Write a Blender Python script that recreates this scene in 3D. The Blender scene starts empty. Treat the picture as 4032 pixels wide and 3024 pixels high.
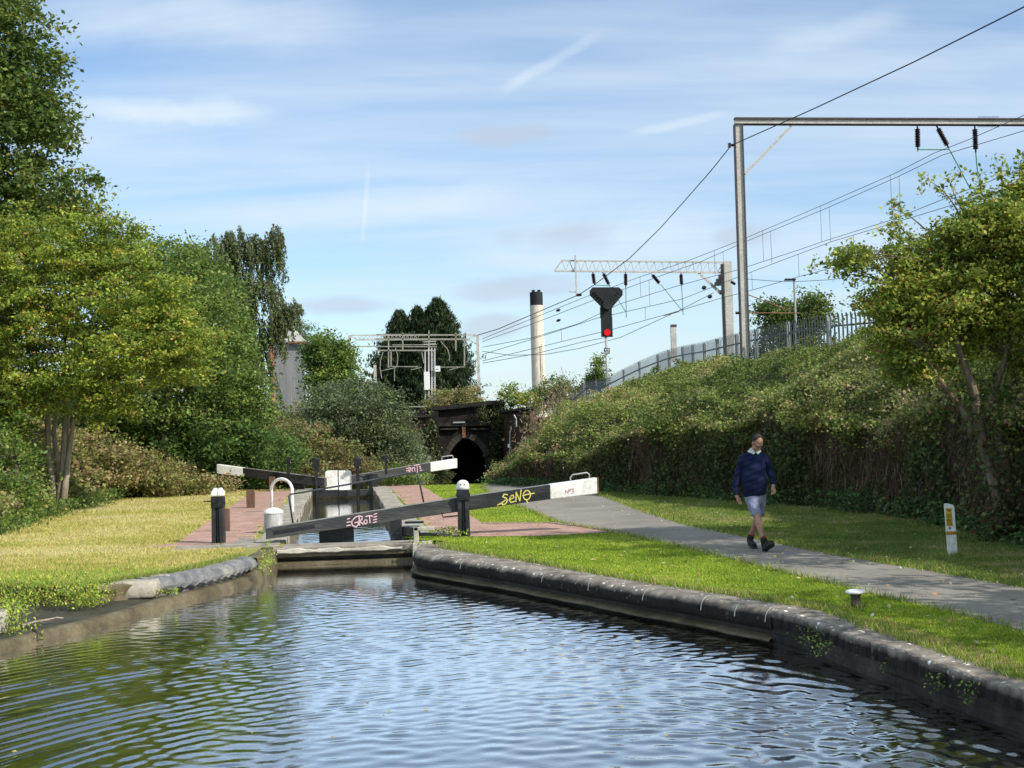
import bpy, bmesh, math, random
import numpy as np
from mathutils import Vector, Matrix
random.seed(7); RNG = np.random.default_rng(11)
SC = bpy.context.scene
COL = SC.collection
# ------------------------------------------------------------------ camera model
FP, CZ, ROLL = 5000.0, 1.92, 0.03
PITCH = math.atan((1695-1512)/FP)
f_ = Vector((0, math.cos(PITCH), math.sin(PITCH))); r0 = Vector((1,0,0)); u0 = Vector((0,-math.sin(PITCH), math.cos(PITCH)))
r_ = math.cos(ROLL)*r0 - math.sin(ROLL)*u0
u_ = math.sin(ROLL)*r0 + math.cos(ROLL)*u0
def ray(px, py): return f_ + (px-2016)/FP*r_ + (1512-py)/FP*u_
def P(px, py, Y):
    d = ray(px, py); return Vector((0,0,CZ)) + d*(Y/d.y)
def G(px, py, z=0.0):
    d = ray(px, py); return Vector((0,0,CZ)) + d*((z-CZ)/d.z)
cam_d = bpy.data.cameras.new('Camera'); cam = bpy.data.objects.new('Camera', cam_d); COL.objects.link(cam)
cam_d.sensor_width = 36; cam_d.lens = FP/4032*36; cam_d.clip_end = 6000; cam_d.clip_start = 0.1
m3 = Matrix((r_, u_, -f_)).transposed()
cam.matrix_world = Matrix.Translation((0,0,CZ)) @ m3.to_4x4()
SC.camera = cam
SC.view_settings.view_transform = 'Standard'; SC.view_settings.look = 'None'; SC.view_settings.exposure = 0
WZ = -0.34                                    # water level
# ------------------------------------------------------------------ object helpers
def link(o, parent=None):
    COL.objects.link(o)
    if parent is not None:
        o.parent = parent
        o.matrix_parent_inverse = Matrix.Translation(parent.location).inverted() if parent.parent is None and parent.type == 'EMPTY' else Matrix.Identity(4)
    return o
def tag(o, label=None, cat=None, group=None, kind=None):
    if label: o['label'] = label
    if cat: o['category'] = cat
    if group: o['group'] = group
    if kind: o['kind'] = kind
    return o
def thing(name, label, cat, loc=(0,0,0), group=None):
    o = bpy.data.objects.new(name, None); COL.objects.link(o); o.location = loc; o.empty_display_size = 0.2
    return tag(o, label, cat, group)
class MB:
    def __init__(s): s.v=[]; s.f=[]
    def add(s, vs, fs):
        n=len(s.v); s.v += [tuple(v) for v in vs]; s.f += [tuple(i+n for i in f) for f in fs]; return s
    def box(s, c, size, M=None):
        hx,hy,hz=[k/2 for k in size]; c=Vector(c)
        vs=[Vector((x,y,z)) for x in(-hx,hx) for y in(-hy,hy) for z in(-hz,hz)]
        if M is not None: vs=[M@v for v in vs]
        return s.add([c+v for v in vs],[(0,1,3,2),(4,6,7,5),(0,4,5,1),(2,3,7,6),(0,2,6,4),(1,5,7,3)])
    def bar(s, a, b, w, h, up=(0,0,1), w2=None, h2=None):
        a=Vector(a); b=Vector(b); d=(b-a).normalized(); up=Vector(up)
        sd=d.cross(up).normalized(); uu=sd.cross(d).normalized(); w2=w2 or w; h2=h2 or h
        vs=[]
        for p,ww,hh in((a,w,h),(b,w2,h2)):
            for x,z in((-1,-1),(1,-1),(1,1),(-1,1)): vs.append(p+sd*(x*ww/2)+uu*(z*hh/2))
        return s.add(vs,[(0,3,2,1),(4,5,6,7),(0,1,5,4),(1,2,6,5),(2,3,7,6),(3,0,4,7)])
    def ibeam(s, a, b, w, h, t, up=(0,0,1)):
        a=Vector(a); b=Vector(b); d=(b-a).normalized(); up=Vector(up); sd=d.cross(up).normalized(); uu=sd.cross(d).normalized()
        s.bar(a+uu*(h/2-t/2), b+uu*(h/2-t/2), w, t, up); s.bar(a-uu*(h/2-t/2), b-uu*(h/2-t/2), w, t, up)
        return s.bar(a, b, t*0.9, h-2*t, up)
    def tube(s, pts, r, n=8, cap=True):
        pts=[Vector(p) for p in pts]; k=len(pts)
        rs=r if hasattr(r,'__len__') else [r]*k
        base=len(s.v); prev=None; vs=[]
        for i,p in enumerate(pts):
            d=(pts[min(i+1,k-1)]-pts[max(i-1,0)])
            if d.length<1e-9: d=Vector((0,0,1))
            d.normalize()
            if prev is None:
                ref=Vector((0,0,1)) if abs(d.z)<0.9 else Vector((1,0,0)); x=d.cross(ref).normalized()
            else:
                x=(prev-d*prev.dot(d));
                x = x.normalized() if x.length>1e-6 else d.orthogonal().normalized()
            prev=x; y=d.cross(x)
            for j in range(n):
                a=2*math.pi*j/n; vs.append(p+(x*math.cos(a)+y*math.sin(a))*rs[i])
        fs=[]
        for i in range(k-1):
            for j in range(n):
                fs.append((i*n+j,i*n+(j+1)%n,(i+1)*n+(j+1)%n,(i+1)*n+j))
        if cap: fs.append(tuple(reversed(range(n)))); fs.append(tuple((k-1)*n+j for j in range(n)))
        return s.add(vs,fs)
    def lathe(s, c, prof, n=16, sx=1, sy=1):
        c=Vector(c); vs=[];fs=[]
        for r,z in prof:
            for j in range(n):
                a=2*math.pi*j/n; vs.append(c+Vector((r*sx*math.cos(a), r*sy*math.sin(a), z)))
        k=len(prof)
        for i in range(k-1):
            for j in range(n): fs.append((i*n+j,i*n+(j+1)%n,(i+1)*n+(j+1)%n,(i+1)*n+j))
        fs.append(tuple(reversed(range(n)))); fs.append(tuple((k-1)*n+j for j in range(n)))
        return s.add(vs,fs)
    def prism(s, poly, ext):
        n=len(poly); ext=Vector(ext); vs=[Vector(p) for p in poly]; vs2=[v+ext for v in vs]
        fs=[tuple(range(n)),tuple(reversed(range(n,2*n)))]
        for i in range(n): fs.append((i,(i+1)%n,n+(i+1)%n,n+i))
        return s.add(vs+vs2,fs)
    def quad(s,a,b,c,d): return s.add([a,b,c,d],[(0,1,2,3)])
    def loft(s, rows, close=False):
        k=len(rows); n=len(rows[0]); vs=[p for r in rows for p in r]; fs=[]
        for i in range(k-1):
            for j in range(n-1): fs.append((i*n+j,i*n+j+1,(i+1)*n+j+1,(i+1)*n+j))
            if close: fs.append((i*n+n-1,i*n,(i+1)*n,(i+1)*n+n-1))
        return s.add(vs,fs)
    def build(s, name, mat, parent=None, smooth=False, bevel=0, tri=False):
        me=bpy.data.meshes.new(name); me.from_pydata(s.v,[],s.f); me.update()
        bm=bmesh.new(); bm.from_mesh(me)
        bmesh.ops.recalc_face_normals(bm, faces=bm.faces)
        if tri: bmesh.ops.triangulate(bm, faces=[f for f in bm.faces if len(f.verts)>4])
        bm.to_mesh(me); bm.free()
        if smooth:
            me.polygons.foreach_set('use_smooth',[True]*len(me.polygons))
        o=bpy.data.objects.new(name, me)
        if mat: me.materials.append(mat)
        link(o,parent)
        if bevel:
            b=o.modifiers.new('bevel','BEVEL'); b.width=bevel; b.segments=2; b.limit_method='ANGLE'; b.angle_limit=0.6
        return o
# ------------------------------------------------------------------ materials
def newmat(name):
    m=bpy.data.materials.new(name); m.use_nodes=True; nt=m.node_tree; nt.nodes.clear()
    out=nt.nodes.new('ShaderNodeOutputMaterial'); return m,nt,out
def nd(nt,t,**k):
    n=nt.nodes.new(t)
    for a,b in k.items():
        if a in n.inputs.keys() if hasattr(n,'inputs') else False: n.inputs[a].default_value=b
        else: setattr(n,a,b)
    return n
def ramp(nt, fac, stops):
    r=nt.nodes.new('ShaderNodeValToRGB'); e=r.color_ramp.elements
    while len(e)<len(stops): e.new(0.5)
    for el,(p,c) in zip(e,stops): el.position=p; el.color=(*c,1) if len(c)==3 else c
    nt.links.new(fac,r.inputs['Fac']); return r.outputs['Color']
def mat(name, cols, scale=4, rough=0.8, bump=0.3, bscale=30, detail=6, metal=0, spec=0.3, stretch=(1,1,1), fine=None, specks=False, worn=None, zdark=False):
    """procedural: noise ramp between colours, second noise for grime, bump"""
    m,nt,out=newmat(name); L=nt.links.new
    tc=nd(nt,'ShaderNodeTexCoord'); mp=nd(nt,'ShaderNodeMapping'); mp.inputs['Scale'].default_value=stretch; L(tc.outputs['Object'],mp.inputs[0])
    n=nd(nt,'ShaderNodeTexNoise'); n.inputs['Scale'].default_value=scale; n.inputs['Detail'].default_value=detail; n.inputs['Roughness'].default_value=0.65; L(mp.outputs[0],n.inputs['Vector'])
    k=len(cols); st=[(0.3+0.4*i/max(1,k-1),c) for i,c in enumerate(cols)]
    c=ramp(nt,n.outputs['Fac'],st)
    n2=nd(nt,'ShaderNodeTexNoise'); n2.inputs['Scale'].default_value=bscale; n2.inputs['Detail'].default_value=8; L(mp.outputs[0],n2.inputs['Vector'])
    mx=nd(nt,'ShaderNodeMix',data_type='RGBA',blend_type='MULTIPLY'); mx.inputs[0].default_value=0.6
    g=ramp(nt,n2.outputs['Fac'],[(0.3,(0.6,0.6,0.6)),(0.7,(1.15,1.15,1.15))])
    L(c,mx.inputs[6]); L(g,mx.inputs[7])
    b=nd(nt,'ShaderNodeBsdfPrincipled'); b.inputs['Roughness'].default_value=rough; b.inputs['Metallic'].default_value=metal
    b.inputs['Specular IOR Level'].default_value=spec
    colout=mx.outputs[2]
    if specks:   # pale lichen spots
        vo=nd(nt,'ShaderNodeTexVoronoi'); vo.inputs['Scale'].default_value=9; L(tc.outputs['Object'],vo.inputs['Vector'])
        vs=ramp(nt,vo.outputs['Distance'],[(0.14,(1,1,1)),(0.2,(0,0,0))]); nn=nd(nt,'ShaderNodeTexNoise'); nn.inputs['Scale'].default_value=3.1; L(tc.outputs['Object'],nn.inputs['Vector'])
        ms=ramp(nt,nn.outputs['Fac'],[(0.40,(0,0,0)),(0.5,(1,1,1))]); mm=nd(nt,'ShaderNodeMix',data_type='RGBA',blend_type='MULTIPLY'); mm.inputs[0].default_value=1; L(vs,mm.inputs[6]); L(ms,mm.inputs[7])
        m4=nd(nt,'ShaderNodeMix',data_type='RGBA'); L(mm.outputs[2],m4.inputs[0]); L(colout,m4.inputs[6]); m4.inputs[7].default_value=(0.72,0.70,0.64,1); colout=m4.outputs[2]
    if zdark:    # damp black staining on the water side
        sz=nd(nt,'ShaderNodeSeparateXYZ'); L(tc.outputs['Object'],sz.inputs[0]); ad=nd(nt,'ShaderNodeMath',operation='MULTIPLY_ADD'); L(n.outputs['Fac'],ad.inputs[0]); ad.inputs[1].default_value=0.09; L(sz.outputs[2],ad.inputs[2])
        mr=nd(nt,'ShaderNodeMapRange'); L(ad.outputs[0],mr.inputs[0]); mr.inputs[1].default_value=-0.02; mr.inputs[2].default_value=0.04; mr.inputs[3].default_value=0.09; mr.inputs[4].default_value=1.25
        mq=nd(nt,'ShaderNodeMix',data_type='RGBA',blend_type='MULTIPLY'); mq.inputs[0].default_value=1; L(colout,mq.inputs[6]); L(mr.outputs[0],mq.inputs[7]); colout=mq.outputs[2]
    if worn:     # paint rubbed through on upward faces
        ge=nd(nt,'ShaderNodeNewGeometry'); sx=nd(nt,'ShaderNodeSeparateXYZ'); L(ge.outputs['Normal'],sx.inputs[0]); w1=ramp(nt,sx.outputs[2],[(0.55,(0,0,0)),(0.85,(1,1,1))])
        w2=ramp(nt,n2.outputs['Fac'],[(0.38,(0.15,0.15,0.15)),(0.55,(1,1,1))]); wm=nd(nt,'ShaderNodeMix',data_type='RGBA',blend_type='MULTIPLY'); wm.inputs[0].default_value=1; L(w1,wm.inputs[6]); L(w2,wm.inputs[7])
        m5=nd(nt,'ShaderNodeMix',data_type='RGBA'); L(wm.outputs[2],m5.inputs[0]); L(colout,m5.inputs[6]); m5.inputs[7].default_value=(*worn,1); colout=m5.outputs[2]
    L(colout,b.inputs['Base Color'])
    if bump:
        bp=nd(nt,'ShaderNodeBump'); bp.inputs['Strength'].default_value=bump; bp.inputs['Distance'].default_value=0.02; L(n2.outputs['Fac'],bp.inputs['Height']); L(bp.outputs[0],b.inputs['Normal'])
    L(b.outputs[0],out.inputs[0]); return m
def brickmat(name, c1, c2, mortar, bw=0.22, bh=0.075, rough=0.85, squash='flat', rot=0, msize=0.012, bump=0.5, grime=0.5, moss=False):
    m,nt,out=newmat(name); L=nt.links.new
    tc=nd(nt,'ShaderNodeTexCoord'); mp=nd(nt,'ShaderNodeMapping'); L(tc.outputs['Object'],mp.inputs[0])
    if squash=='wall': mp.inputs['Rotation'].default_value=(math.radians(90),0,0)
    else: mp.inputs['Rotation'].default_value=(0,0,rot)
    br=nd(nt,'ShaderNodeTexBrick'); br.inputs['Scale'].default_value=1; br.inputs['Brick Width'].default_value=bw; br.inputs['Row Height'].default_value=bh; br.inputs['Mortar Size'].default_value=msize
    br.inputs['Color1'].default_value=(*c1,1); br.inputs['Color2'].default_value=(*c2,1); br.inputs['Mortar'].default_value=(*mortar,1); L(mp.outputs[0],br.inputs['Vector'])
    n=nd(nt,'ShaderNodeTexNoise'); n.inputs['Scale'].default_value=2.2; n.inputs['Detail'].default_value=9; n.inputs['Roughness'].default_value=0.7; L(tc.outputs['Object'],n.inputs['Vector'])
    g=ramp(nt,n.outputs['Fac'],[(0.35,(0.35,0.35,0.33)),(0.65,(1.15,1.15,1.15))])
    mx=nd(nt,'ShaderNodeMix',data_type='RGBA',blend_type='MULTIPLY'); mx.inputs[0].default_value=grime
    L(br.outputs['Color'],mx.inputs[6]); L(g,mx.inputs[7])
    if moss:
        n3=nd(nt,'ShaderNodeTexNoise'); n3.inputs['Scale'].default_value=1.1; n3.inputs['Detail'].default_value=10; n3.inputs['Roughness'].default_value=0.78; L(tc.outputs['Object'],n3.inputs['Vector'])
        k3=ramp(nt,n3.outputs['Fac'],[(0.54,(0,0,0)),(0.63,(0.8,0.8,0.8))]); mz=nd(nt,'ShaderNodeMix',data_type='RGBA'); L(k3,mz.inputs[0]); L(mx.outputs[2],mz.inputs[6]); mz.inputs[7].default_value=(0.30,0.27,0.16,1); mx=mz
    b=nd(nt,'ShaderNodeBsdfPrincipled'); b.inputs['Roughness'].default_value=rough; b.inputs['Specular IOR Level'].default_value=0.2
    bp=nd(nt,'ShaderNodeBump'); bp.inputs['Strength'].default_value=bump; bp.inputs['Distance'].default_value=0.01; bp.invert=True
    L(br.outputs['Fac'],bp.inputs['Height']); L(bp.outputs[0],b.inputs['Normal'])
    L(mx.outputs[2],b.inputs['Base Color']); L(b.outputs[0],out.inputs[0]); return m
def leafmat(name, trans=0.35, rough=0.5):
    m,nt,out=newmat(name); L=nt.links.new
    at=nd(nt,'ShaderNodeAttribute',attribute_name='Col')
    b=nd(nt,'ShaderNodeBsdfPrincipled'); b.inputs['Roughness'].default_value=rough; b.inputs['Specular IOR Level'].default_value=0.25
    t=nd(nt,'ShaderNodeBsdfTranslucent'); mx=nd(nt,'ShaderNodeMixShader'); mx.inputs[0].default_value=trans
    L(at.outputs['Color'],b.inputs['Base Color']); L(at.outputs['Color'],t.inputs['Color']); L(b.outputs[0],mx.inputs[1]); L(t.outputs[0],mx.inputs[2]); L(mx.outputs[0],out.inputs[0]); return m
def emit(name, col, s):
    m,nt,out=newmat(name); e=nd(nt,'ShaderNodeEmission'); e.inputs[0].default_value=(*col,1); e.inputs[1].default_value=s; nt.links.new(e.outputs[0],out.inputs[0]); return m
M={}
M['leaf']=leafmat('leaf',0.42); M['grass_blade']=leafmat('grass_blade',0.3,0.7)
M['bark']=mat('bark',[(0.09,0.065,0.045),(0.22,0.17,0.12),(0.33,0.27,0.2)],3,0.9,0.8,18,stretch=(3,3,0.6))
M['bark_dark']=mat('bark_dark',[(0.05,0.035,0.025),(0.12,0.09,0.065)],4,0.9,0.8,18,stretch=(3,3,0.6))
M['bark_pale']=mat('bark_pale',[(0.2,0.16,0.12),(0.46,0.39,0.3)],5,0.9,0.8,22,stretch=(3,3,0.7))
M['black']=mat('black_paint',[(0.010,0.011,0.012),(0.022,0.023,0.025),(0.05,0.052,0.055)],2.5,0.42,0.35,25,spec=0.5,stretch=(0.5,1,2),worn=(0.28,0.26,0.22))
M['black_worn']=mat('black_worn_timber',[(0.018,0.02,0.021),(0.04,0.042,0.044),(0.09,0.088,0.08)],2.0,0.5,0.5,22,spec=0.5,stretch=(0.35,1,2.5),worn=(0.33,0.31,0.26))
M['iron']=mat('black_iron',[(0.006,0.006,0.007),(0.02,0.02,0.022)],8,0.3,0.4,40,spec=0.6)
M['white']=mat('white_paint',[(0.72,0.69,0.6),(0.92,0.91,0.88),(0.95,0.94,0.92)],2.5,0.5,0.2,14)
M['white_dirty']=mat('weathered_white_paint',[(0.55,0.45,0.3),(0.88,0.87,0.83),(0.93,0.92,0.9)],3,0.6,0.25,11)
M['greypaint']=mat('grey_weathered_timber',[(0.22,0.22,0.21),(0.42,0.42,0.41),(0.55,0.55,0.53)],3,0.8,0.4,20,stretch=(2,2,0.5))
M['rail_grey']=mat('grey_handrail',[(0.04,0.045,0.05),(0.09,0.095,0.1)],6,0.4,0.1,30)
M['brownpost']=mat('brown_timber',[(0.10,0.055,0.035),(0.2,0.12,0.08)],4,0.85,0.4,22,stretch=(3,3,0.4))
M['stone']=mat('coping_stone',[(0.09,0.078,0.064),(0.19,0.168,0.14),(0.31,0.28,0.235)],2.6,0.9,0.8,17,specks=True,zdark=True)
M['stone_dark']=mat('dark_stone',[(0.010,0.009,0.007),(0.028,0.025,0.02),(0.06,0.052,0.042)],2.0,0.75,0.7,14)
M['stone_light']=mat('pale_stone',[(0.2,0.18,0.14),(0.36,0.33,0.27),(0.5,0.46,0.38)],2.5,0.9,0.7,15)
M['mud']=mat('silt',[(0.022,0.022,0.015),(0.055,0.052,0.035),(0.085,0.08,0.055)],2.5,0.7,0.8,18)
M['slime']=mat('algae_stone',[(0.05,0.042,0.022),(0.11,0.09,0.05),(0.18,0.15,0.09)],2.0,0.65,0.5,20)
M['concrete']=mat('concrete',[(0.16,0.14,0.11),(0.32,0.29,0.24),(0.42,0.39,0.33)],2.5,0.9,0.5,16)
M['concrete_pale']=mat('concrete_pale',[(0.42,0.39,0.32),(0.62,0.59,0.5)],1.5,0.9,0.3,9)
M['path']=mat('tarmac_path',[(0.19,0.175,0.145),(0.26,0.24,0.205),(0.34,0.31,0.265)],0.55,0.95,0.35,40)
M['bricks']=brickmat('red_brick_paving',(0.60,0.31,0.25),(0.46,0.22,0.17),(0.46,0.38,0.31),0.22,0.11,rot=-0.134,grime=0.6,moss=True,msize=0.018)
M['darkbrick']=brickmat('sooty_brick',(0.035,0.026,0.022),(0.02,0.017,0.016),(0.012,0.011,0.010),0.3,0.1,squash='wall',grime=0.8)
M['brownbrick']=brickmat('brown_brick',(0.11,0.055,0.038),(0.06,0.034,0.028),(0.04,0.03,0.025),0.3,0.1,squash='wall',grime=0.7)
M['galv']=mat('galvanised_steel',[(0.14,0.16,0.165),(0.23,0.25,0.255)],3,0.45,0.1,30,metal=0.3,spec=0.5)
M['galv_pale']=mat('galvanised_post',[(0.33,0.35,0.34),(0.48,0.49,0.47)],3,0.5,0.1,30,metal=0.2)
M['mast']=mat('grey_steel_mast',[(0.46,0.44,0.39),(0.64,0.61,0.55)],1.5,0.6,0.1,12)
M['mast_edge']=mat('dark_steel_mast',[(0.05,0.045,0.045),(0.11,0.09,0.085)],2,0.6,0.1,12)
M['olive']=mat('painted_steel_frame',[(0.22,0.22,0.17),(0.42,0.41,0.34)],2,0.6,0.1,14)
M['insul']=mat('brown_insulator',[(0.018,0.009,0.008),(0.04,0.02,0.018)],6,0.25,0,20,spec=0.6)
M['rust']=mat('rusty_steel',[(0.13,0.06,0.03),(0.26,0.14,0.08)],6,0.8,0.3,30)
M['copper']=mat('verdigris_rod',[(0.08,0.24,0.17),(0.14,0.34,0.24)],5,0.6,0,20)
M['wire']=mat('wire',[(0.05,0.055,0.06),(0.09,0.095,0.10)],5,0.5,0,20)
M['cable']=mat('cable',[(0.012,0.012,0.014),(0.02,0.02,0.022)],5,0.5,0,20)
M['signal_black']=mat('signal_black',[(0.010,0.013,0.013),(0.022,0.026,0.026)],3,0.65,0.1,30)
M['chimney']=mat('chimney_render',[(0.66,0.57,0.45),(0.82,0.74,0.62)],0.25,0.9,0.1,2,stretch=(1,1,0.3))
M['chimney_top']=mat('chimney_cap',[(0.014,0.017,0.022),(0.025,0.03,0.036)],1,0.7,0,4)
M['yellow']=mat('yellow_sign',[(0.62,0.36,0.02),(0.75,0.47,0.04)],9,0.6,0,30)
M['orange']=mat('orange_band',[(0.35,0.14,0.01),(0.6,0.28,0.02)],9,0.6,0,30)
M['plastic_white']=mat('white_plastic',[(0.84,0.84,0.82),(0.93,0.93,0.91)],3,0.4,0.05,20)
M['soil']=mat('soil',[(0.02,0.017,0.01),(0.05,0.042,0.025)],2,0.95,0.7,14)
M['ivyback']=mat('dead_stems',[(0.02,0.014,0.009),(0.06,0.043,0.028)],3,0.95,0.9,12,stretch=(4,4,0.5))
M['pinkpaint']=mat('pink_spray',[(0.75,0.42,0.50),(0.85,0.62,0.66)],6,0.7,0,40)
M['yellowpaint']=mat('yellow_spray',[(0.62,0.55,0.10),(0.78,0.72,0.25)],6,0.7,0,40)
M['redpaint']=mat('faded_red_paint',[(0.50,0.28,0.25),(0.6,0.38,0.35)],6,0.7,0,40)
# ------------------------------------------------------------------ world, sun
SUN_EL=math.radians(38); SUN_DIR=Vector((0.83*math.cos(SUN_EL),-0.56*math.cos(SUN_EL),math.sin(SUN_EL))).normalized()
w=bpy.data.worlds.new('World'); SC.world=w; w.use_nodes=True; nt=w.node_tree; nt.nodes.clear(); L=nt.links.new
wo=nd(nt,'ShaderNodeOutputWorld'); bg=nd(nt,'ShaderNodeBackground'); sky=nd(nt,'ShaderNodeTexSky'); sky.sky_type='NISHITA'; sky.sun_disc=False
sky.sun_elevation=SUN_EL; sky.sun_rotation=math.atan2(SUN_DIR.x,SUN_DIR.y)
sky.air_density=1.0; sky.dust_density=0.6; sky.ozone_density=2.0
tc=nd(nt,'ShaderNodeTexCoord'); GEN=tc.outputs['Generated']
def vmath(op,a,b=None):
    n=nd(nt,'ShaderNodeVectorMath',operation=op)
    for i,x in enumerate((a,b)):
        if x is None: continue
        if hasattr(x,'is_linked'): L(x,n.inputs[i])
        else: n.inputs[i].default_value=x
    return n
def fm(op,a,b=0.0,c=0.0,clamp=False):
    n=nd(nt,'ShaderNodeMath',operation=op); n.use_clamp=clamp
    for i,x in enumerate((a,b,c)):
        if hasattr(x,'is_linked'): L(x,n.inputs[i])
        else: n.inputs[i].default_value=x
    return n.outputs[0]
def sstep(v,a,b):
    n=nd(nt,'ShaderNodeMapRange',interpolation_type='SMOOTHSTEP'); L(v,n.inputs[0]); n.inputs[1].default_value=a; n.inputs[2].default_value=b; return n.outputs[0]
sep=nd(nt,'ShaderNodeSeparateXYZ'); L(GEN,sep.inputs[0])
zz=fm('ADD',fm('MAXIMUM',sep.outputs[2],0.0),0.16)
cx=fm('DIVIDE',sep.outputs[0],zz); cy=fm('DIVIDE',sep.outputs[1],zz)
cmb=nd(nt,'ShaderNodeCombineXYZ'); L(cx,cmb.inputs[0]); L(cy,cmb.inputs[1])
def noise(vec,scale,detail,rough,stretch,rot=0,dist=0,loc=(0,0,0)):
    mp=nd(nt,'ShaderNodeMapping'); mp.inputs['Scale'].default_value=stretch; mp.inputs['Rotation'].default_value=(0,0,rot); mp.inputs['Location'].default_value=loc; L(vec,mp.inputs[0])
    n=nd(nt,'ShaderNodeTexNoise'); n.inputs['Scale'].default_value=scale; n.inputs['Detail'].default_value=detail; n.inputs['Roughness'].default_value=rough; n.inputs['Distortion'].default_value=dist; L(mp.outputs[0],n.inputs['Vector']); return n.outputs['Fac']
n1=noise(cmb.outputs[0],0.9,5,0.5,(0.55,1.7,1),0.12,0.3,(3.1,1.2,0))
n2=noise(cmb.outputs[0],2.6,6,0.6,(0.35,1.8,1),-0.2,0.4,(0.4,7,0))
c1=sstep(fm('ADD',fm('MULTIPLY',n1,0.75),fm('MULTIPLY',n2,0.35)),0.38,0.72)
def streak(p1,p2,wid,amp,soft=1.0,ripple=0.0):
    a=ray(*p1).normalized(); b=ray(*p2).normalized(); n=a.cross(b).normalized(); m=(a+b).normalized(); t=n.cross(m).normalized()
    half=abs(t.dot(b))
    dv=vmath('DOT_PRODUCT',GEN,tuple(n)).outputs['Value']
    if ripple: dv=fm('ADD',dv,fm('MULTIPLY',fm('SUBTRACT',n2b,0.5),ripple))
    d=fm('ABSOLUTE',dv); al=fm('ABSOLUTE',vmath('DOT_PRODUCT',GEN,tuple(t)).outputs['Value'])
    g=sstep(d,wid,wid*0.1); e=sstep(al,half*1.1,half*(0.5 if soft else 0.9))
    return fm('MULTIPLY',fm('MULTIPLY',g,e),amp)
n2b=noise(GEN,9,5,0.6,(1,1,1),0,0,(5,2,1)); n3b=noise(GEN,26,4,0.6,(1,1,2.5),0,0,(2,2,1))
st=[streak((1950,372),(2380,125),0.0065,0.38,1,0.014), streak((250,395),(1090,425),0.0125,0.6,1,0.04),
    streak((1448,640),(1425,990),0.0028,0.4,1,0.006), streak((2450,530),(2900,440),0.006,0.35,1,0.02), streak((3000,190),(3600,60),0.014,0.35,1,0.03),
    streak((0,60),(1500,90),0.03,0.45,1,0.05), streak((700,900),(2100,760),0.02,0.45,1,0.03), streak((1700,1000),(2900,900),0.03,0.5,1,0.03),streak((-100,560),(1500,640),0.015,0.25,1,0.03)]
tot=c1
mod=fm('ADD',fm('MULTIPLY',n3b,0.8),0.6)
for s in st: tot=fm('ADD',tot,fm('MULTIPLY',s,mod))
lowhaze=sstep(sep.outputs[2],0.30,0.02)
tot=fm('ADD',tot,fm('MULTIPLY',sstep(fm('ADD',sep.outputs[2],fm('MULTIPLY',fm('SUBTRACT',n1,0.5),0.25)),0.25,0.38),0.55))
tot=fm('ADD',fm('MULTIPLY',tot,0.62),fm('MULTIPLY',lowhaze,0.06),clamp=True)
hs=nd(nt,'ShaderNodeHueSaturation'); hs.inputs['Saturation'].default_value=1.0; hs.inputs['Value'].default_value=1.0; L(sky.outputs[0],hs.inputs['Color'])
# colour-correct the clear sky towards the photograph's blue
tint=nd(nt,'ShaderNodeMix',data_type='RGBA',blend_type='MULTIPLY'); tint.inputs[0].default_value=1; tint.inputs[7].default_value=(0.99,1.09,1.17,1); L(hs.outputs[0],tint.inputs[6])
mixc=nd(nt,'ShaderNodeMix',data_type='RGBA'); L(tot,mixc.inputs[0]); L(tint.outputs[2],mixc.inputs[6]); mixc.inputs[7].default_value=(5.1,5.95,6.7,1)
# small grey cumulus
nb=noise(GEN,14,5,0.55,(1,1,2.2),0,0,(1.3,0.2,0.7))
def puff(px,py,rx,ry):
    a=ray(px,py).normalized(); t=Vector((1,0,0)); 
    dx=fm('DIVIDE',vmath('DOT_PRODUCT',vmath('SUBTRACT',GEN,tuple(a)).outputs[0],(1,0,0)).outputs['Value'],rx/FP)
    dz=fm('DIVIDE',vmath('DOT_PRODUCT',vmath('SUBTRACT',GEN,tuple(a)).outputs[0],(0,0,1)).outputs['Value'],ry/FP)
    r=fm('SQRT',fm('ADD',fm('MULTIPLY',dx,dx),fm('MULTIPLY',dz,dz)))
    return sstep(fm('ADD',r,fm('MULTIPLY',fm('SUBTRACT',nb,0.5),2.2)),1.25,0.35)
pf=None
for a in [(2190,920,260,75),(2000,530,200,45),(2020,1130,260,60),(1350,1200,200,40),(2900,930,130,50),(1960,1290,140,50)]:
    q=puff(*a); pf=q if pf is None else fm('MAXIMUM',pf,q)
mix2=nd(nt,'ShaderNodeMix',data_type='RGBA'); L(fm('MULTIPLY',pf,0.55),mix2.inputs[0]); L(mixc.outputs[2],mix2.inputs[6]); mix2.inputs[7].default_value=(3.7,4.15,4.9,1)
L(mix2.outputs[2],bg.inputs[0]); bg.inputs[1].default_value=0.15; L(bg.outputs[0],wo.inputs[0])
sl=bpy.data.lights.new('sun','SUN'); sl.energy=5.0; sl.angle=math.radians(0.53); sl.color=(1.0,0.93,0.82)
so=bpy.data.objects.new('sun',sl); COL.objects.link(so); so.rotation_euler=(-SUN_DIR).to_track_quat('-Z','Y').to_euler()
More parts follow.
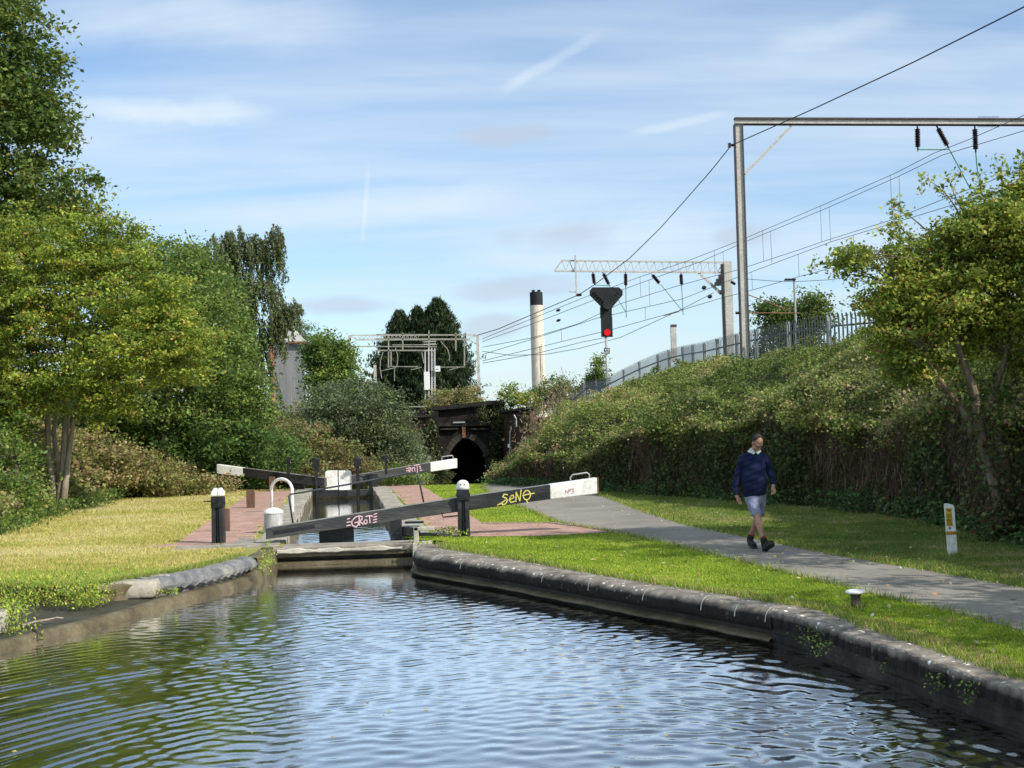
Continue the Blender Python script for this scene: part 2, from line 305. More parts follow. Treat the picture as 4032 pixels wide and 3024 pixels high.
# ------------------------------------------------------------------ foliage machinery
def vnoise(p, scale, seed=0):
    """cheap smooth 3-D value noise, numpy, returns -1..1"""
    q=np.asarray(p,float)*scale+seed*17.3; i=np.floor(q).astype(np.int64); fr=q-i; fr=fr*fr*(3-2*fr); out=0
    for dx in(0,1):
        for dy in(0,1):
            for dz in(0,1):
                h=((i[:,0]+dx)*73856093 ^ (i[:,1]+dy)*19349663 ^ (i[:,2]+dz)*83492791)&0xffffff
                h=((h*1103515245+12345)>>8)&0xffff
                wgt=(fr[:,0] if dx else 1-fr[:,0])*(fr[:,1] if dy else 1-fr[:,1])*(fr[:,2] if dz else 1-fr[:,2])
                out=out+wgt*(h/65535.0*2-1)
    return out
def leaf_mesh(name, C, size, cols, parent=None, matl=None, upbias=0.5, aspect=0.6, droop=None, seed=0):
    """many small kite-shaped leaves at points C, colour per leaf"""
    rng=np.random.default_rng(seed+5); n=len(C); C=np.asarray(C,float)
    nrm=rng.normal(size=(n,3)); nrm[:,2]=np.abs(nrm[:,2])*(1+upbias)+upbias*0.5; nrm/=np.linalg.norm(nrm,axis=1)[:,None]
    t=rng.normal(size=(n,3));
    if droop is not None: t=t*0.35+np.array([0,0,-1.0])*droop
    t-=nrm*np.sum(t*nrm,axis=1)[:,None]; t/=np.linalg.norm(t,axis=1)[:,None]+1e-9
    b=np.cross(nrm,t); s=(np.asarray(size)*rng.uniform(0.65,1.35,n))[:,None]
    V=np.empty((n,4,3)); V[:,0]=C-t*s*0.5; V[:,1]=C+b*s*0.5*aspect+nrm*s*0.08-t*s*0.05; V[:,2]=C+t*s*0.5; V[:,3]=C-b*s*0.5*aspect+nrm*s*0.08-t*s*0.05
    me=bpy.data.meshes.new(name); me.vertices.add(n*4); me.vertices.foreach_set('co',V.ravel())
    me.loops.add(n*4); me.loops.foreach_set('vertex_index',np.arange(n*4,dtype=np.int32))
    me.polygons.add(n); me.polygons.foreach_set('loop_start',np.arange(0,n*4,4,dtype=np.int32)); 
    me.update(calc_edges=True)
    ca=me.color_attributes.new('Col','FLOAT_COLOR','POINT'); cc=np.ones((n,4,4)); cc[:,:,:3]=np.asarray(cols)[:,None,:]; ca.data.foreach_set('color',cc.ravel())
    me.materials.append(matl or M['leaf']); o=bpy.data.objects.new(name,me); link(o,parent); return o
def mixcols(n, pal, wts, jitter=0.18, rng=RNG, key=None):
    pal=np.array(pal,float); wts=np.array(wts,float); wts/=wts.sum()
    if key is None: idx=rng.choice(len(pal),n,p=wts); c=pal[idx]
    else:
        cum=np.cumsum(wts); k=np.clip(key,0,0.9999); idx=np.searchsorted(cum,k); c=pal[np.clip(idx,0,len(pal)-1)]
    return np.clip(c*np.array([1.88,1.66,1.8])*(1+rng.normal(0,jitter,(n,1)))*(1+rng.normal(0,0.06,(n,3))),0.003,0.7)
def clumps(blobs, n_cl, cr, per, rng, flat=0.6, shell=0.75, edge=0.25):
    """clump centres through the crown's volume (mostly outer shell), leaves around each"""
    B=np.array(blobs,float); vol=(B[:,3]*B[:,4]+B[:,4]*B[:,5]+B[:,3]*B[:,5]); idx=rng.choice(len(B),n_cl,p=vol/vol.sum())
    d=rng.normal(size=(n_cl,3)); d/=np.linalg.norm(d,axis=1)[:,None]
    rr=np.where(rng.random(n_cl)<shell, rng.uniform(0.78,1.0,n_cl), rng.uniform(0.2,0.8,n_cl))
    rr*=1+edge*vnoise(d*2.0+B[idx,:3]*0.3,1.3,3)
    cc=B[idx,:3]+d*B[idx,3:6]*rr[:,None]
    k=rng.poisson(per,n_cl); rep=np.repeat(np.arange(n_cl),k); m=len(rep)
    cs=cr*rng.uniform(0.6,1.5,n_cl)
    off=rng.normal(size=(m,3))*0.5; off[:,2]*=flat
    pts=cc[rep]+off*cs[rep][:,None]
    return pts,rep,cc
def crown(name, blobs, n_cl, cr, per, leaf, pal, wts, parent, seed=1, flat=0.6, shell=0.75, edge=0.25, upbias=0.5, droop=None, aspect=0.6, zmin=None, tipbright=0.15):
    rng=np.random.default_rng(seed)
    pts,rep,cc=clumps(blobs,n_cl,cr,per,rng,flat,shell,edge)
    if zmin is not None:
        k=pts[:,2]>zmin; pts=pts[k]; rep=rep[k]
    key=np.clip(rng.random(len(cc))*0.75+0.125+0.0,0,1)[rep]; key=np.clip(key+rng.normal(0,0.16,len(rep)),0,0.999)
    cols=mixcols(len(pts),pal,wts,0.16,rng,key)
    return leaf_mesh(name,pts,leaf,cols,parent,None,upbias,aspect,droop,seed), cc
def limb(mb, a, b, ra, rb, bend=0.12, n=6, rng=random, sides=7):
    a=Vector(a); b=Vector(b); Ld=(b-a).length
    k=[rng.uniform(-1,1)*bend*Ld for _ in range(3)]
    pts=[];rs=[]
    for i in range(n+1):
        t=i/n; s=math.sin(math.pi*t); p=a.lerp(b,t)+Vector((k[0]*s,k[1]*s,k[2]*s*0.5+0.06*Ld*s)); pts.append(p); rs.append(ra+(rb-ra)*t)
    mb.tube(pts,rs,sides); return pts
def BL(px,py,Y,rpx,rpy,ry=None):
    c=P(px,py,Y); k=Y/FP; return (c.x,c.y,c.z,rpx*k,(ry if ry else rpx*k),rpy*k)
def tree(name,label,cat,base,trunks,blobs,n_cl,cr,per,leaf,pal,wts,seed=1,bark='bark',nlimb=24,group=None,lr=0.03,**kw):
    """trunks: list of (points, radii)"""
    t=thing(name,label,cat,base,group)
    mb=MB(); rr=random.Random(seed)
    for pts,rs in trunks: mb.tube(pts,rs,10)
    o,cc=crown('crown',blobs,n_cl,cr,per,leaf,pal,wts,t,seed,**kw)
    forks=[Vector(p) for pts,rs in trunks for p in pts[len(pts)//2:]]
    sel=rr.sample(range(len(cc)),min(nlimb,len(cc)))
    for i in sel:
        c=Vector(cc[i]); fk=min(forks,key=lambda q:(q-c).length+max(0,q.z-c.z)*1.5); pts=limb(mb,fk,c,lr*(1+rr.random()),lr*0.25,0.12,6,rr,5)
    mb.build('trunk',M[bark],t,smooth=True)
    return t
PAL_YG=([(0.06,0.10,0.018),(0.115,0.175,0.026),(0.19,0.265,0.038),(0.32,0.37,0.055),(0.30,0.20,0.05)],[2.2,4,3.4,1.4,0.15])
PAL_MAPLE=([(0.045,0.085,0.02),(0.075,0.125,0.028),(0.12,0.17,0.035),(0.20,0.22,0.04)],[3,4,2,0.6])
PAL_GREEN=([(0.05,0.095,0.025),(0.085,0.145,0.03),(0.13,0.20,0.04),(0.18,0.23,0.05)],[3,4,2.5,0.8])
PAL_DEEP=([(0.035,0.07,0.018),(0.055,0.11,0.025),(0.09,0.16,0.035)],[3,4,2])
PAL_BIRCH=([(0.055,0.085,0.035),(0.095,0.13,0.055),(0.15,0.18,0.08)],[3,4,2])
PAL_CONI=([(0.018,0.036,0.014),(0.034,0.058,0.02),(0.07,0.095,0.034)],[4,4,1])
PAL_GREYG=([(0.06,0.085,0.042),(0.085,0.12,0.055),(0.12,0.155,0.075),(0.10,0.16,0.045)],[3,4,2,2])
PAL_BRAM=([(0.055,0.09,0.022),(0.095,0.14,0.03),(0.15,0.20,0.05),(0.23,0.25,0.08),(0.22,0.14,0.07),(0.30,0.24,0.13)],[3,4,3,1.5,0.5,0.5])
PAL_DRY=([(0.10,0.13,0.04),(0.16,0.185,0.058),(0.23,0.225,0.095),(0.21,0.14,0.075),(0.31,0.265,0.155)],[3,3.5,3,0.9,1.3])
PAL_REDDY=([(0.085,0.12,0.036),(0.135,0.155,0.05),(0.17,0.135,0.065),(0.18,0.12,0.07),(0.15,0.19,0.06)],[3.5,3,1.8,0.7,3])
PAL_IVY=([(0.04,0.06,0.022),(0.065,0.095,0.032),(0.11,0.14,0.05),(0.11,0.06,0.032)],[3,3.4,2.2,1.1])
PAL_STEM=([(0.08,0.058,0.04),(0.135,0.102,0.072),(0.20,0.16,0.115)],[3,3,1])
PAL_WEED=([(0.12,0.20,0.03),(0.20,0.30,0.045),(0.33,0.38,0.06)],[2,3,2])
PAL_RIGHT=([(0.08,0.125,0.025),(0.135,0.195,0.034),(0.21,0.275,0.045),(0.35,0.40,0.065),(0.22,0.13,0.05)],[2.6,4,3.2,1.7,0.35])
# ================================================================== SETTING
C1=Vector((-3.12,23.1,0)); AX=Vector((-0.135,0.991,0)).normalized(); PX=Vector((AX.y,-AX.x,0))
def LK(s,o,z=0.0): p=C1+AX*s+PX*o; return Vector((p.x,p.y,z))
CREST=47.0
# far ground to the horizon
g=MB()
R=3500
g.quad((-R,-400,-2.35),(R,-400,-2.35),(R,R,-2.35),(-R,R,-2.35)); tag(g.build('ground',M['soil']),kind='structure')
# lawn material: object-space noise, mown-grass speckle
def grassmat(name,a,b,c,sc=1.2):
    m,nt,out=newmat(name); L=nt.links.new; tc=nd(nt,'ShaderNodeTexCoord')
    n=nd(nt,'ShaderNodeTexNoise'); n.inputs['Scale'].default_value=sc; n.inputs['Detail'].default_value=8; n.inputs['Roughness'].default_value=0.7; L(tc.outputs['Object'],n.inputs['Vector'])
    n2=nd(nt,'ShaderNodeTexNoise'); n2.inputs['Scale'].default_value=28; n2.inputs['Detail'].default_value=6; n2.inputs['Roughness'].default_value=0.8; L(tc.outputs['Object'],n2.inputs['Vector'])
    col=ramp(nt,n.outputs['Fac'],[(0.33,a),(0.5,b),(0.66,c)]); g=ramp(nt,n2.outputs['Fac'],[(0.3,(0.45,0.45,0.45)),(0.7,(1.35,1.35,1.3))])
    mx=nd(nt,'ShaderNodeMix',data_type='RGBA',blend_type='MULTIPLY'); mx.inputs[0].default_value=1; L(col,mx.inputs[6]); L(g,mx.inputs[7])
    b_=nd(nt,'ShaderNodeBsdfPrincipled'); b_.inputs['Roughness'].default_value=0.95; b_.inputs['Specular IOR Level'].default_value=0.1
    bp=nd(nt,'ShaderNodeBump'); bp.inputs['Strength'].default_value=0.9; bp.inputs['Distance'].default_value=0.04; L(n2.outputs['Fac'],bp.inputs['Height']); L(bp.outputs[0],b_.inputs['Normal'])
    L(mx.outputs[2],b_.inputs['Base Color']); L(b_.outputs[0],out.inputs[0]); return m
M['lawnR']=grassmat('mown_lawn_green',(0.12,0.165,0.025),(0.19,0.26,0.035),(0.27,0.34,0.05))
M['lawnL']=grassmat('mown_lawn_dry',(0.24,0.29,0.06),(0.38,0.39,0.12),(0.50,0.45,0.2))
# outlines -----------------------------------------------------------
R_FRONT=[(-1.72,21.9),(-1.72,21.0),(-1.66,20.3),(-1.32,19.65),(-0.26,18.05),(1.0,15.75),(2.2,13.65),(2.75,12.6),(2.93,11.5),(3.17,10.3),(3.52,8.74),(3.75,6.5),(3.9,4),(4.0,0),(4.0,-25)]
R_GRASS=[(-1.3,21.9),(-1.25,21.6),(-1.15,21.1),(-0.8,20.4),(0.1,18.75),(1.35,16.15),(2.5,14.1),(3.08,13.0),(3.25,11.7),(3.44,10.5),(3.72,8.95),(3.95,6.6),(4.12,4),(4.25,0),(4.25,-25)]
HEDGE=[(9.2,-25),(8.6,2),(8.2,12),(7.85,18),(7.9,24),(7.4,26.6),(6.37,29.8),(4.67,34.2),(2.54,39.2),(0.6,43.0),(-0.7,47)]
RL=[(x,y,0) for x,y in R_GRASS]
outer=[LK(0.0,1.95),LK(24.0,1.95)]
pl=[(-1.3,22.6,0)]+[tuple(LK(0,1.08)),tuple(LK(24,1.08))]+[(x,y,0) for x,y in reversed(HEDGE)]+[(x,y,0) for x,y in reversed(R_GRASS)]
mb=MB(); mb.add(pl,[tuple(range(len(pl)))]); tag(mb.build('right_lawn',M['lawnR'],tri=True),kind='structure')
L_FRONT=[(-4.28,22.4),(-4.17,21.2),(-4.15,20.3),(-4.45,18.6),(-4.86,17.75),(-5.5,17.15),(-6.3,17.2),(-7.05,17.5),(-9,17.8),(-13,18.1),(-22,18.3)]
L_WATER=[(-4.22,22.4),(-4.10,21.2),(-4.06,20.07),(-4.4,18.6),(-4.75,17.4),(-5.0,15.8),(-5.65,14),(-6.1,11),(-6.4,7),(-6.6,0),(-6.6,-25)]
LB=[(-16,24),(-10.9,27),(-11.8,30),(-12.7,35.6),(-13.4,43),(-12.2,47.2)]
pl=[(-4.42,22.4,0),(-4.40,21.2,0),(-4.38,20.3,0),(-4.68,18.72,0),(-5.08,17.98,0),(-5.6,17.35,0)]+[(x,y,0) for x,y in L_FRONT[6:]]+[(-22,24,0)]+[(x,y,0) for x,y in LB]+[tuple(LK(24,-1.08)),tuple(LK(-0.6,-1.08))]
mb=MB(); mb.add(pl,[tuple(range(len(pl)))]); tag(mb.build('left_lawn',M['lawnL'],tri=True),kind='structure')
# ground falling away beyond the bottom gates
mb=MB(); rows=[]
for y,z in ((CREST-0.4,-0.006),(49,-0.35),(54,-1.5),(60,-2.1),(110,-2.2)):
    rows.append([Vector((x-0.135*(y-CREST)*0+0,y,z)) for x in (-5.0,-3.5,-2,0,3,6)])
mb.loft(rows); tag(mb.build('lower_towpath',M['path']),kind='structure')
# water --------------------------------------------------------------
def watermat():
    m,nt,out=newmat('canal_water'); L=nt.links.new; tc=nd(nt,'ShaderNodeTexCoord')
    mp=nd(nt,'ShaderNodeMapping'); mp.inputs['Scale'].default_value=(1,1.6,1); L(tc.outputs['Object'],mp.inputs[0])
    n=nd(nt,'ShaderNodeTexNoise'); n.inputs['Scale'].default_value=22; n.inputs['Detail'].default_value=3; n.inputs['Roughness'].default_value=0.5; L(mp.outputs[0],n.inputs['Vector'])
    bp=nd(nt,'ShaderNodeBump'); bp.inputs['Strength'].default_value=0.05; bp.inputs['Distance'].default_value=0.02; L(n.outputs['Fac'],bp.inputs['Height'])
    d=nd(nt,'ShaderNodeBsdfDiffuse'); d.inputs['Color'].default_value=(0.009,0.010,0.003,1); g=nd(nt,'ShaderNodeBsdfGlossy'); g.inputs['Roughness'].default_value=0.008; g.inputs['Color'].default_value=(0.96,0.98,1.0,1)
    fr=nd(nt,'ShaderNodeFresnel'); fr.inputs['IOR'].default_value=1.5; fa=nd(nt,'ShaderNodeMapRange'); fa.inputs[1].default_value=0.06; fa.inputs[2].default_value=0.36; fa.inputs[3].default_value=0.02; fa.inputs[4].default_value=0.96
    mx=nd(nt,'ShaderNodeMixShader'); L(bp.outputs[0],g.inputs['Normal']); L(bp.outputs[0],fr.inputs['Normal']); L(fr.outputs[0],fa.inputs[0]); L(fa.outputs[0],mx.inputs[0]); L(d.outputs[0],mx.inputs[1]); L(g.outputs[0],mx.inputs[2]); L(mx.outputs[0],out.inputs[0]); return m
M['water']=watermat()
def wave(X,Y):
    p=np.stack([X.ravel(),Y.ravel(),np.zeros(X.size)],1)
    def N(s,seed): return vnoise(p,s,seed).reshape(X.shape)
    warp=0.35*N(0.5,1); warp2=0.35*N(0.6,2); Z=np.zeros_like(X); rng=np.random.default_rng(4)
    fade=np.clip((23.5-Y)/6,0.25,1)
    # fine criss-cross wind ripples, crests mostly across the view
    for i in range(16):
        ang=rng.normal(0.0,0.42); k=2*math.pi/rng.uniform(0.10,0.30); ph=rng.uniform(0,6.3)
        a=0.0017*rng.uniform(0.5,1.1)*(0.3/(k/2/math.pi*0.3))**0.0*min(1.0,(2*math.pi/k)/0.3)
        env=np.clip(0.5+0.9*N(0.35,10+i),0.05,1.4)*np.clip(0.65+1.1*N(0.22,7),0.18,1.3)*np.clip(0.5+0.5*np.abs(X+0.6)/2.5,0.5,1.0)
        Z+=a*env*np.sin(k*((X+warp)*math.sin(ang)+(Y+warp2)*math.cos(ang))+ph)
    # boat wash: diverging arcs toward each bank
    for cx,cy,lam,amp,x0,x1 in ((-6.5,2.0,0.235,0.0105,1.0,3.0),(-5.5,3.0,0.15,0.0028,0.6,3.4),(7.5,2.0,0.19,0.0050,-1.2,-4.0),(6.0,4.0,0.145,0.0024,-1.0,-4.0)):
        r=np.sqrt((X-cx+warp*0.6)**2+(Y-cy+warp2*0.6)**2); sx=np.clip((X-x0)/(x1-x0),0,1)
        env=sx**0.8*np.clip(0.55+0.9*N(0.6,int(lam*100)),0.05,1.3)*np.clip(0.7+0.6*N(1.7,int(lam*50)),0.2,1.2)*np.exp(-((Y-9.5)/5.5)**2)
        Z+=amp*env*np.sin(2*math.pi*r/lam)
    Z+=0.0025*N(0.9,31)+0.0010*N(2.7,32)
    return Z*fade*1.25
xs=np.arange(-7.2,4.4,0.028); ys=[4.0]
while ys[-1]<22.6: ys.append(ys[-1]+0.015+0.0012*(ys[-1]-4))
ys=np.array(ys); X,Y=np.meshgrid(xs,ys); Z=wave(X,Y)
Z*=np.clip((X+7.2)/0.3,0,1)*np.clip((4.4-X)/0.3,0,1)*np.clip((Y-4.0)/0.4,0,1)*np.clip((22.58-Y)/0.2,0,1)
nx,ny=len(xs),len(ys); V=np.stack([X,Y,WZ+Z],-1).reshape(-1,3)
i=np.arange(ny-1)[:,None]*nx+np.arange(nx-1)[None,:]; F=np.stack([i,i+1,i+nx+1,i+nx],-1).reshape(-1,4)
extra=[(-30,-60),(30,-60),(30,4.0),(4.4,4.0),(-7.2,4.0),(-30,4.0)]
x0,x1,y1=float(xs[0]),float(xs[-1]),float(ys[-1])
EV=[(-30,-60),(30,-60),(x0,4.0),(x1,4.0),(x0,y1),(x1,y1)]
CH=[LK(-0.7,-1.25),LK(-0.7,1.25),LK(22.9,1.25),LK(22.9,-1.25)]
V2=[(-30,-60,WZ),(30,-60,WZ),(30,4.0,WZ),(-30,4.0,WZ), (-30,4.0,WZ),(x0,4.0,WZ),(x0,y1,WZ),(-30,y1,WZ), (x1,4.0,WZ),(7,4.0,WZ),(7,y1,WZ),(x1,y1,WZ)]
n0=len(V); F2=[(0,1,2,3),(4,5,6,7),(8,9,10,11)]
me=bpy.data.meshes.new('canal_water'); VA=np.vstack([V,np.array(V2)]); FA=np.vstack([F,np.array(F2)+n0]).astype(np.int32)
me.vertices.add(len(VA)); me.vertices.foreach_set('co',VA.ravel()); me.loops.add(FA.size); me.loops.foreach_set('vertex_index',FA.ravel())
me.polygons.add(len(FA)); me.polygons.foreach_set('loop_start',np.arange(0,FA.size,4,dtype=np.int32)); me.update(calc_edges=True)
me.polygons.foreach_set('use_smooth',[True]*len(FA)); me.materials.append(M['water']); o=bpy.data.objects.new('canal_water',me); COL.objects.link(o); tag(o,kind='structure')
mb=MB(); rows=[]
for k in range(480):
    s=-0.62+k*0.05; rows.append([LK(s,oo,WZ+max(0.06,min(1,1-(s-5)/5))*(0.004*math.sin(s*17+oo*3+math.sin(s*3+oo))+0.0035*math.sin(s*29-oo*5)+0.003*math.sin(s*11-oo*2))) for oo in np.linspace(-1.25,1.25,22)])
mb.loft(rows); tag(mb.build('lock_water',M['water'],smooth=True),kind='structure')
# banks ---------------------------------------------------------------
def off(poly,d):
    out=[]; n=len(poly)
    for i in range(n):
        a=Vector(poly[max(i-1,0)]); b=Vector(poly[min(i+1,n-1)]); t=(b-a).normalized(); out.append(Vector(poly[i])+Vector((-t.y,t.x))*d)
    return out
def resample(poly,step):
    P_=[Vector(p) for p in poly]; out=[P_[0]]
    for a,b in zip(P_,P_[1:]):
        n=max(1,int((b-a).length/step))
        for k in range(1,n+1): out.append(a.lerp(b,k/n))
    return out
def smoothpoly(p,it=2):
    p=[Vector(q) for q in p]
    for _ in range(it):
        q=[p[0]]
        for a,b in zip(p,p[1:]): q+= [a.lerp(b,0.25),a.lerp(b,0.75)]
        q.append(p[-1]); p=q
    return p
def bank(front, grass, prof_fn, step=0.12):
    """sweep a cross-section along the front edge; prof gives (t toward grass 0..1 or offset over water, z)"""
    n=len(front); rows=[]
    cum=0; prev=None
    for i in range(n):
        f=Vector(front[i]); gq=Vector(grass[i]); d=(gq-f); d.normalize() if d.length>0 else None
        if prev is not None: cum+=(f-prev).length
        prev=f; rows.append([Vector((f.x+d.x*o,f.y+d.y*o,z)) for o,z in prof_fn(cum,(gq-f).length,f)])
    return rows
def pairs(front,grass,it=3):
    """smooth both polylines with the same scheme so indices match, then subdivide"""
    a=smoothpoly(front,it); b=smoothpoly(grass,it); A=[];B=[]
    for i in range(len(a)-1):
        k=max(1,int((a[i+1]-a[i]).length/0.045))
        for j in range(k): A.append(a[i].lerp(a[i+1],j/k)); B.append(b[i].lerp(b[i+1],j/k))
    A.append(a[-1]); B.append(b[-1]); return A,B
def jit(s,a=0.01): return a*(math.sin(s*3.1)+math.sin(s*7.7+1.3)*0.6+math.sin(s*17.3)*0.35)
A_,B_=pairs(R_FRONT,R_GRASS)
isp=[i for i,p in enumerate(A_) if p.y<13.0][0]
def stone_len(s,L0=1.15): return s%L0
def prof_round(s,w,f):
    g=0.012 if stone_len(s)<0.05 else 0; j=jit(s,0.006)
    return [(w+0.04,0.0),(w*0.5,0.012-g+j),(0.15,0.012-g+j),(0.07,-0.012-g+j),(0.018+g,-0.055+j),(0.0+g,-0.115),(0.018+g,-0.17),(0.07,-0.2)]
def prof_round_low(s,w,f):
    return [(0.16,-0.16),(0.085,-0.2),(0.085,-0.262),(0.08,-1.0)]
def prof_lip(s,w,f):
    j=jit(s,0.014); return [(0.1,-0.245),(0.03,-0.262+j*0.3),(-0.035+j,-0.274+j*0.3),(-0.05+j,-0.292),(-0.02+j,-0.305),(0.1,-0.312)]
def prof_flat(s,w,f):
    g=0.022 if stone_len(s,0.16)<0.05 else 0; j=jit(s,0.009)
    return [(w+0.05,0.0),(w*0.6,0.015-g*0.4+j),(0.03,0.01-g*0.4+j),(0.006+g,-0.006+j),(0.0+g,-0.1),(0.002+g,-0.142)]
def prof_flat_low(s,w,f):
    j=jit(s,0.014); return [(0.1,-0.13),(0.03+j,-0.142),(0.03+j,-0.215),(0.01,-0.222),(0.012+j,-0.30),(0.035,-0.31),(0.03,-1.0)]
Ar,Br=A_[:isp+1],B_[:isp+1]; Af,Bf=A_[isp:],B_[isp:]
cb=thing('canal_bank','long curved right-hand bank of rounded dark stone coping around the bright lawn','canal bank',(Ar[0].x,Ar[0].y,0))
mb=MB(); mb.loft(bank(Ar,Br,prof_round)); mb.build('coping',M['stone'],cb,smooth=True)
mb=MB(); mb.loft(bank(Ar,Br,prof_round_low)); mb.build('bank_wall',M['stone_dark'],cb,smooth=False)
mb=MB(); mb.loft(bank(Ar,Br,prof_lip)); mb.build('ledge_lip',M['slime'],cb,smooth=True)
Lr_=[0]
for a,b in zip(Ar,Ar[1:]): Lr_.append(Lr_[-1]+(b-a).length)
for back in (0.10,0.62,1.18,2.3,3.45,4.6,6.9):
    k=min(range(len(Ar)),key=lambda i:abs(Lr_[i]-(Lr_[-1]-back))); rows=[]
    for kk,dz in ((k,0),(min(k+1,len(Ar)-1),0)):
        f=Ar[kk]; gq=Br[kk]; d=(gq-f).normalized(); w=(gq-f).length
        rows.append([Vector((f.x+d.x*(o-0.006),f.y+d.y*(o-0.006),z+0.005)) for o,z in prof_round(Lr_[kk],w,f)[1:6]])
    t_=(rows[1][2]-rows[0][2]).normalized()*0.016; rows[1]=[v+t_ for v in rows[0]]
    mb=MB(); mb.loft(rows); mb.build('mortar_joint',M['concrete_pale'],cb,smooth=True)
cb2=thing('canal_bank','straight brick-on-edge bank with weeds in its joints at the lower right corner','canal bank',(Af[0].x,Af[0].y,0))
mb=MB(); mb.loft(bank(Af,Bf,prof_flat)); mb.build('coping',M['stone'],cb2,smooth=False)
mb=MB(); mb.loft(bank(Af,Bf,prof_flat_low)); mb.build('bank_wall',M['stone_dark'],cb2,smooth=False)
# left bank: low algae lip, silted apron, coping above
LFs=smoothpoly(L_FRONT,2); LWs=smoothpoly(L_WATER,2)
lb=thing('canal_bank','left-hand bank with low algae-stained lip, silted ledge and blue-grey brick nosing','canal bank',(-4.2,20,0))
mb=MB(); rows=[]
lw=resample(LWs,0.15)
for i,p in enumerate(lw):
    t=(lw[min(i+1,len(lw)-1)]-lw[max(i-1,0)]).normalized(); nrm=Vector((t.y,-t.x));
    if nrm.x>0: nrm=-nrm
    s=i*0.15; j=jit(s,0.02); wd=0.05
    hh=-0.08 if p.y>21 else (-0.08-0.14*min(1,(21-p.y)/1.0))
    rows.append([Vector((p.x+nrm.x*o,p.y+nrm.y*o,z)) for o,z in ((-0.02,-1.0),(-0.02,WZ-0.02),(0.0+j*0.3,hh-0.10),(0.03+j*0.3,hh-0.02),(0.07,hh+0.005*math.sin(s*9)),(wd+0.1,hh+0.006),(wd+0.16,hh-0.03))])
mb.loft(rows); mb.build('ledge_lip',M['slime'],lb,smooth=True)
mb=MB(); poly=[(p.x,p.y,-0.20) for p in LFs]+[(-22,-25,-0.24),(-6.75,-25,-0.24)]+[(p.x-0.12,p.y,-0.23) for p in reversed(LWs)][1:]
poly=[(x,y,z-0.02) for x,y,z in poly]
mb.add(poly,[tuple(range(len(poly)))]); mb.build('silt_ledge',M['mud'],lb,tri=True)
# blue-grey brick nosing (scalloped) from the corner to the big stone
lf=resample(LFs,0.075); nose=[p for p in lf if p.y<=20.6 and p.x>-5.15 and p.y>17.3]
mb=MB(); rows=[]
for i,p in enumerate(nose):
    q=lf[min(lf.index(p)+1,len(lf)-1)]; t=(q-p).normalized(); nrm=Vector((t.y,-t.x)); nrm=nrm if nrm.x<0 else -nrm
    if abs(nrm.x)<0.3: nrm=Vector((-0.4,0.9))
    g=0.02 if i%3==0 else 0
    rows.append([Vector((p.x+nrm.x*o,p.y+nrm.y*o,z)) for o,z in ((0.42,0.0),(0.3,0.03-g*0.5),(0.12,0.025-g),(0.03+g,-0.03),(0.0+g,-0.1),(0.02,-0.14-0.03*(i%3==1)),(0.1,-0.16),(0.12,-0.3))])
mb.loft(rows); mb.build('brick_nosing',mat('blue_brick',[(0.09,0.095,0.10),(0.19,0.195,0.20),(0.33,0.31,0.27)],3,0.7,0.4,20),lb)
mb=MB(); rows=[[Vector((p.x,p.y,0.0)),Vector((p.x+0.05,p.y-0.05,-0.06)),Vector((p.x-0.03,p.y+0.02,-0.3))] for p in lf if p.x<=-5.1 or p.y>20.5]
r1=[[Vector((p.x-0.2,p.y,0.004)),Vector((p.x+0.0,p.y-0.0,-0.0)),Vector((p.x+0.02,p.y,-1.0))] for p in lf if p.y>20.4]
r2=[[Vector((p.x,p.y+0.05,0.002)),Vector((p.x,p.y-0.03,-0.05+0.03*math.sin(i*1.1))),Vector((p.x,p.y+0.02+0.03*math.sin(i*1.7),-0.16)),Vector((p.x,p.y,-0.32))] for i,p in enumerate([p for p in lf if p.x<=-5.1])]
mb=MB(); mb.loft(r2); mb.loft(r1); mb.build('earth_face',M['slime'],lb)
# big pale coping stone
def rock(name,c,size,rz,m,parent=None,seed=0,sub=3,pw=0.5,rough=0.05):
    bm=bmesh.new(); bmesh.ops.create_cube(bm,size=2); bmesh.ops.subdivide_edges(bm,edges=bm.edges,cuts=6,use_grid_fill=True)
    rr=random.Random(seed)
    for v in bm.verts:
        p=v.co; q=Vector((math.copysign(abs(p.x)**pw if 0 else abs(p.x),p.x),p.y,p.z)); sph=p.normalized()*1.15; p=q.lerp(sph,0.28)
        nn=vnoise(np.array([[p.x*size[0]*3,p.y*size[1]*3,p.z*size[2]*3]]),1.6,seed)[0]
        p=p*(1+rough*nn); v.co=Vector((p.x*size[0]/2,p.y*size[1]/2,p.z*size[2]/2))
    me=bpy.data.meshes.new(name); bm.to_mesh(me); bm.free(); me.polygons.foreach_set('use_smooth',[True]*len(me.polygons)); me.materials.append(m)
    o=bpy.data.objects.new(name,me); o.location=c; o.rotation_euler=(0,0,rz); COL.objects.link(o)
    if parent: o.parent=parent; o.matrix_parent_inverse=Matrix.Translation(parent.location).inverted()
    return o
sp=G(500,2320,-0.08); tag(rock('stone_block',(sp.x-0.02,sp.y+0.2,-0.1),(0.78,0.42,0.24),0.12,M['stone_light'],seed=4),'big pale rounded stone block on the left canal edge below the dry lawn','stone')
sp=G(612,2290,-0.05); tag(rock('stone_block',(sp.x,sp.y+0.15,-0.07),(0.3,0.32,0.2),0.4,M['stone_light'],seed=9),'smaller cracked pale stone butting against the blue-grey nosing','stone')
sp=G(10,2440,-0.1); tag(rock('stone_block',(sp.x-0.1,sp.y,-0.12),(0.3,0.4,0.26),0.4,M['stone_light'],seed=12),'pale stone half hidden by weeds at the left picture edge','stone')
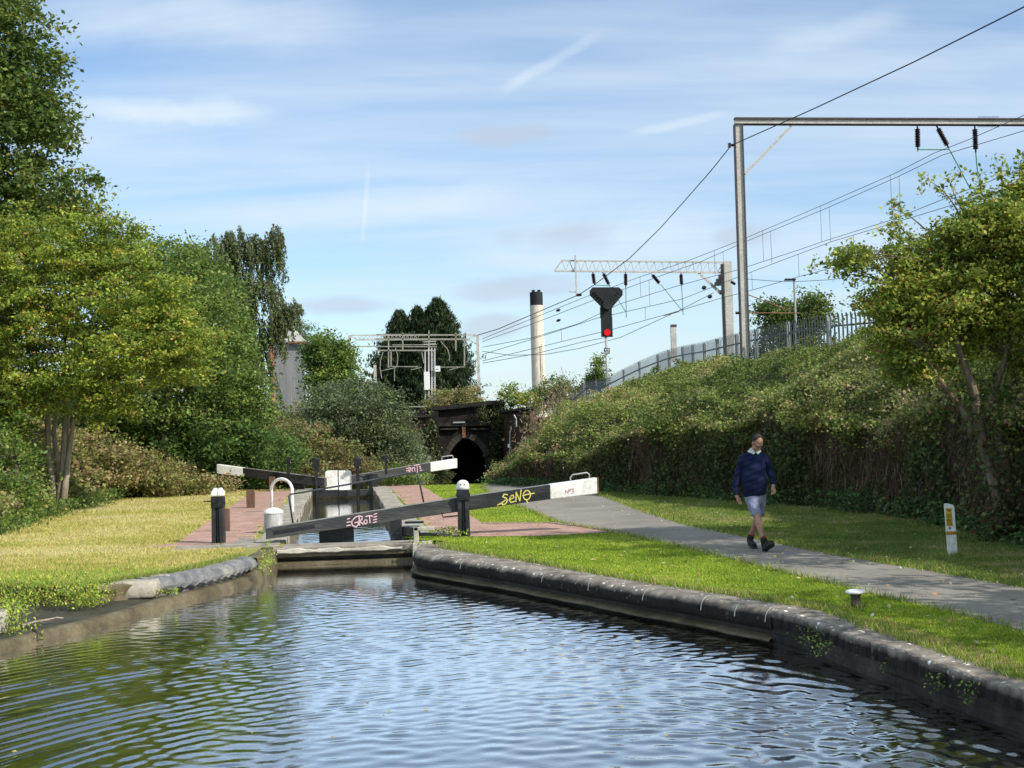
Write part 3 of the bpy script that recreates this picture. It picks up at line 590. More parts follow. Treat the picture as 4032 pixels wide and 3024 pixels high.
# lock chamber ----------------------------------------------------------
lc=thing('lock_chamber','narrow canal lock chamber with worn stone copings between the gates','lock',tuple(LK(0,0)))
for sgn in (-1,1):
    mb=MB(); rows=[]
    for k in range(60):
        s=-0.2+k*0.4 if k<59 else 23.3; rows.append([LK(s,sgn*(1.07+0.006*math.sin(k*1.3)),0.0),LK(s,sgn*(1.07+0.006*math.sin(k*1.3)),-2.6)])
    mb.loft(rows); mb.build('chamber_wall',M['slime'] ,lc)
rng=random.Random(3)
for sgn in (-1,1):
    mb=MB(); s=0.55
    while s<23.2:
        Ls=rng.uniform(0.5,1.1); w=rng.uniform(0.5,0.62); e=rng.uniform(0,0.02); z=0.03+rng.uniform(-0.01,0.012)
        a=[LK(s+0.015,sgn*(1.06+e)),LK(s+Ls-0.015,sgn*(1.06+e)),LK(s+Ls-0.015,sgn*(1.06+w)),LK(s+0.015,sgn*(1.06+w))]
        mb.prism([Vector((p.x,p.y,-0.15)) for p in a],(0,0,0.15+z)); s+=Ls
    mb.build('coping_stones',M['stone_light'],lc,bevel=0.015)
# concrete apron stones just behind the gate on the left, and right
mb=MB()
for (s0,s1,o0,o1,z) in ((-0.45,0.5,-2.2,-1.15,0.02),(0.52,1.6,-2.0,-1.67,0.014),(-0.5,0.4,-3.0,-2.24,0.012),(0.45,1.4,1.68,1.95,0.02)):
    a=[LK(s0,o0),LK(s1,o0),LK(s1,o1),LK(s0,o1)]; mb.prism([Vector((p.x,p.y,-0.1)) for p in a],(0,0,0.1+z))
mb.build('flagstones',M['concrete'],lc,bevel=0.01)
# paving --------------------------------------------------------------
def sheet(name,pts,z,m,kind='structure'):
    mb=MB(); mb.add([(p[0],p[1],z) for p in pts],[tuple(range(len(pts)))]); return tag(mb.build(name,m,tri=True),kind=kind)
PL=[(4.75,-25),(4.75,0),(4.7,6),(4.62,9),(4.55,11.3),(3.77,14.66),(2.7,19.75),(1.85,23.1),(0.9,25.8),(0.0,32.65),(-0.75,38.5),(-1.1,43.2),(-1.0,46.7)]
PR=[(2.0,46.7),(1.9,43),(2.13,38.7),(2.5,35.4),(2.85,29.4),(3.31,24.2),(3.87,21.6),(4.5,18.35),(5.68,14.1),(6.3,10),(6.5,5),(6.6,-25)]
PATH=[tuple(p) for p in smoothpoly(PL,2)]+[tuple(p) for p in smoothpoly(PR,2)]
sheet('towpath',PATH,0.006,M['path'])
BR_R=[tuple(LK(2.6,1.68)[:2]),tuple(LK(24,1.68)[:2]),tuple(LK(24,2.87)[:2]),tuple(LK(3.6,2.87)[:2]),(-0.72,26.5),(0.7,26.0),(1.25,24.9),(1.8,23.4),(1.2,23.15),(0.4,23.0),(-0.2,23.1),(-0.9,23.3),(-1.5,23.7),tuple(LK(0.9,1.9)[:2])]
sheet('brick_paving_right',BR_R,0.010,M['bricks'])
BR_L=[tuple(LK(0.6,-1.72)[:2]),tuple(LK(23,-1.72)[:2]),tuple(LK(23,-3.2)[:2]),tuple(LK(1.0,-3.1)[:2]),(-6.9,23.2),(-6.35,22.9),(-5.5,23.3)]
sheet('brick_paving_left',BR_L,0.010,M['bricks'])
# pale kerb line of bricks edging the paving
mb=MB()
for a,b in (((-0.72,26.5),(0.7,26.0)),((0.7,26.0),(1.25,24.9)),((1.25,24.9),(1.8,23.4))):
    A=Vector((*a,0.0));B=Vector((*b,0.0)); n=int((B-A).length/0.23)
    for k in range(n):
        p=A.lerp(B,(k+0.5)/n); mb.box((p.x,p.y,0.012),((B-A).length/n-0.02,0.11,0.03),Matrix.Rotation(math.atan2((B-A).y,(B-A).x),3,'Z'))
tag(mb.build('paving_kerb',mat('pink_kerb',[(0.3,0.2,0.16),(0.45,0.34,0.28)],5,0.9,0.3,20)),kind='structure')
# ------------------------------------------------------------------ cill slab across the top of the lock
sl_=thing('lock_bridge','weathered concrete sill slab spanning the canal in front of the near gate','lock sill',(-3,22.4,0))
def sl_pt(x,dy,z): return Vector((x,22.42+dy+0.05*(x+3),z))
mb=MB()
mb.prism([sl_pt(-4.3,0,-0.13),sl_pt(-1.8,0,-0.13),sl_pt(-1.8,0.62,-0.13),sl_pt(-4.3,0.62,-0.13)],(0,0,0.125)); mb.build('slab',M['concrete'],sl_,bevel=0.02)
mb=MB(); rows=[]
for k in range(40):
    x=-4.2+k*0.056; a=0.02*vnoise(np.array([[x*6,0,0]]),1)[0]+0.012*vnoise(np.array([[x*19,3,0]]),1)[0]
    rows.append([sl_pt(x,-0.012,-0.05+a),sl_pt(x,-0.03,-0.065+a),sl_pt(x,-0.03,-0.105-a*0.5),sl_pt(x,-0.012,-0.115-a*0.5)])
mb.loft(rows); mb.build('worn_edge',M['concrete_pale'],sl_)
mb=MB(); mb.prism([sl_pt(-4.3,0.03,-0.185),sl_pt(-1.85,0.03,-0.185),sl_pt(-1.85,0.5,-0.185),sl_pt(-4.3,0.5,-0.185)],(0,0,0.055)); mb.build('timber_lip',M['slime'],sl_)
mb=MB(); mb.prism([sl_pt(-4.3,0.22,-1.2),sl_pt(-1.7,0.22,-1.2),sl_pt(-1.7,0.62,-1.2),sl_pt(-4.3,0.62,-1.2)],(0,0,1.01)); mb.build('lower_wall',M['stone_dark'],sl_)
mb=MB(); mb.prism([sl_pt(-4.3,0.1,-1.2),sl_pt(-1.7,0.1,-1.2),sl_pt(-1.7,0.3,-1.2),sl_pt(-4.3,0.3,-1.2)],(0,0,0.93)); mb.build('lower_ledge',M['slime'],sl_,bevel=0.01)
mb=MB(); mb.box((-1.66,22.55,-0.55),(0.33,0.5,1.1)); mb.box((-1.77,22.5,0.12),(0.085,0.12,0.30)); mb.box((-1.63,22.5,0.235),(0.36,0.12,0.07)); mb.build('end_block',M['concrete_pale'],sl_,bevel=0.012)
# ================================================================== LOCK GATES AND FURNITURE
def strokes(name, segs, org, ux, uy, nrm, th, m, parent, lift=0.006):
    """paint strokes as flat ribbons on a face; segs = polylines in (u,v) metres"""
    mb=MB(); ux=Vector(ux); uy=Vector(uy); nrm=Vector(nrm); org=Vector(org)
    for li,sg in enumerate(segs):
        pts=[Vector((a,b)) for a,b in sg]
        for k in range(len(pts)-1):
            a,b=pts[k],pts[k+1]; d=(b-a)
            if d.length<1e-6: continue
            d.normalize(); n=Vector((-d.y,d.x))*th/2; e=d*th*0.35; l=lift+0.0007*((k+li*3)%9)
            q=[a-e-n,b+e-n,b+e+n,a-e+n]
            mb.quad(*[org+ux*p.x+uy*p.y+nrm*l for p in q])
    return mb.build(name,m,parent)
def arc(cx,cy,rx,ry,a0,a1,n=10): return [(cx+rx*math.cos(math.radians(a0+(a1-a0)*i/n)),cy+ry*math.sin(math.radians(a0+(a1-a0)*i/n))) for i in range(n+1)]
# ---- near gate
bl=P(1046,2080,22.95); bm_=P(1793,1961,23.45); br=P(2352,1881,23.85)
bl_b=P(1046,2122,22.95); br_b=P(2358,1944,23.85)
ng=thing('lock_gate','near lock gate: long black balance beam sloping up to a white end over the canal','lock gate',(-3.1,23.2,0))
def beam(pts_top,hs,wd,segs_mat,parent,names,bev=0.008):
    """beam from several top-edge points with heights; vertical faces"""
    out=[]
    for i in range(len(pts_top)-1):
        a,b=Vector(pts_top[i]),Vector(pts_top[i+1]); d=(b-a); sd=Vector((-d.y,d.x,0)).normalized()*wd
        h0,h1=hs[i],hs[i+1]; mb=MB()
        vs=[a,a+sd,a+sd-Vector((0,0,h0)),a-Vector((0,0,h0)),b,b+sd,b+sd-Vector((0,0,h1)),b-Vector((0,0,h1))]
        mb.add(vs,[(0,1,2,3),(4,7,6,5),(0,4,5,1),(1,5,6,2),(2,6,7,3),(3,7,4,0)])
        out.append((mb,segs_mat[i],names[i]))
    for mb,m,n in out: mb.build(n,m,parent,bevel=bev)
def lerp3(a,b,t): return Vector(a).lerp(Vector(b),t)
wj_top=lerp3(bm_,br,(2163-1793)/(2352-1793))
mid_h=0.268
beam([bl,bm_,wj_top],[0.2,0.262,0.272],0.26,[M['black_worn'],M['black']],ng,['balance_beam','balance_beam'])
beam([wj_top,br],[0.280,0.300],0.262,[M['white']],ng,['beam_end'],0.02)
d=(br-bl); U=Vector((d.x,d.y,d.z)).normalized(); FN=Vector((U.y,-U.x,0)).normalized()   # face normal toward camera
VUP=Vector((0,0,1))
# hand grip hoop on the white end
def hoop(a,b,h,r,m,parent,name='hand_hoop'):
    a=Vector(a);b=Vector(b); mb=MB(); c=0.04; u=(b-a).normalized()
    mb.tube([a,a+Vector((0,0,h-c)),a+Vector((0,0,h))+u*c,b+Vector((0,0,h))-u*c,b+Vector((0,0,h-c)),b],r,8); mb.build(name,m,parent,smooth=True)
k=(br-wj_top); hoop(wj_top+k*0.46-FN*0.12,wj_top+k*0.86-FN*0.12,0.115,0.014,M['galv_pale'],ng)
mb=MB(); mb.box(br-Vector((0,0,0.15))+U*0.012-FN*0.13,(0.02,0.27,0.31),Matrix.Rotation(math.atan2(U.y,U.x),3,'Z')); mb.build('end_plate',M['rust'],ng)
# No3 lettering
sN=0.085
org=br-U*0.62-Vector((0,0,0.215))
no=[[(0,0),(0,sN),(0.055,0),(0.055,sN)], arc(0.088,0.065,0.014,0.017,0,360,10), arc(0.135,0.063,0.025,0.022,140,-90,8)+arc(0.135,0.021,0.027,0.021,90,-140,8)]
strokes('number_lettering',no,org,U,VUP,FN,0.011,M['redpaint'],ng)
# yellow tag  -SENO-
org=wj_top-U*0.93-Vector((0,0,0.235)); S=0.19
def sc(pts,k=S): return [(a*k,b*k) for a,b in pts]
yl=[[(-0.35,0.02),(-0.12,0.12),(0.05,0.10)], [(0.62,0.88),(0.3,0.98),(0.15,0.75),(0.5,0.55),(0.62,0.3),(0.42,0.02),(0.1,-0.02),(0.05,0.18),(0.45,0.4)],
 [(0.85,0.35),(1.25,0.5),(1.2,0.75),(0.95,0.7),(0.8,0.35),(0.95,0.08),(1.3,0.12)], [(1.45,0.1),(1.5,1.0),(1.85,0.1),(2.0,1.15)],
 arc(2.55,0.55,0.36,0.45,0,360,14), [(2.15,0.55),(2.6,0.62),(3.15,0.62),(3.3,0.62)], [(2.5,0.1),(2.6,-0.15)]]
strokes('yellow_graffiti',[sc(s) for s in yl],org,U,VUP,FN,0.021,M['yellowpaint'],ng)
# pink tag  GROT with bars
U1=(bm_-bl).normalized(); org=lerp3(bl,bm_,(1362-1046)/(1793-1046))-Vector((0,0,0.215)); S=0.15
pk=[[(0.05,1.0),(0.35,1.05)],[(-0.02,0.6),(0.38,0.62)],[(-0.05,0.18),(0.4,0.2)],
 [(1.45,1.15),(1.0,1.05),(0.55,0.6),(0.65,0.1),(1.1,-0.15),(1.4,0.1),(1.35,0.45),(0.95,0.4)],[(1.55,0.0),(1.5,1.2),(1.9,1.0),(1.85,0.65),(1.5,0.55),(2.0,0.05)],
 arc(2.3,0.3,0.2,0.25,0,360,10),[(2.35,0.95),(2.75,1.0),(3.2,0.85)],[(2.8,0.95),(2.85,0.1)],
 [(3.35,0.72),(3.7,0.76)],[(3.3,0.38),(3.7,0.42)],[(3.28,0.05),(3.66,0.09)],[(3.38,1.05),(3.72,1.12)]]
strokes('pink_graffiti',[sc(s,0.146) for s in pk],org,U1,VUP,FN,0.020,M['pinkpaint'],ng)
# bolted iron strap at the low end, long dark plate
mb=MB(); a=bl+U1*0.14-Vector((0,0,0.10))+FN*0.006; b=bl+U1*0.88-Vector((0,0,0.105))+FN*0.006; mb.bar(a,b,0.012,0.06)
for t in (0.08,0.3,0.5,0.72,0.92):
    p=a.lerp(b,t)+FN*0.008; mb.box(p,(0.022,0.02,0.022))
mb.build('iron_strap',M['iron'],ng)
# gate leaf below the beam (mostly under water) + hanging board
mb=MB(); mb.bar(LK(0.22,-1.0,-0.35),LK(0.22,1.05,-0.35),0.12,0.08); mb.build('gate_leaf',M['black_worn'],ng)
b0=P(1255,2104,23.35); b1=P(1391,2104,23.35)
mb=MB(); mb.box(((b0.x+b1.x)/2,23.42,0.06),(b1.x-b0.x,0.06,0.42)); mb.build('paddle_board',M['black'],ng)
# heel post, collar
hp=P(1560,2090,23.4); mb=MB(); mb.bar((hp.x,23.4,-1),(hp.x,23.4,0.36),0.2,0.2,(0,1,0)); mb.build('heel_post',M['black'],ng)
mb=MB(); mb.lathe((hp.x+0.28,23.3,0.05),[(0.16,0),(0.17,0.02),(0.17,0.16),(0.16,0.18)],16); mb.bar((hp.x,23.3,0.12),(hp.x+0.75,23.32,0.06),0.09,0.05); mb.box((hp.x+0.35,23.25,0.30),(0.34,0.2,0.03)); mb.build('anchor_collar',M['iron'],ng)
# hand rail on the gate: left post, rail, right post
ra=P(1154,2056,23.3); rb=P(1137,1950,23.3); rc=P(1642,1858,23.7); rd=P(1669,1972,23.75)
mb=MB(); mb.tube([ra-Vector((0,0,0.05)),rb-Vector((0,0,0.02)),rb+Vector((0.03,0,0.015)),lerp3(rb,rc,0.5),rc-Vector((0.04,0,0)),rc+Vector((0.01,0,-0.03)),rd-Vector((0,0,0.05))],0.017,8); mb.build('hand_rail',M['rail_grey'],ng,smooth=True)
mb=MB(); a=bm_+U*(-0.15)-Vector((0,0,0.29))+FN*0.1; mb.tube([a+Vector((-0.12,0,0.05)),a+Vector((-0.1,0,-0.03)),a+Vector((0.2,0,-0.01))],0.015,6); mb.build('latch_bar',M['iron'],ng)
# ---- paddle gear posts
def paddle_post(x,y,h,label,domed,handle=None):
    t=thing('paddle_post',label,'paddle gear',(x,y,0),'paddle gear posts beside the near gate')
    def at(a,b,c): return (x+a,y+b,c)
    mb=MB(); w=0.235
    mb.bar(at(-0.075,0,-0.1),at(-0.065,0,0.66*h),0.075,0.2,(0,1,0)); mb.bar(at(0.075,0,-0.1),at(0.065,0,0.66*h),0.075,0.2,(0,1,0)); mb.box(at(0,0.05,0.3*h),(0.09,0.08,0.7*h)); mb.build('stand',M['black'],t,bevel=0.008)
    mb=MB(); mb.tube([at(0,-0.06,0.02),at(0,-0.06,0.7*h)],0.018,6)
    for i in range(22): mb.box(at(0,-0.078,0.05+i*0.028*h),(0.036,0.014,0.012))
    mb.build('rack_bar',M['iron'],t)
    mb=MB(); mb.box(at(0,0,0.74*h),(0.225,0.2,0.2*h)); mb.lathe(at(-0.02,-0.12,0.0),[(0.001,0)],4) if 0 else None
    for a,c,r in ((-0.05,0.77,0.05),(0.055,0.70,0.042)):
        base=Vector(at(a,-0.1,c*h)); mb.tube([base,base+Vector((0,-0.05,0))],r,14)
    mb.tube([at(-0.13,0.0,0.74*h),at(0.13,0,0.74*h)],0.03,10); mb.box(at(0.02,-0.1,0.665*h),(0.2,0.06,0.03)); mb.build('gearbox',M['iron'],t,bevel=0.006)
    if domed:
        mb=MB(); mb.lathe(at(0,0,0.83*h),[(0.118,0),(0.12,0.06),(0.112,0.11),(0.09,0.15),(0.055,0.175),(0.01,0.183)],20,1,0.85); mb.build('cap',M['white_dirty'],t,smooth=True)
        mb=MB()
        for a in (-0.035,0.04): mb.lathe(Vector(at(a,-0.098,0.935*h)),[(0.012,-0.01),(0.014,0.0),(0.012,0.01)],8)
        mb.build('cap_bolt',M['galv'],t)
    else:
        for sg in (-1,1):
            mb=MB(); c=Vector(at(sg*0.058,0,0.85*h)); pr=[]
            mb.prism([c+Vector((a,-0.09,b)) for a,b in ((-0.055,0),(0.055,0),(0.055,0.09) if sg<0 else (0.055,0.07),(0.03,0.145) if sg<0 else (0.0,0.15),(-0.0,0.15) if sg<0 else (-0.03,0.145),(-0.055,0.07) if sg<0 else (-0.055,0.09))],(0,0.18,0)); mb.build('cap',M['white_dirty'],t,bevel=0.015)
        mb=MB(); mb.tube([at(-0.1,0,0.76*h),at(-0.27,0,0.757*h)],0.014,8); mb.build('spindle',M['rust'],t,smooth=True)
    return t
g1=G(862,2140); g2=G(1828,2112)
paddle_post(g1.x,g1.y,1.03,'black iron paddle post with a split white cap on the left bank',False)
paddle_post(g2.x,g2.y,1.03,'black iron paddle post with domed white cap before the near beam',True)
# ---- bollard with white cap (left of beam)
bp=P(1078,2100,25.6); t=thing('bollard','squat grey timber bollard with a white mushroom cap behind the near beam tip','bollard',(bp.x,25.6,0))
mb=MB(); mb.lathe((bp.x,25.6,0),[(0.185,-0.05),(0.185,0.40)],24); mb.build('post',M['greypaint'],t,smooth=False)
mb=MB(); mb.lathe((bp.x,25.6,0.40),[(0.195,0.0),(0.2,0.02),(0.19,0.05),(0.14,0.085),(0.07,0.11),(0.01,0.118)],24); mb.build('cap',M['white'],t,smooth=True)
# small mooring bollard on the right bank
mp_=G(3371,2396); t=thing('bollard','small rusty mooring bollard with a flat white top on the right lawn edge','bollard',(mp_.x,mp_.y,0))
mb=MB(); mb.lathe((mp_.x,mp_.y,0),[(0.062,-0.03),(0.05,0.05),(0.047,0.12),(0.06,0.152)],18); mb.build('post',mat('rusted_dark',[(0.04,0.028,0.022),(0.12,0.09,0.07),(0.2,0.17,0.14)],12,0.8,0.5,30),t,smooth=True)
mb=MB(); mb.lathe((mp_.x,mp_.y,0.15),[(0.06,0),(0.10,0.008),(0.104,0.02),(0.095,0.033),(0.05,0.044),(0.01,0.046)],22); mb.build('cap',M['white'],t,smooth=True)
# ---- white ladder hoop
a=P(1070,1990,33.0); b=P(1152,2010,32.3); t_=thing('ladder_hoop','white painted tubular hoop standing at the chamber ladder on the left','ladder hoop',(a.x,33,0))
mb=MB(); hz=P(1110,1886,32.6).z; pts=[Vector((a.x,33,-0.05))]; 
w2=(b.x-a.x)/2; cxm=(a.x+b.x)/2
for i in range(13):
    an=math.pi-math.pi*i/12; pts.append(Vector((cxm+w2*math.cos(an),33-0.7*(i/12),hz-w2+w2*math.sin(an))))
pts.append(Vector((b.x,32.3,-0.4)))
mb.tube(pts,0.04,10); mb.build('tube',M['white'],t_,smooth=True)
# ---- brown timber posts
for (px,y0,y1,wpx,lab) in ((988,2001,1929,30,'short brown timber post on the left brick paving, clear of the others'),(893,2093,2003,24,'brown timber post hidden behind the black paddle post'),(1072,1935,1877,22,'brown timber post seen through the white hoop under the far beam')):
    g=G(px,y0); hh=(y0-y1)/FP*g.y; ww=wpx/FP*g.y
    mb=MB(); mb.box((g.x,g.y,hh/2-0.05),(ww,ww*0.8,hh+0.1)); o=mb.build('timber_post',M['brownpost'],bevel=0.01); tag(o,lab,'post',None)
# ---- far gates
fg=thing('lock_gate','far left lock gate leaf with a black beam ending in white to the left','lock gate',tuple(LK(22.9,-0.6)))
fg2=thing('lock_gate','far right lock gate leaf with pink graffiti, white end and hand hoop','lock gate',tuple(LK(22.9,0.6)))
def pz(px,py,Y): return P(px,py,Y)
# left beam
a=pz(866,1827,46.6); j=pz(970,1841,46.4); e=pz(1290,1881,45.6)
beam([a,j],[0.335,0.33],-0.3,[M['white']],fg,['beam_end'],0.015); beam([j,e],[0.325,0.31],-0.3,[M['black']],fg,['balance_beam'])
# right beam
a=pz(1378,1874,45.7); j=pz(1695,1821,46.8); e=pz(1800,1805,47.1)
beam([a,j],[0.30,0.325],0.3,[M['black_worn']],fg2,['balance_beam']); beam([j,e],[0.34,0.35],0.3,[M['white']],fg2,['beam_end'],0.015)
hoop(lerp3(j,e,0.42)+Vector((0,0.1,-0.02)),lerp3(j,e,0.84)+Vector((0,0.1,-0.02)),0.16,0.02,M['galv_pale'],fg2)
uf=(e-a).normalized(); nf=Vector((uf.y,-uf.x,0)).normalized(); S=0.21
org=lerp3(a,j,(1598-1378)/(1695-1378))-Vector((0,0,0.27))
pk2=[[(0.0,0.95),(0.25,1.0)],[(0,0.55),(0.25,0.57)],[(0,0.15),(0.25,0.17)],[(0.45,0.0),(0.5,1.1),(0.85,0.95),(0.8,0.6),(0.5,0.5),(0.95,0.0)],[(1.1,0.1),(1.1,0.9),(1.6,0.9),(1.6,0.15),(1.1,0.1)],[(1.5,1.3),(2.5,1.35)],[(2.05,1.3),(2.1,0.0)],[(2.45,0.95),(2.7,0.98),(2.6,0.75)],[(2.5,0.55),(2.8,0.6)],[(2.6,0.2),(3.0,0.22)]]
strokes('pink_graffiti',[sc(s,0.2) for s in pk2],org,uf,VUP,nf,0.028,M['pinkpaint'],fg2)
# white mitre boards
for fgp,x0,x1 in ((fg,1280,1330),(fg2,1333,1385)):
    p0=pz(x0,1853,45.55); p1=pz(x1,1925,45.55); mb=MB(); cw=0.09; w_=p1.x-p0.x
    x_l,x_r,zt,zb=p0.x,p1.x,p0.z,p1.z-0.03
    pts=[(x_l,zb),(x_r,zb),(x_r,zt),(x_l,zt)]
    if fgp is fg: pts=[(x_l,zb),(x_r,zb),(x_r,zt),(x_l+cw,zt),(x_l+0.03,zt-0.03),(x_l,zt-cw)]
    else: pts=[(x_l,zb),(x_r,zb),(x_r,zt-cw),(x_r-0.03,zt-0.03),(x_r-cw,zt),(x_l,zt)]
    mb.prism([Vector((q[0],45.52,q[1])) for q in pts],(0,0.09,0)); mb.build('mitre_board',M['white_dirty'],fgp,bevel=0.01)
# gate leaves: vertical plank faces, top rails
for fgp,x0,x1 in ((fg,1200,1331),(fg2,1332,1478)):
    p0=pz(x0,1930,45.8); p1=pz(x1,1930,45.8); n=5; mb=MB()
    mb.box(((p0.x+p1.x)/2,45.85,p0.z-0.12),(p1.x-p0.x-0.01,0.16,0.22)); mb.build('top_rail',M['black_worn'],fgp,bevel=0.01)
    mb=MB()
    for k in range(n): mb.box((p0.x+(p1.x-p0.x)*(k+0.5)/n,45.9,-0.9),((p1.x-p0.x)/n-0.02,0.08,1.4))
    mb.build('gate_planks',M['slime'],fgp)
# heel blocks under the beams
for fgp,px in ((fg,1180),(fg2,1470)):
    p=pz(px,1925,45.9); mb=MB(); mb.box((p.x,46.0,0.22),(0.3,0.3,0.6)); mb.box((p.x+0.2*(1 if fgp is fg2 else -1),46.0,0.32),(0.3,0.25,0.18)); mb.build('heel_block',M['black'],fgp,bevel=0.01)
# paddle gear on the gates
def gate_gear(px,ytop,ybot,par,big):
    p=pz(px,ybot,45.45); q=pz(px,ytop,45.45); mb=MB(); h=q.z-p.z
    if big:
        mb.bar((p.x,45.4,p.z-0.55),(p.x,45.4,q.z-0.3),0.11,0.1,(0,1,0)); mb.box((p.x-0.0,45.4,q.z-0.2),(0.24,0.22,0.26)); mb.lathe((p.x,45.4,q.z-0.09),[(0.11,0),(0.12,0.05),(0.07,0.1),(0.01,0.11)],12); mb.tube([(p.x,45.3,-0.45),(p.x,45.3,p.z)],0.03,6)
        mb.tube([(p.x-0.03,45.25,q.z-0.2),(p.x-0.03,45.15,q.z-0.2)],0.07,12)
    else:
        mb.bar((p.x,45.4,p.z-0.05),(p.x,45.4,q.z),0.09,0.09,(0,1,0)); mb.box((p.x+0.0,45.38,q.z-0.06),(0.14,0.14,0.14)); mb.lathe((p.x+0.09,45.33,q.z-0.24),[(0.03,0),(0.05,0.03),(0.03,0.07)],8)
    mb.build('paddle_gear',M['iron'],par,bevel=0.005)
gate_gear(1247,1803,1900,fg,True); gate_gear(1410,1800,1895,fg2,True); gate_gear(1137,1800,1868,fg,False); gate_gear(1521,1793,1862,fg2,False)
for par,a,b in ((fg,(1140,1814),(1240,1817)),(fg2,(1416,1811),(1545,1803))):
    A=pz(*a,45.4); B=pz(*b,45.4); mb=MB(); mb.tube([A,B],0.014,6); mb.build('cross_shaft',M['iron'],par)
# ---- white marker post with yellow sign
mg=G(3752,2192); t=thing('marker_post','white plastic marker post with a yellow notice beside the towpath','marker post',(mg.x,mg.y,0))
lean=Matrix.Rotation(math.radians(-1.5),4,'Y'); H_=0.62
k=mg.y/FP; H_=208*k; Wd=40*k
prof=[(-Wd/2,-0.05),(Wd/2,-0.05),(Wd/2,H_*0.93),(Wd*0.42,H_*0.965),(0,H_*0.99),(-Wd*0.4,H_),(-Wd/2,H_*0.985)]
lx=lambda u,z: Vector((mg.x+u-0.03*z,mg.y-0.0,z))
mb=MB(); mb.prism([lx(u,z) for u,z in prof],(0.02,0.07,0)); mb.build('post',M['plastic_white'],t,bevel=0.006)
def onpost(name,u0,u1,z0,z1,m,lift=0.004,par=t): 
    mb=MB(); mb.quad(*[lx(u,z)+Vector((0,-lift,0)) for u,z in ((u0,z0),(u1,z0),(u1,z1),(u0,z1))]); return mb.build(name,m,par)
onpost('notice',-Wd*0.40,Wd*0.2,H_*0.58,H_*0.915,M['yellow'])
onpost('reflective_band',-Wd*0.5,Wd*0.5,H_*0.415,H_*0.475,M['orange'])
mb=MB(); rr=random.Random(5)
def row(u0,u1,z,h): 
    u=u0
    while u<u1:
        w=rr.uniform(0.4,1.0)*h*1.1; mb.quad(*[lx(a,b)+Vector((0,-0.007,0)) for a,b in ((u,z),(min(u+w,u1),z),(min(u+w,u1),z+h),(u,z+h))]); u+=w+h*0.35
row(-Wd*0.36,Wd*0.16,H_*0.88,H_*0.012); row(-Wd*0.2,Wd*0.02,H_*0.855,H_*0.02)
for z in (0.79,0.765,0.74,0.70,0.675,0.65,0.625,0.60): row(-Wd*0.35,Wd*0.15,H_*z,H_*0.010)
o=mb.build('notice_text',M['iron'],t)
onpost('small_mark',-Wd*0.18,-Wd*0.04,H_*0.52,H_*0.555,M['signal_black'])
# ---- stick, log and litter on the ledge
def twig(name,pts,r,label,m='bark_pale'):
    mb=MB(); mb.tube(pts,[r*(1-0.5*i/len(pts)) for i in range(len(pts))],7); o=mb.build(name,M[m],smooth=True); return tag(o,label,'branch')
q=[G(88,2463,-0.2),G(140,2448,-0.19),G(190,2440,-0.18),G(222,2432,-0.17),G(250,2434,-0.18)]
twig('fallen_branch',q,0.017,'pale broken branch lying on the silted ledge at lower left')
q=[G(130,2480,-0.2),G(165,2500,-0.23),G(170,2530,-0.36)]
twig('fallen_branch',q,0.012,'dark twig hanging over the ledge lip into the water','bark_dark')
lg=G(3170,1985); mb=MB(); mb.tube([(lg.x-0.16,lg.y,0.07),(lg.x+0.18,lg.y+0.1,0.12)],[0.09,0.08],12); tag(mb.build('log',M['brownpost'],smooth=False),'short sawn brown log under the ivy hedge behind the walker','log')
# ================================================================== RIGHT EMBANKMENT
def poly_at(poly, n):
    """resample polyline of Vectors to n points by arclength"""
    P_=[Vector(p) for p in poly]; d=[0]
    for a,b in zip(P_,P_[1:]): d.append(d[-1]+(b-a).length)
    out=[]
    for k in range(n):
        s=d[-1]*k/(n-1); i=0
        while i<len(d)-2 and d[i+1]<s: i+=1
        t=(s-d[i])/max(1e-9,d[i+1]-d[i]); out.append(P_[i].lerp(P_[i+1],min(1,max(0,t))))
    return out
NT=150
# foot of hedge, near to far (x,y,z)
BA=poly_at([(9.5,-25,0),(8.7,2,0),(8.4,12,0),(8.0,18,0.02),(8.0,24,0.05),(7.5,26.8,0.05),(6.45,30,0.03),(4.8,34.4,0),(2.8,39.4,0),(0.85,43.2,0),(-0.55,47,0),(-0.9,52,-1.2),(-1.2,60,-2.1),(-1.6,75,-2.2),(-1.75,89,-2.2)],NT)
BF=[(26,-10,3.3),(22,18,3.3),(18,29.5,3.25),(14,36.2,3.2),(11.7,39.8,3.15),(10.2,41.1,3.1),(9.4,43.5,3.1),(8.9,46.5,3.1),(8.25,51.2,3.1),(7.4,55.4,3.05),(6.9,60.6,3.0),(6.3,66,2.9),(5.25,71,2.1),(3.9,76,1.1),(2.8,82,0.8),(1.6,88,1.4)]
BFp=poly_at([(x,y,z) for x,y,z in BF],NT)
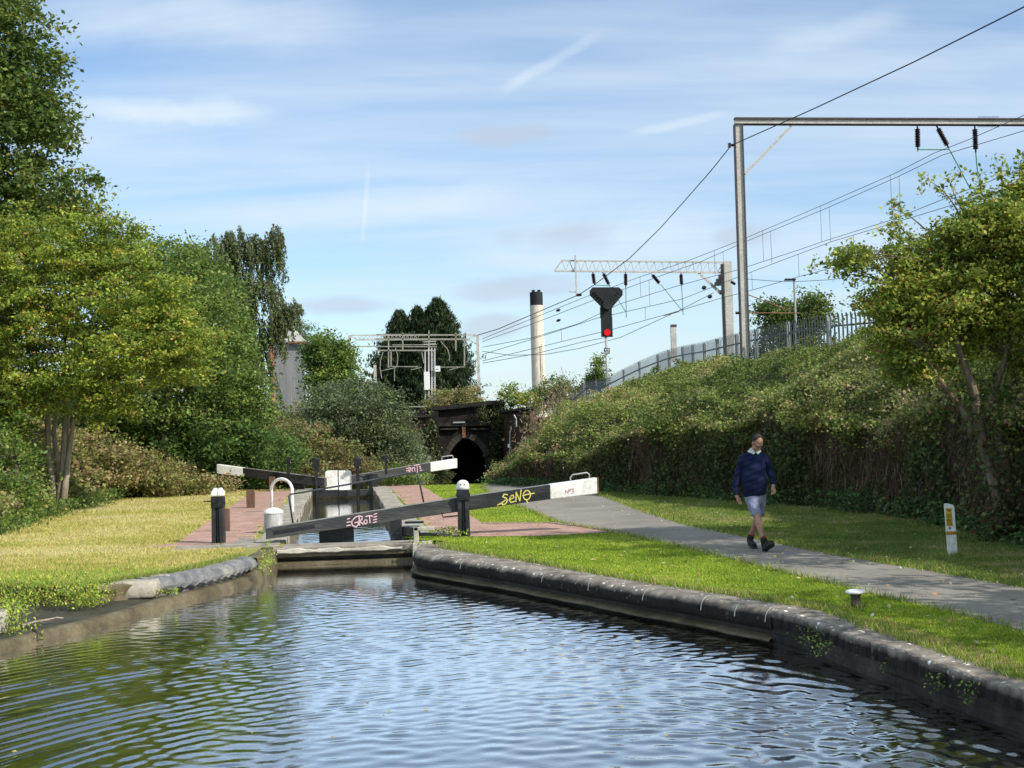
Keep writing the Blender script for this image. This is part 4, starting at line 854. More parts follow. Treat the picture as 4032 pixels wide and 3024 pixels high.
# match by ordering on y rather than arclength: pair each foot point with fence point of similar y fraction
def interp_poly(poly,yv):
    for a,b in zip(poly,poly[1:]):
        if (a[1]-yv)*(b[1]-yv)<=0 and abs(b[1]-a[1])>1e-6:
            t=(yv-a[1])/(b[1]-a[1]); return Vector(a).lerp(Vector(b),t)
    return Vector(poly[-1] if yv>poly[-1][1] else poly[0])
def fence_for(p):
    yy=p.y+ max(0,min(1,(48-p.y)/20))*9.0*(1 if p.y>10 else 1) if p.y<48 else p.y
    return interp_poly(BF,min(87.9,max(-9,yy)))
def wallh(p):    # height of the ivy-clad wall along the foot
    w=0.16*math.sin(p.y*0.9)+0.12*math.sin(p.y*2.3+1)+0.08*math.sin(p.y*5.1)
    return 2.0+w if p.y<34 else max(0.45, 2.0-(p.y-34)*0.12+w)
def emb_rows(extra=0.0):
    rows=[]
    for p in BA:
        q=fence_for(p); d=Vector((q.x-p.x,q.y-p.y,0)); Ld=d.length; d.normalize(); wh=wallh(p); r=[]
        r.append(Vector((p.x,p.y,p.z-0.05)))
        for t in (0.25,0.5,0.75,0.95): r.append(p+d*(0.06*math.sin(t*3))+Vector((0,0,wh*t)))
        r.append(p+d*0.35+Vector((0,0,wh*1.03)))
        z0=p.z+wh*1.03
        for k in range(1,9):
            t=k/8; xy=p+d*(0.35+(Ld-0.35)*t); z=z0+(q.z+0.75*min(1,max(0,(67-q.y)/6))-z0)*(t**0.6); r.append(Vector((xy.x,xy.y,z)))
        rows.append(r+[q+d*6+Vector((0,0,-0.1)),q+d*60+Vector((0,0,-0.2))])
    return rows
ER=emb_rows()
mb=MB(); mb.loft(ER); tag(mb.build('embankment_right',mat('bank_undergrowth',[(0.012,0.014,0.006),(0.035,0.042,0.015),(0.07,0.075,0.03)],6,0.95,0.9,18)),kind='structure')
EA=np.array([[tuple(v) for v in r] for r in ER])        # (NT, K, 3)
# bramble mound leaves over the slope
def sample_loft(A, j0, j1, n, rng, wfun=None):
    """area-uniform samples on loft A between columns j0..j1 -> points, u (row), v (col)"""
    cells=[];area=[]
    for i in range(A.shape[0]-1):
        for j in range(j0,j1):
            a,b,c,d=A[i,j],A[i,j+1],A[i+1,j+1],A[i+1,j]; ar=0.5*(np.linalg.norm(np.cross(b-a,c-a))+np.linalg.norm(np.cross(c-a,d-a)))
            cen=(a+b+c+d)/4; wt=wfun(cen) if wfun else 1; cells.append((i,j)); area.append(ar*wt)
    area=np.array(area); cells=np.array(cells); k=rng.choice(len(cells),n,p=area/area.sum()); ij=cells[k]; s=rng.random((n,1)); t=rng.random((n,1))
    a=A[ij[:,0],ij[:,1]]; b=A[ij[:,0],ij[:,1]+1]; c=A[ij[:,0]+1,ij[:,1]+1]; d=A[ij[:,0]+1,ij[:,1]]
    p=(a*(1-s)+b*s)*(1-t)+(d*(1-s)+c*s)*t; nr=np.cross(b-a,d-a); nr/=np.linalg.norm(nr,axis=1)[:,None]+1e-9
    nr*=np.sign(nr[:,2:3]+1e-3*(nr[:,2:3]==0)); return p,nr,ij[:,1]+s[:,0]
def vis_w(c):
    if c[1]<14 : return 0.0 if c[1]<5 else 0.15
    return 1.0/(1+(max(0,c[1]-30)/22)**2)
rng=np.random.default_rng(21)
def mound(p,amp,sc=0.55,seed=0):
    return amp*np.maximum(0.12,0.5+0.55*vnoise(p,sc,seed)+0.32*vnoise(p,sc*2.6,seed+1)+0.16*vnoise(p,sc*6,seed+2))
n=310000
p,nr,v=sample_loft(EA,5,13,n,rng,vis_w)
gk=(vnoise(p,1.7,91)+0.45*vnoise(p,4.5,92)>-0.42)|(rng.random(n)<0.12); p=p[gk]; v=v[gk]; n=len(p)
h=mound(p,0.85,0.6,3)+0.08; up=np.array([0,0,1.0])
dep=rng.exponential(0.045,n)-0.04
pts=p+up*(h-dep)[:,None]+rng.normal(0,0.04,(n,3))
key=0.5+0.42*vnoise(p,0.22,9)+0.3*vnoise(p,1.1,10)+rng.normal(0,0.14,n)
dry=(vnoise(p,0.35,14)+0.7*(1-np.clip(np.abs(v-5.4)/1.1,0,1)))>0.62
cols=mixcols(n,*PAL_BRAM,0.18,rng,np.clip(key,0,0.999)); cd=mixcols(n,*PAL_DRY,0.18,rng,np.clip(key,0,0.999)); mk=dry&(rng.random(n)<0.65); cols[mk]=cd[mk]; cols*=1.12
tag(leaf_mesh('bramble_bank',pts,np.where(p[:,1]>50,0.11,0.078),cols,None,None,0.55,0.75,None,3),'thick brambles covering the slope below the railway fence','brambles',kind='stuff')
# arching bramble canes poking out of the mounds
mb=MB(); rr=random.Random(8)
ii=rng.choice(n,420,replace=False)
for i in ii:
    a=Vector(pts[i]); 
    if a.y>62: continue
    dr=Vector((rr.uniform(-1,1),rr.uniform(-1,1),0)).normalized()*rr.uniform(0.15,0.5); hh=rr.uniform(0.08,0.3)
    mb.tube([a-dr*0.6-Vector((0,0,0.1)),a+Vector((0,0,hh)),a+dr*0.8+Vector((0,0,hh*0.8)),a+dr*1.4+Vector((0,0,-0.02))],[0.007,0.006,0.005,0.003],4)
tag(mb.build('bramble_canes',mat('cane',[(0.12,0.08,0.05),(0.25,0.2,0.12)],5,0.8,0,20)),'dry arching canes poking out of the brambles on the right slope','brambles',kind='stuff')
# ivy wall
iv=thing('ivy_hedge','tall dark hedge wall of ivy and hanging dead stems along the right verge','hedge',(8,24,0))
n=62000
p,nr,v=sample_loft(EA,0,5,n,rng,vis_w)
top=np.clip(v/5,0,1)
cover=vnoise(p*np.array([1,1,0.35]),0.55,41)+0.35*vnoise(p,2.0,42)
keep=(cover>0.12+0.3*np.clip((27-p[:,1])/6,0,1))|(rng.random(n)<0.16)|(top>0.88)|(top<0.14); p=p[keep];v=v[keep];top=top[keep]; n=len(p)
outw=np.stack([-0.85*np.ones(n),-0.5*np.ones(n),np.zeros(n)],1)
bulge=0.1+0.42*np.clip(0.5+0.8*vnoise(p,0.7,44),0,1)+0.25*np.clip(0.25-top,0,1)*2
pts=p+outw*(bulge-rng.exponential(0.05,n))[:,None]+rng.normal(0,0.03,(n,3))
key=0.5+0.35*vnoise(p,0.8,45)+rng.normal(0,0.2,n)
cols=mixcols(n,*PAL_IVY,0.2,rng,np.clip(key,0,0.999)); tb=top>0.80+0.22*vnoise(p,0.8,47); c2=mixcols(n,*PAL_BRAM,0.2,rng,np.clip(key,0,0.999)); cols[tb]=c2[tb]; td=tb&(vnoise(p,0.5,48)>0.1)&(rng.random(n)<0.6); c3=mixcols(n,*PAL_DRY,0.2,rng,np.clip(key,0,0.999)); cols[td]=c3[td]; pts[tb]+=outw[tb]*(0.12+0.2*rng.random(tb.sum()))[:,None]
leaf_mesh('ivy_leaves',pts,0.085,cols,iv,None,0.1,0.8,0.8,5)
n=34000; p,nr,v=sample_loft(EA,0,5,n,rng,vis_w)
outw=np.stack([-0.85*np.ones(n),-0.5*np.ones(n),np.zeros(n)],1)
pts=p+outw*(0.1+rng.random(n)*0.2)[:,None]; pts[:,2]-=0.1
leaf_mesh('hanging_stems',pts,np.where(rng.random(n)<0.4,0.45,0.22),mixcols(n,*PAL_STEM,0.2,rng),iv,None,0.0,0.035,3.0,6)
bb=[]; rr=random.Random(17); cas=np.random.default_rng(18)
for i,p in enumerate(BA):
    if not (16<p.y<62): continue
    for _ in range(2 if p.y<45 else 1):
        q=fence_for(p); d=Vector((q.x-p.x,q.y-p.y,0)).normalized(); wh=wallh(p); r=rr.uniform(0.25,0.62)*(1 if p.y<42 else 0.8); o=rr.uniform(-0.25,0.9)
        c=p+d*o; bb.append((c.x,c.y,p.z+wh*rr.uniform(0.78,1.12)+max(0,o)*0.3,r*1.3,r*1.1,r*0.75))
pts,rep,cc=clumps(bb,1900,0.28,42,cas,0.6,0.8,0.3); k1=np.clip(cas.random(len(cc))*0.9,0,1)[rep]; k1=np.clip(k1+cas.normal(0,0.12,len(rep)),0,0.999)
cols=mixcols(len(pts),*PAL_BRAM,0.18,cas,k1); dd=(vnoise(cc,0.45,19)>0.0)[rep]&(cas.random(len(rep))<0.7); c4=mixcols(len(pts),*PAL_DRY,0.18,cas,k1); cols[dd]=c4[dd]
tag(leaf_mesh('bramble_fringe',pts,0.075,cols,None,None,0.45,0.7,None,20),'lit brambles and dry vines tumbling over the top of the hedge wall','brambles',kind='stuff')
# nettles and docks at the hedge foot
n=900; i=rng.choice(NT-1,n); t=rng.random(n); BAa=np.array([tuple(q) for q in BA]); c=BAa[i]*(1-t[:,None])+BAa[i+1]*t[:,None]; c=c[(c[:,1]>15)&(c[:,1]<47)]
cl=np.concatenate([c+np.stack([-rng.uniform(0.05,0.75,len(c)),-rng.uniform(0,0.4,len(c)),np.zeros(len(c))],1) for _ in range(2)]); keepc=vnoise(cl,0.7,51)>-0.35; cl=cl[keepc]
pp=[];
for q in cl:
    m=14; hh=0.12+0.32*max(0,0.5+vnoise(q[None]*1.0,0.5,52)[0]); o=rng.normal(0,0.12,(m,3)); o[:,2]=rng.random(m)*hh; pp.append(q+o)
pp=np.concatenate(pp); cols=mixcols(len(pp),[(0.03,0.075,0.025),(0.05,0.12,0.035),(0.09,0.17,0.045)],[3,4,2],0.15,rng)
tag(leaf_mesh('nettle_patch',pp,0.085,cols,None,None,0.6,0.6,None,8),'dark green nettles and low weeds at the foot of the hedge','weeds',kind='stuff')
# ================================================================== LEFT BANK
LA=[(-30,16,0),(-16,24.5,0),(-11.0,27.2,0),(-11.9,30.2,0),(-12.8,35.8,0),(-13.4,43,0),(-12.0,47.4,0),(-10.8,50,-0.3),(-9.6,54,-1.2),(-8.2,60,-1.6),(-6.8,68,-1.9),(-5.6,78,-2.0),(-5.0,89,-2.0)]
LFt=[(-40,40,4.2),(-34,42,4.2),(-25,46,4.3),(-22,48,4.3),(-21,50,4.2),(-20.5,54,4.2),(-19.5,57,4.0),(-18.5,60,3.9),(-17,64,3.8),(-15,68,3.6),(-13,74,3.4),(-10.5,80,3.2),(-8.5,89,3.0)]
la=poly_at(LA,90); lt=poly_at(LFt,90)
rows=[]
for a,b in zip(la,lt):
    r=[Vector((a.x+0.1,a.y-0.1,a.z-0.1))]
    for k in range(11):
        t=k/10; q=a.lerp(b,t); q.z=a.z+(b.z-a.z)*(t**0.75); r.append(q)
    d=(b-a); d.z=0; d.normalize(); r.append(b+d*80); rows.append(r)
mb=MB(); mb.loft(rows); tag(mb.build('embankment_left',M['soil']),kind='structure')
LAa=np.array([[tuple(v) for v in r] for r in rows])
n=95000
p,nr,v=sample_loft(LAa,0,10,n,rng,lambda c: 0.0 if c[1]<25 or c[0]<-24 else 1.0)
h=mound(p,0.85,0.45,61)+0.12; dep=rng.exponential(0.08,n)-0.04
pts=p+up*(h-dep)[:,None]+rng.normal(0,0.05,(n,3))
key=np.clip(0.5+0.4*vnoise(p,0.3,62)+0.25*vnoise(p,1.2,63)+rng.normal(0,0.15,n),0,0.999)
cols=mixcols(n,*PAL_BRAM,0.18,rng,key); dry=mixcols(n,*PAL_DRY,0.18,rng,key); red=mixcols(n,*PAL_REDDY,0.18,rng,key)
mk=(p[:,1]<49)&(vnoise(p,0.3,64)+0.45>0)&(rng.random(n)<0.8); cols[mk]=dry[mk]
mk=(p[:,1]>56)&(p[:,1]<80)&(vnoise(p,0.22,65)+0.45>0)&(rng.random(n)<0.75); cols[mk]=red[mk]
mk=(p[:,1]>49)&(p[:,1]<57)&(rng.random(n)<0.7); gd=mixcols(n,*PAL_GREEN,0.18,rng,key); cols[mk]=gd[mk]
tag(leaf_mesh('bramble_bank',pts,0.13,cols,None,None,0.55,0.75,None,13),'dry reddish-brown brambles tumbling down the left bank behind the lawn','brambles',kind='stuff')
# rusty dock clump beside lawn
dk=G(500,1955); n=1500; o=rng.normal(0,1,(n,3))*np.array([0.42,0.3,0.1]); o[:,2]=rng.random(n)*1.0*(1-0.5*np.abs(o[:,0])); 
t=thing('dock_clump','rusty brown dock clump standing at the edge of the left lawn','plant',(dk.x,dk.y+0.5,0))
leaf_mesh('leaves',o+np.array([dk.x,dk.y+0.6,0.05]),0.13,mixcols(n,[(0.30,0.14,0.06),(0.40,0.22,0.10),(0.2,0.17,0.06)],[3,2,1.5],0.2,rng),t,None,0,0.35,-1.6,4)
# ================================================================== TREES
def V3(px,py,Y): return tuple(P(px,py,Y))
# yellow-green hawthorn-like tree on the left lawn edge
Y0=35.6
def TP(*a): return [Vector(V3(x,y,Y)) for x,y,Y in a]
trunks=[(TP((222,2030,Y0),(215,1960,Y0),(190,1800,Y0),(188,1640,Y0),(150,1480,Y0),(110,1300,Y0)),[0.12,0.09,0.08,0.075,0.06,0.03]),
 (TP((235,2030,Y0),(240,1940,Y0),(250,1820,Y0),(262,1640,Y0+.1),(250,1450,Y0),(260,1250,Y0)),[0.14,0.115,0.10,0.09,0.06,0.03]),
 (TP((245,2025,Y0-.1),(258,1900,Y0-.1),(275,1760,Y0),(290,1650,Y0),(330,1520,Y0),(420,1400,Y0)),[0.11,0.09,0.07,0.06,0.05,0.03]),
 (TP((215,2020,Y0+.1),(232,1880,Y0+.2),(212,1700,Y0+.2),(225,1600,Y0+.2),(300,1400,Y0+.4)),[0.09,0.07,0.065,0.055,0.03])]
bl_=[BL(120,1050,Y0,330,230,2.2),BL(420,1180,Y0,300,190,2.0),BL(120,1400,Y0,330,190,2.2),BL(560,1320,Y0-.5,270,120,1.5),BL(420,1430,Y0-1,240,110,1.4),BL(-60,1560,Y0-1,190,150,1.4),BL(-150,1300,Y0,260,380,2.2),BL(330,960,Y0+.5,260,110,1.6),BL(420,1600,Y0-.6,110,90,0.9),BL(-160,1750,Y0-1,140,200,1),BL(700,1420,Y0-.6,140,80,1.0),BL(60,1200,Y0-1.5,200,120,1.2),BL(40,1640,Y0-.8,95,110,.8),BL(-60,1800,Y0-.8,110,120,.8),BL(90,1500,Y0-1.2,120,90,.8),BL(640,1200,Y0,150,110,1.2),BL(480,1010,Y0+.5,150,90,1.2),BL(760,1330,Y0-.3,90,70,.8),BL(370,1560,Y0-.8,150,80,.9)]
tree('broadleaf_tree','yellow-green tree with several bare grey stems at the edge of the left lawn','tree',TP((230,2030,Y0))[0],trunks,bl_,2100,0.34,66,0.10,*PAL_YG,seed=31,bark='bark_pale',nlimb=110,lr=0.022,flat=0.38,shell=0.72,edge=0.5)
# tall dark maple at the top-left corner
Y1=39.5
trunks=[(TP((20,1900,Y1),(10,1500,Y1),(-20,1000,Y1),(-60,400,Y1),(-80,0,Y1)),[0.32,0.3,0.26,0.18,0.08])]
bl_=[BL(-120,150,Y1,330,330,2.8),BL(-60,520,Y1,320,260,2.8),BL(60,780,Y1,300,200,2.4),BL(-180,-150,Y1,330,250,2.6),BL(150,480,Y1,120,130,1.2),BL(90,240,Y1,130,120,1.2),BL(-200,900,Y1,350,300,2.5),BL(210,850,Y1,150,70,1.1)]
tree('maple_tree','tall dark green maple filling the top left corner of the view','tree',TP((20,2000,Y1))[0],trunks,bl_,1000,0.5,66,0.165,*PAL_MAPLE,seed=32,bark='bark_dark',nlimb=30,lr=0.03,flat=0.55,shell=0.75,edge=0.3)
# hedge-like green trees behind
def simple_tree(label,px,base,top,Y,blobs,ncl,cr,per,leaf,pal,seed,name='broadleaf_tree',cat='tree',bark='bark_dark',nl=14,**kw):
    b=P(px,base,Y); tpt=P(px,top,Y); tr=[([b,b.lerp(tpt,0.5)+Vector((0.1,0,0)),tpt],[0.16,0.11,0.03])]
    return tree(name,label,cat,tuple(b),tr,blobs,ncl,cr,per,leaf,*pal,seed=seed,bark=bark,nlimb=nl,**kw)
simple_tree('mid green tree rising directly behind the yellow-green tree',640,1900,1150,46,[BL(560,1120,46,260,200,2.3),BL(700,1250,46,230,220,2.2),BL(640,1500,46,270,220,2),BL(420,1600,46,260,200,2),BL(700,1030,47,130,90,1.2)],620,0.55,58,0.15,PAL_GREEN,33)
simple_tree('bushy green tree between the yellow-green tree and the birch',880,1850,1250,50,[BL(820,1240,50,150,170,2),BL(895,1420,49,120,160,1.8),BL(830,1560,49,220,180,2),BL(950,1650,49,110,130,1.5),BL(760,1080,51,120,110,1.4)],560,0.55,58,0.15,PAL_GREEN,34)
simple_tree('dark green shrub mass beneath the trees above the dry bank',640,1960,1650,47,[BL(560,1740,46.5,260,130,1.6),BL(800,1760,47.5,240,120,1.6),BL(1000,1790,50,180,90,1.6),BL(330,1740,45,170,130,1.2)],360,0.5,60,0.15,PAL_DEEP,35,name='shrub',cat='shrub',nl=6)
def mound_thing(label,blobs,ncl,cr,per,leaf,pal,seed):
    t=thing('bramble_thicket',label,'bramble',(blobs[0][0],blobs[0][1],0)); crown('leaves',blobs,ncl,cr,per,leaf,*pal,t,seed,shell=0.85,edge=0.3,zmin=-0.3,flat=0.5)
mound_thing('dry brown-green bramble thicket spilling down beside the left lawn',[BL(330,1800,43,190,125,1.6),BL(500,1860,43.4,170,95,1.5),BL(660,1895,44,150,65,1.3),BL(800,1925,45,110,38,1.1),BL(150,1800,41,150,130,1.4)],380,0.42,56,0.12,PAL_DRY,141)
mound_thing('reddish bramble slope behind the far left lock beam',[BL(1190,1760,58,120,110,1.5),BL(1300,1820,58,150,90,1.5),BL(1430,1870,57.5,150,60,1.3),BL(1180,1870,56,160,50,1.2)],330,0.45,56,0.14,PAL_REDDY,142)
mound_thing('fresh green brambles between the dry thicket and the far left beam',[BL(960,1850,53,170,70,1.4),BL(1060,1790,54.5,110,70,1.3),BL(860,1890,51,120,45,1.2),BL(1560,1880,57,120,45,1.2)],260,0.45,56,0.14,PAL_GREEN,143)
simple_tree('leafy green shrubs at the far left edge behind the lawn',60,2080,1800,32,[BL(-40,1850,32,150,190,1.2),BL(30,1970,31,120,100,0.9),BL(60,1850,33.5,90,110,0.8),BL(-120,1700,33,200,260,1.5)],230,0.4,60,0.11,PAL_GREEN,36,name='shrub',cat='shrub',nl=5)
# weeping birch: drooping strands
def birch():
    Yb=66; t=thing('weeping_birch','tall weeping birch with drooping strands beside the grey shed','tree',V3(985,1780,Yb))
    rg=np.random.default_rng(71)
    blobs=[(870,985,75,70,1.1),(930,960,60,70,1.0),(1000,1010,75,90,1.2),(1060,1000,55,90,1.0),(900,1110,95,90,1.3),(1020,1160,95,110,1.4),(960,1290,80,110,1.2),(1125,1235,55,40,.8),(1105,1275,48,50,.8),(1070,1330,50,70,1.0),(1000,1450,75,130,1.2),(1165,1215,25,25,.6),(1085,930,30,50,.5)]
    P_=[];
    for (x,y,rx,ry,d) in blobs:
        c=P(x,y,Yb); k=Yb/FP; m=int(60*rx/70)
        for _ in range(m):
            a=rg.uniform(0,2*math.pi); rr_=math.sqrt(rg.random()); sx=c.x+math.cos(a)*rr_*rx*k; sy=c.y+math.sin(a)*rr_*d; sz=c.z+ry*k*(0.9-0.9*rr_**2)+rg.normal(0,0.12)
            ln=rg.uniform(0.5,1.7)*ry*k*1.1; kk=int(ln*44)+6; tt=rg.random(kk); wav=rg.normal(0,0.10)
            P_.append(np.stack([sx+wav*tt*ln+rg.normal(0,0.05,kk)+0.12*tt,np.full(kk,sy)+rg.normal(0,0.05,kk),sz-tt*ln],1))
    P_=np.concatenate(P_); leaf_mesh('crown',P_,0.15,mixcols(len(P_),*PAL_BIRCH,0.2,rg),t,None,0.1,0.45,1.6,72)
    mb=MB(); a=TP((985,1780,Yb),(980,1400,Yb),(960,1150,Yb),(900,960,Yb)); mb.tube(a,[0.2,0.16,0.11,0.03],8); mb.tube(TP((980,1400,Yb),(1000,1200,Yb),(1040,1000,Yb),(1085,900,Yb)),[0.12,0.1,0.06,0.02],7); mb.tube(TP((985,1500,Yb),(1060,1330,Yb),(1140,1240,Yb),(1185,1225,Yb)),[0.1,0.08,0.05,0.02],7)
    mb.build('trunk',M['bark_dark'],t,smooth=True)
birch()
simple_tree('small green tree behind the shed roof',1170,1500,1280,135,[BL(1140,1290,135,50,60,1.5),BL(1200,1330,135,60,60,1.5),BL(1110,1330,135,60,60,1.5)],120,0.7,45,0.2,PAL_GREEN,37)
simple_tree('round mid green tree between the shed and the left gantry mast',1290,1640,1400,80,[BL(1285,1400,80,85,90,1.7),BL(1320,1500,80,95,100,1.9),BL(1262,1540,79,60,80,1.3),BL(1350,1420,81,45,60,1.0),BL(1248,1400,80,45,50,1.0)],360,0.6,60,0.19,PAL_GREEN,38)
simple_tree('broad grey-green willow scrub mound left of the tunnel portal',1400,1850,1600,62,[BL(1400,1640,62,190,140,2.4),BL(1330,1600,63,120,90,1.8),BL(1500,1720,62,130,130,2.0),BL(1560,1800,62,80,100,1.4),BL(1275,1710,62,90,70,1.6)],560,0.5,60,0.15,PAL_GREYG,39,name='shrub',cat='shrub',nl=8)
simple_tree('pale-leaved bush beside the tunnel portal foot',1600,1880,1780,70,[BL(1600,1770,70,55,70,1.2),BL(1640,1840,70,60,60,1.1),BL(1560,1850,68,60,60,1.2)],150,0.4,55,0.15,([(0.07,0.12,0.05),(0.15,0.22,0.11),(0.32,0.38,0.26)],[4,3,1.2]),40,name='shrub',cat='shrub',nl=4)
simple_tree('dark overgrown bush hanging beside the left wing wall of the portal',1680,1930,1830,84,[BL(1690,1850,84,50,60,1.2),BL(1740,1890,84,40,40,1.0),BL(1650,1900,80,60,50,1.2)],110,0.45,55,0.16,PAL_IVY,41,name='shrub',cat='shrub',nl=4)
# conifers
def conifer(label,px,base,top,rpx,Y,n,seed,parts=None):
    t=thing('conifer_tree',label,'tree',V3(px,base,Y)); rg=np.random.default_rng(seed); k=Y/FP; Hs=None
    b=P(px,base,Y); tp=P(px,top,Y); H=tp.z-b.z; R=rpx*k
    m=n//22; hgt=rg.random(m)**0.8; ang=rg.uniform(0,2*math.pi,m); prof=np.clip(1-hgt**1.35,0.02,1)**0.78*(0.8+0.35*rg.random(m)**1.5)
    tip=rg.random(m); lump=1+0.22*vnoise(np.stack([np.cos(ang)*2,np.sin(ang)*2,hgt*7],1),1.0,seed); P_=[];
    for i in range(m):
        L0=R*prof[i]*(0.80+0.36*tip[i]**2)*lump[i]*(1.2 if i%9==0 else 1)+0.1; d=np.array([math.cos(ang[i]),math.sin(ang[i]),0]); s=np.linspace(0.55,1.05,22)+rg.normal(0,0.03,22)
        z=b.z+H*hgt[i]*0.94; up_=0.9+0.7*hgt[i]; q=np.array([b.x,b.y,z])+d*(L0*s)[:,None]; q[:,2]+=(s-0.8)*up_*1.5*(0.6+0.5*tip[i])+0.15; q+=rg.normal(0,0.12,(22,3))*np.array([1,1,0.7]); P_.append(q)
    P_=np.concatenate(P_); leaf_mesh('crown',P_,0.6,mixcols(len(P_),*PAL_CONI,0.28,rg),t,None,0.0,0.22,-1.2,seed)
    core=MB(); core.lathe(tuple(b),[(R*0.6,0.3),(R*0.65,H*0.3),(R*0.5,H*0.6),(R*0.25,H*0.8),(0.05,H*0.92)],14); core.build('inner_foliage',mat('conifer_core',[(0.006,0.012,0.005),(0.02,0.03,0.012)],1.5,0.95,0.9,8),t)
    mb=MB(); mb.tube([b-Vector((0,0,2)),tp],[0.35,0.03],8); mb.build('trunk',M['bark_dark'],t)
conifer('huge dark conifer behind the left railway gantry',1735,1640,1170,165,150,40000,81)
conifer('lower dark conifer joined to the left of the huge one',1585,1640,1222,160,153,30000,82)
conifer('middle conifer filling the gap between its two dark neighbours',1655,1640,1200,120,152,20000,83)
# shrubs along the portal top and railway
for (lab,bl2,Y,nc,pal,sd,nm) in (
 ('yellow-green scrub on top of the tunnel portal in front of the conifer',[BL(1760,1570,94,60,45,1.2),BL(1850,1570,94,50,50,1.2),BL(1700,1590,94,40,30,1.0)],94,90,PAL_DRY,42,'shrub'),
 ('sparse yellow-green bush at the base of the chimney',[BL(2010,1560,90,45,60,1.2),BL(2080,1590,90,60,50,1.3),BL(1985,1620,90,30,40,1.0)],90,80,PAL_YG,43,'shrub'),
 ('mid green bush right of the chimney foot',[BL(2190,1530,92,75,50,1.5),BL(2140,1570,92,80,50,1.5),BL(2250,1560,92,60,50,1.4)],92,130,PAL_GREEN,44,'shrub'),
 ('small pointed bush just left of the red signal post',[BL(2352,1460,80,28,55,0.7),BL(2345,1510,80,42,40,0.8)],80,60,PAL_GREEN,45,'shrub'),
 ('round dark tree behind the lamp post beyond the fence',[BL(3060,1240,88,85,60,2.0),BL(3180,1220,88,80,70,2.0),BL(3120,1290,88,130,60,2.2),BL(3240,1250,88,50,50,1.4),BL(3020,1220,88,35,45,.9),BL(3080,1370,88,140,60,2.2),BL(3200,1370,88,110,60,2.0)],88,300,PAL_MAPLE,46,'broadleaf_tree')):
    c=bl2[0]; simple_tree(lab,2016+(c[0]/Y)*FP,1640 if Y>85 else 1560,1560 if Y<89 else 1600,Y,bl2,nc,0.4,44,0.17,pal,sd,name=nm,cat='tree' if nm!='shrub' else 'shrub',nl=10) if nm=='shrub' else tree(nm,lab,'tree',V3(3130,1480,Y),[(TP((3130,1480,Y),(3125,1300,Y),(3120,1200,Y)),[0.2,0.14,0.04])],bl2,nc,0.7,44,0.24,*pal,seed=sd,bark='bark_dark',nlimb=14)
# dry grass plumes at portal's right
rg=np.random.default_rng(91)
n=2600; t=thing('dry_scrub','straw-coloured dead scrub against the right wing wall of the portal','shrub',V3(2120,1800,70))
pp=np.concatenate([np.array(P(x,y,Yy))+rg.normal(0,1,(n//4,3))*np.array([s,0.8,s*0.9]) for x,y,Yy,s in ((2135,1700,76,0.7),(2095,1775,74,0.5),(2180,1620,78,0.8),(2230,1560,80,0.7))])
leaf_mesh('stalks',pp,0.3,mixcols(len(pp),[(0.25,0.2,0.13),(0.18,0.16,0.09),(0.14,0.17,0.06)],[2,2,2],0.2,rg),t,None,0.2,0.16,-1.0,7)
# ---- big tree at the right edge
Yr=19.6
trunks=[(TP((3952,2125,Yr),(3945,2010,Yr),(3925,1930,Yr),(3880,1790,Yr),(3850,1640,Yr),(3835,1540,Yr),(3795,1430,Yr),(3740,1250,Yr),(3700,1050,Yr)),[0.105,0.10,0.092,0.078,0.07,0.066,0.055,0.035,0.013]),
 (TP((3985,2125,Yr),(3975,2040,Yr),(3975,1930,Yr),(3950,1780,Yr),(3925,1700,Yr),(3960,1640,Yr),(4030,1560,Yr),(4120,1300,Yr)),[0.10,0.10,0.09,0.075,0.062,0.058,0.05,0.025]),
 (TP((3825,1725,Yr),(3815,1660,Yr-.1),(3780,1600,Yr-.1),(3725,1530,Yr-.2),(3640,1400,Yr-.3)),[0.05,0.045,0.04,0.032,0.012]),
 (TP((3890,1830,Yr),(3870,1700,Yr+.3),(3960,1400,Yr+.4),(3980,1100,Yr+.4)),[0.06,0.055,0.045,0.015]),
 (TP((3860,1720,Yr),(3900,1680,Yr),(3925,1600,Yr)),[0.03,0.022,0.01])]
bl_=[BL(3820,1060,Yr+.3,250,180,1.1),BL(4050,1000,Yr,220,260,1.2),BL(3700,1200,Yr,200,130,1.0),BL(3930,1290,Yr+.6,280,120,1.0),BL(4100,1430,Yr+.2,110,110,.7),BL(3560,1120,Yr,130,85,0.7),BL(3620,1440,Yr+.3,130,70,.7),BL(3880,880,Yr,120,110,.7),BL(4040,760,Yr,80,90,.6),BL(3350,1020,Yr,85,45,0.35),BL(3560,1310,Yr,140,95,.8),BL(3600,1010,Yr+.1,110,85,.6),BL(3490,1200,Yr,100,80,.6),BL(3560,1410,Yr+.2,110,70,.6),BL(3760,940,Yr,110,90,.7)]
tree('broadleaf_tree','large open-crowned tree with scarred leaning stems at the right edge of the view','tree',TP((3950,2040,Yr))[0],trunks,bl_,1650,0.21,50,0.070,*PAL_RIGHT,seed=51,bark='bark',nlimb=200,lr=0.011,flat=0.6,shell=0.55,edge=0.45,upbias=0.4)
ry=np.random.default_rng(52); pp=[]
for (x,y,sx,sz,m) in ((3945,2060,.16,.22,420),(3990,2080,.16,.25,380),(3930,1960,.10,.2,170),(3880,1800,.10,.2,110),(3960,1820,.10,.22,150),(3840,1640,.16,.14,120),(3990,1660,.2,.16,200),(4020,1900,.14,.3,260),(3760,1570,.16,.10,110),(3900,2110,.2,.10,200)):
    pp.append(np.array(P(x,y,Yr-.12))+ry.normal(0,1,(m,3))*np.array([sx,0.12,sz]))
pp=np.concatenate(pp); pp=pp[pp[:,2]>0.02]
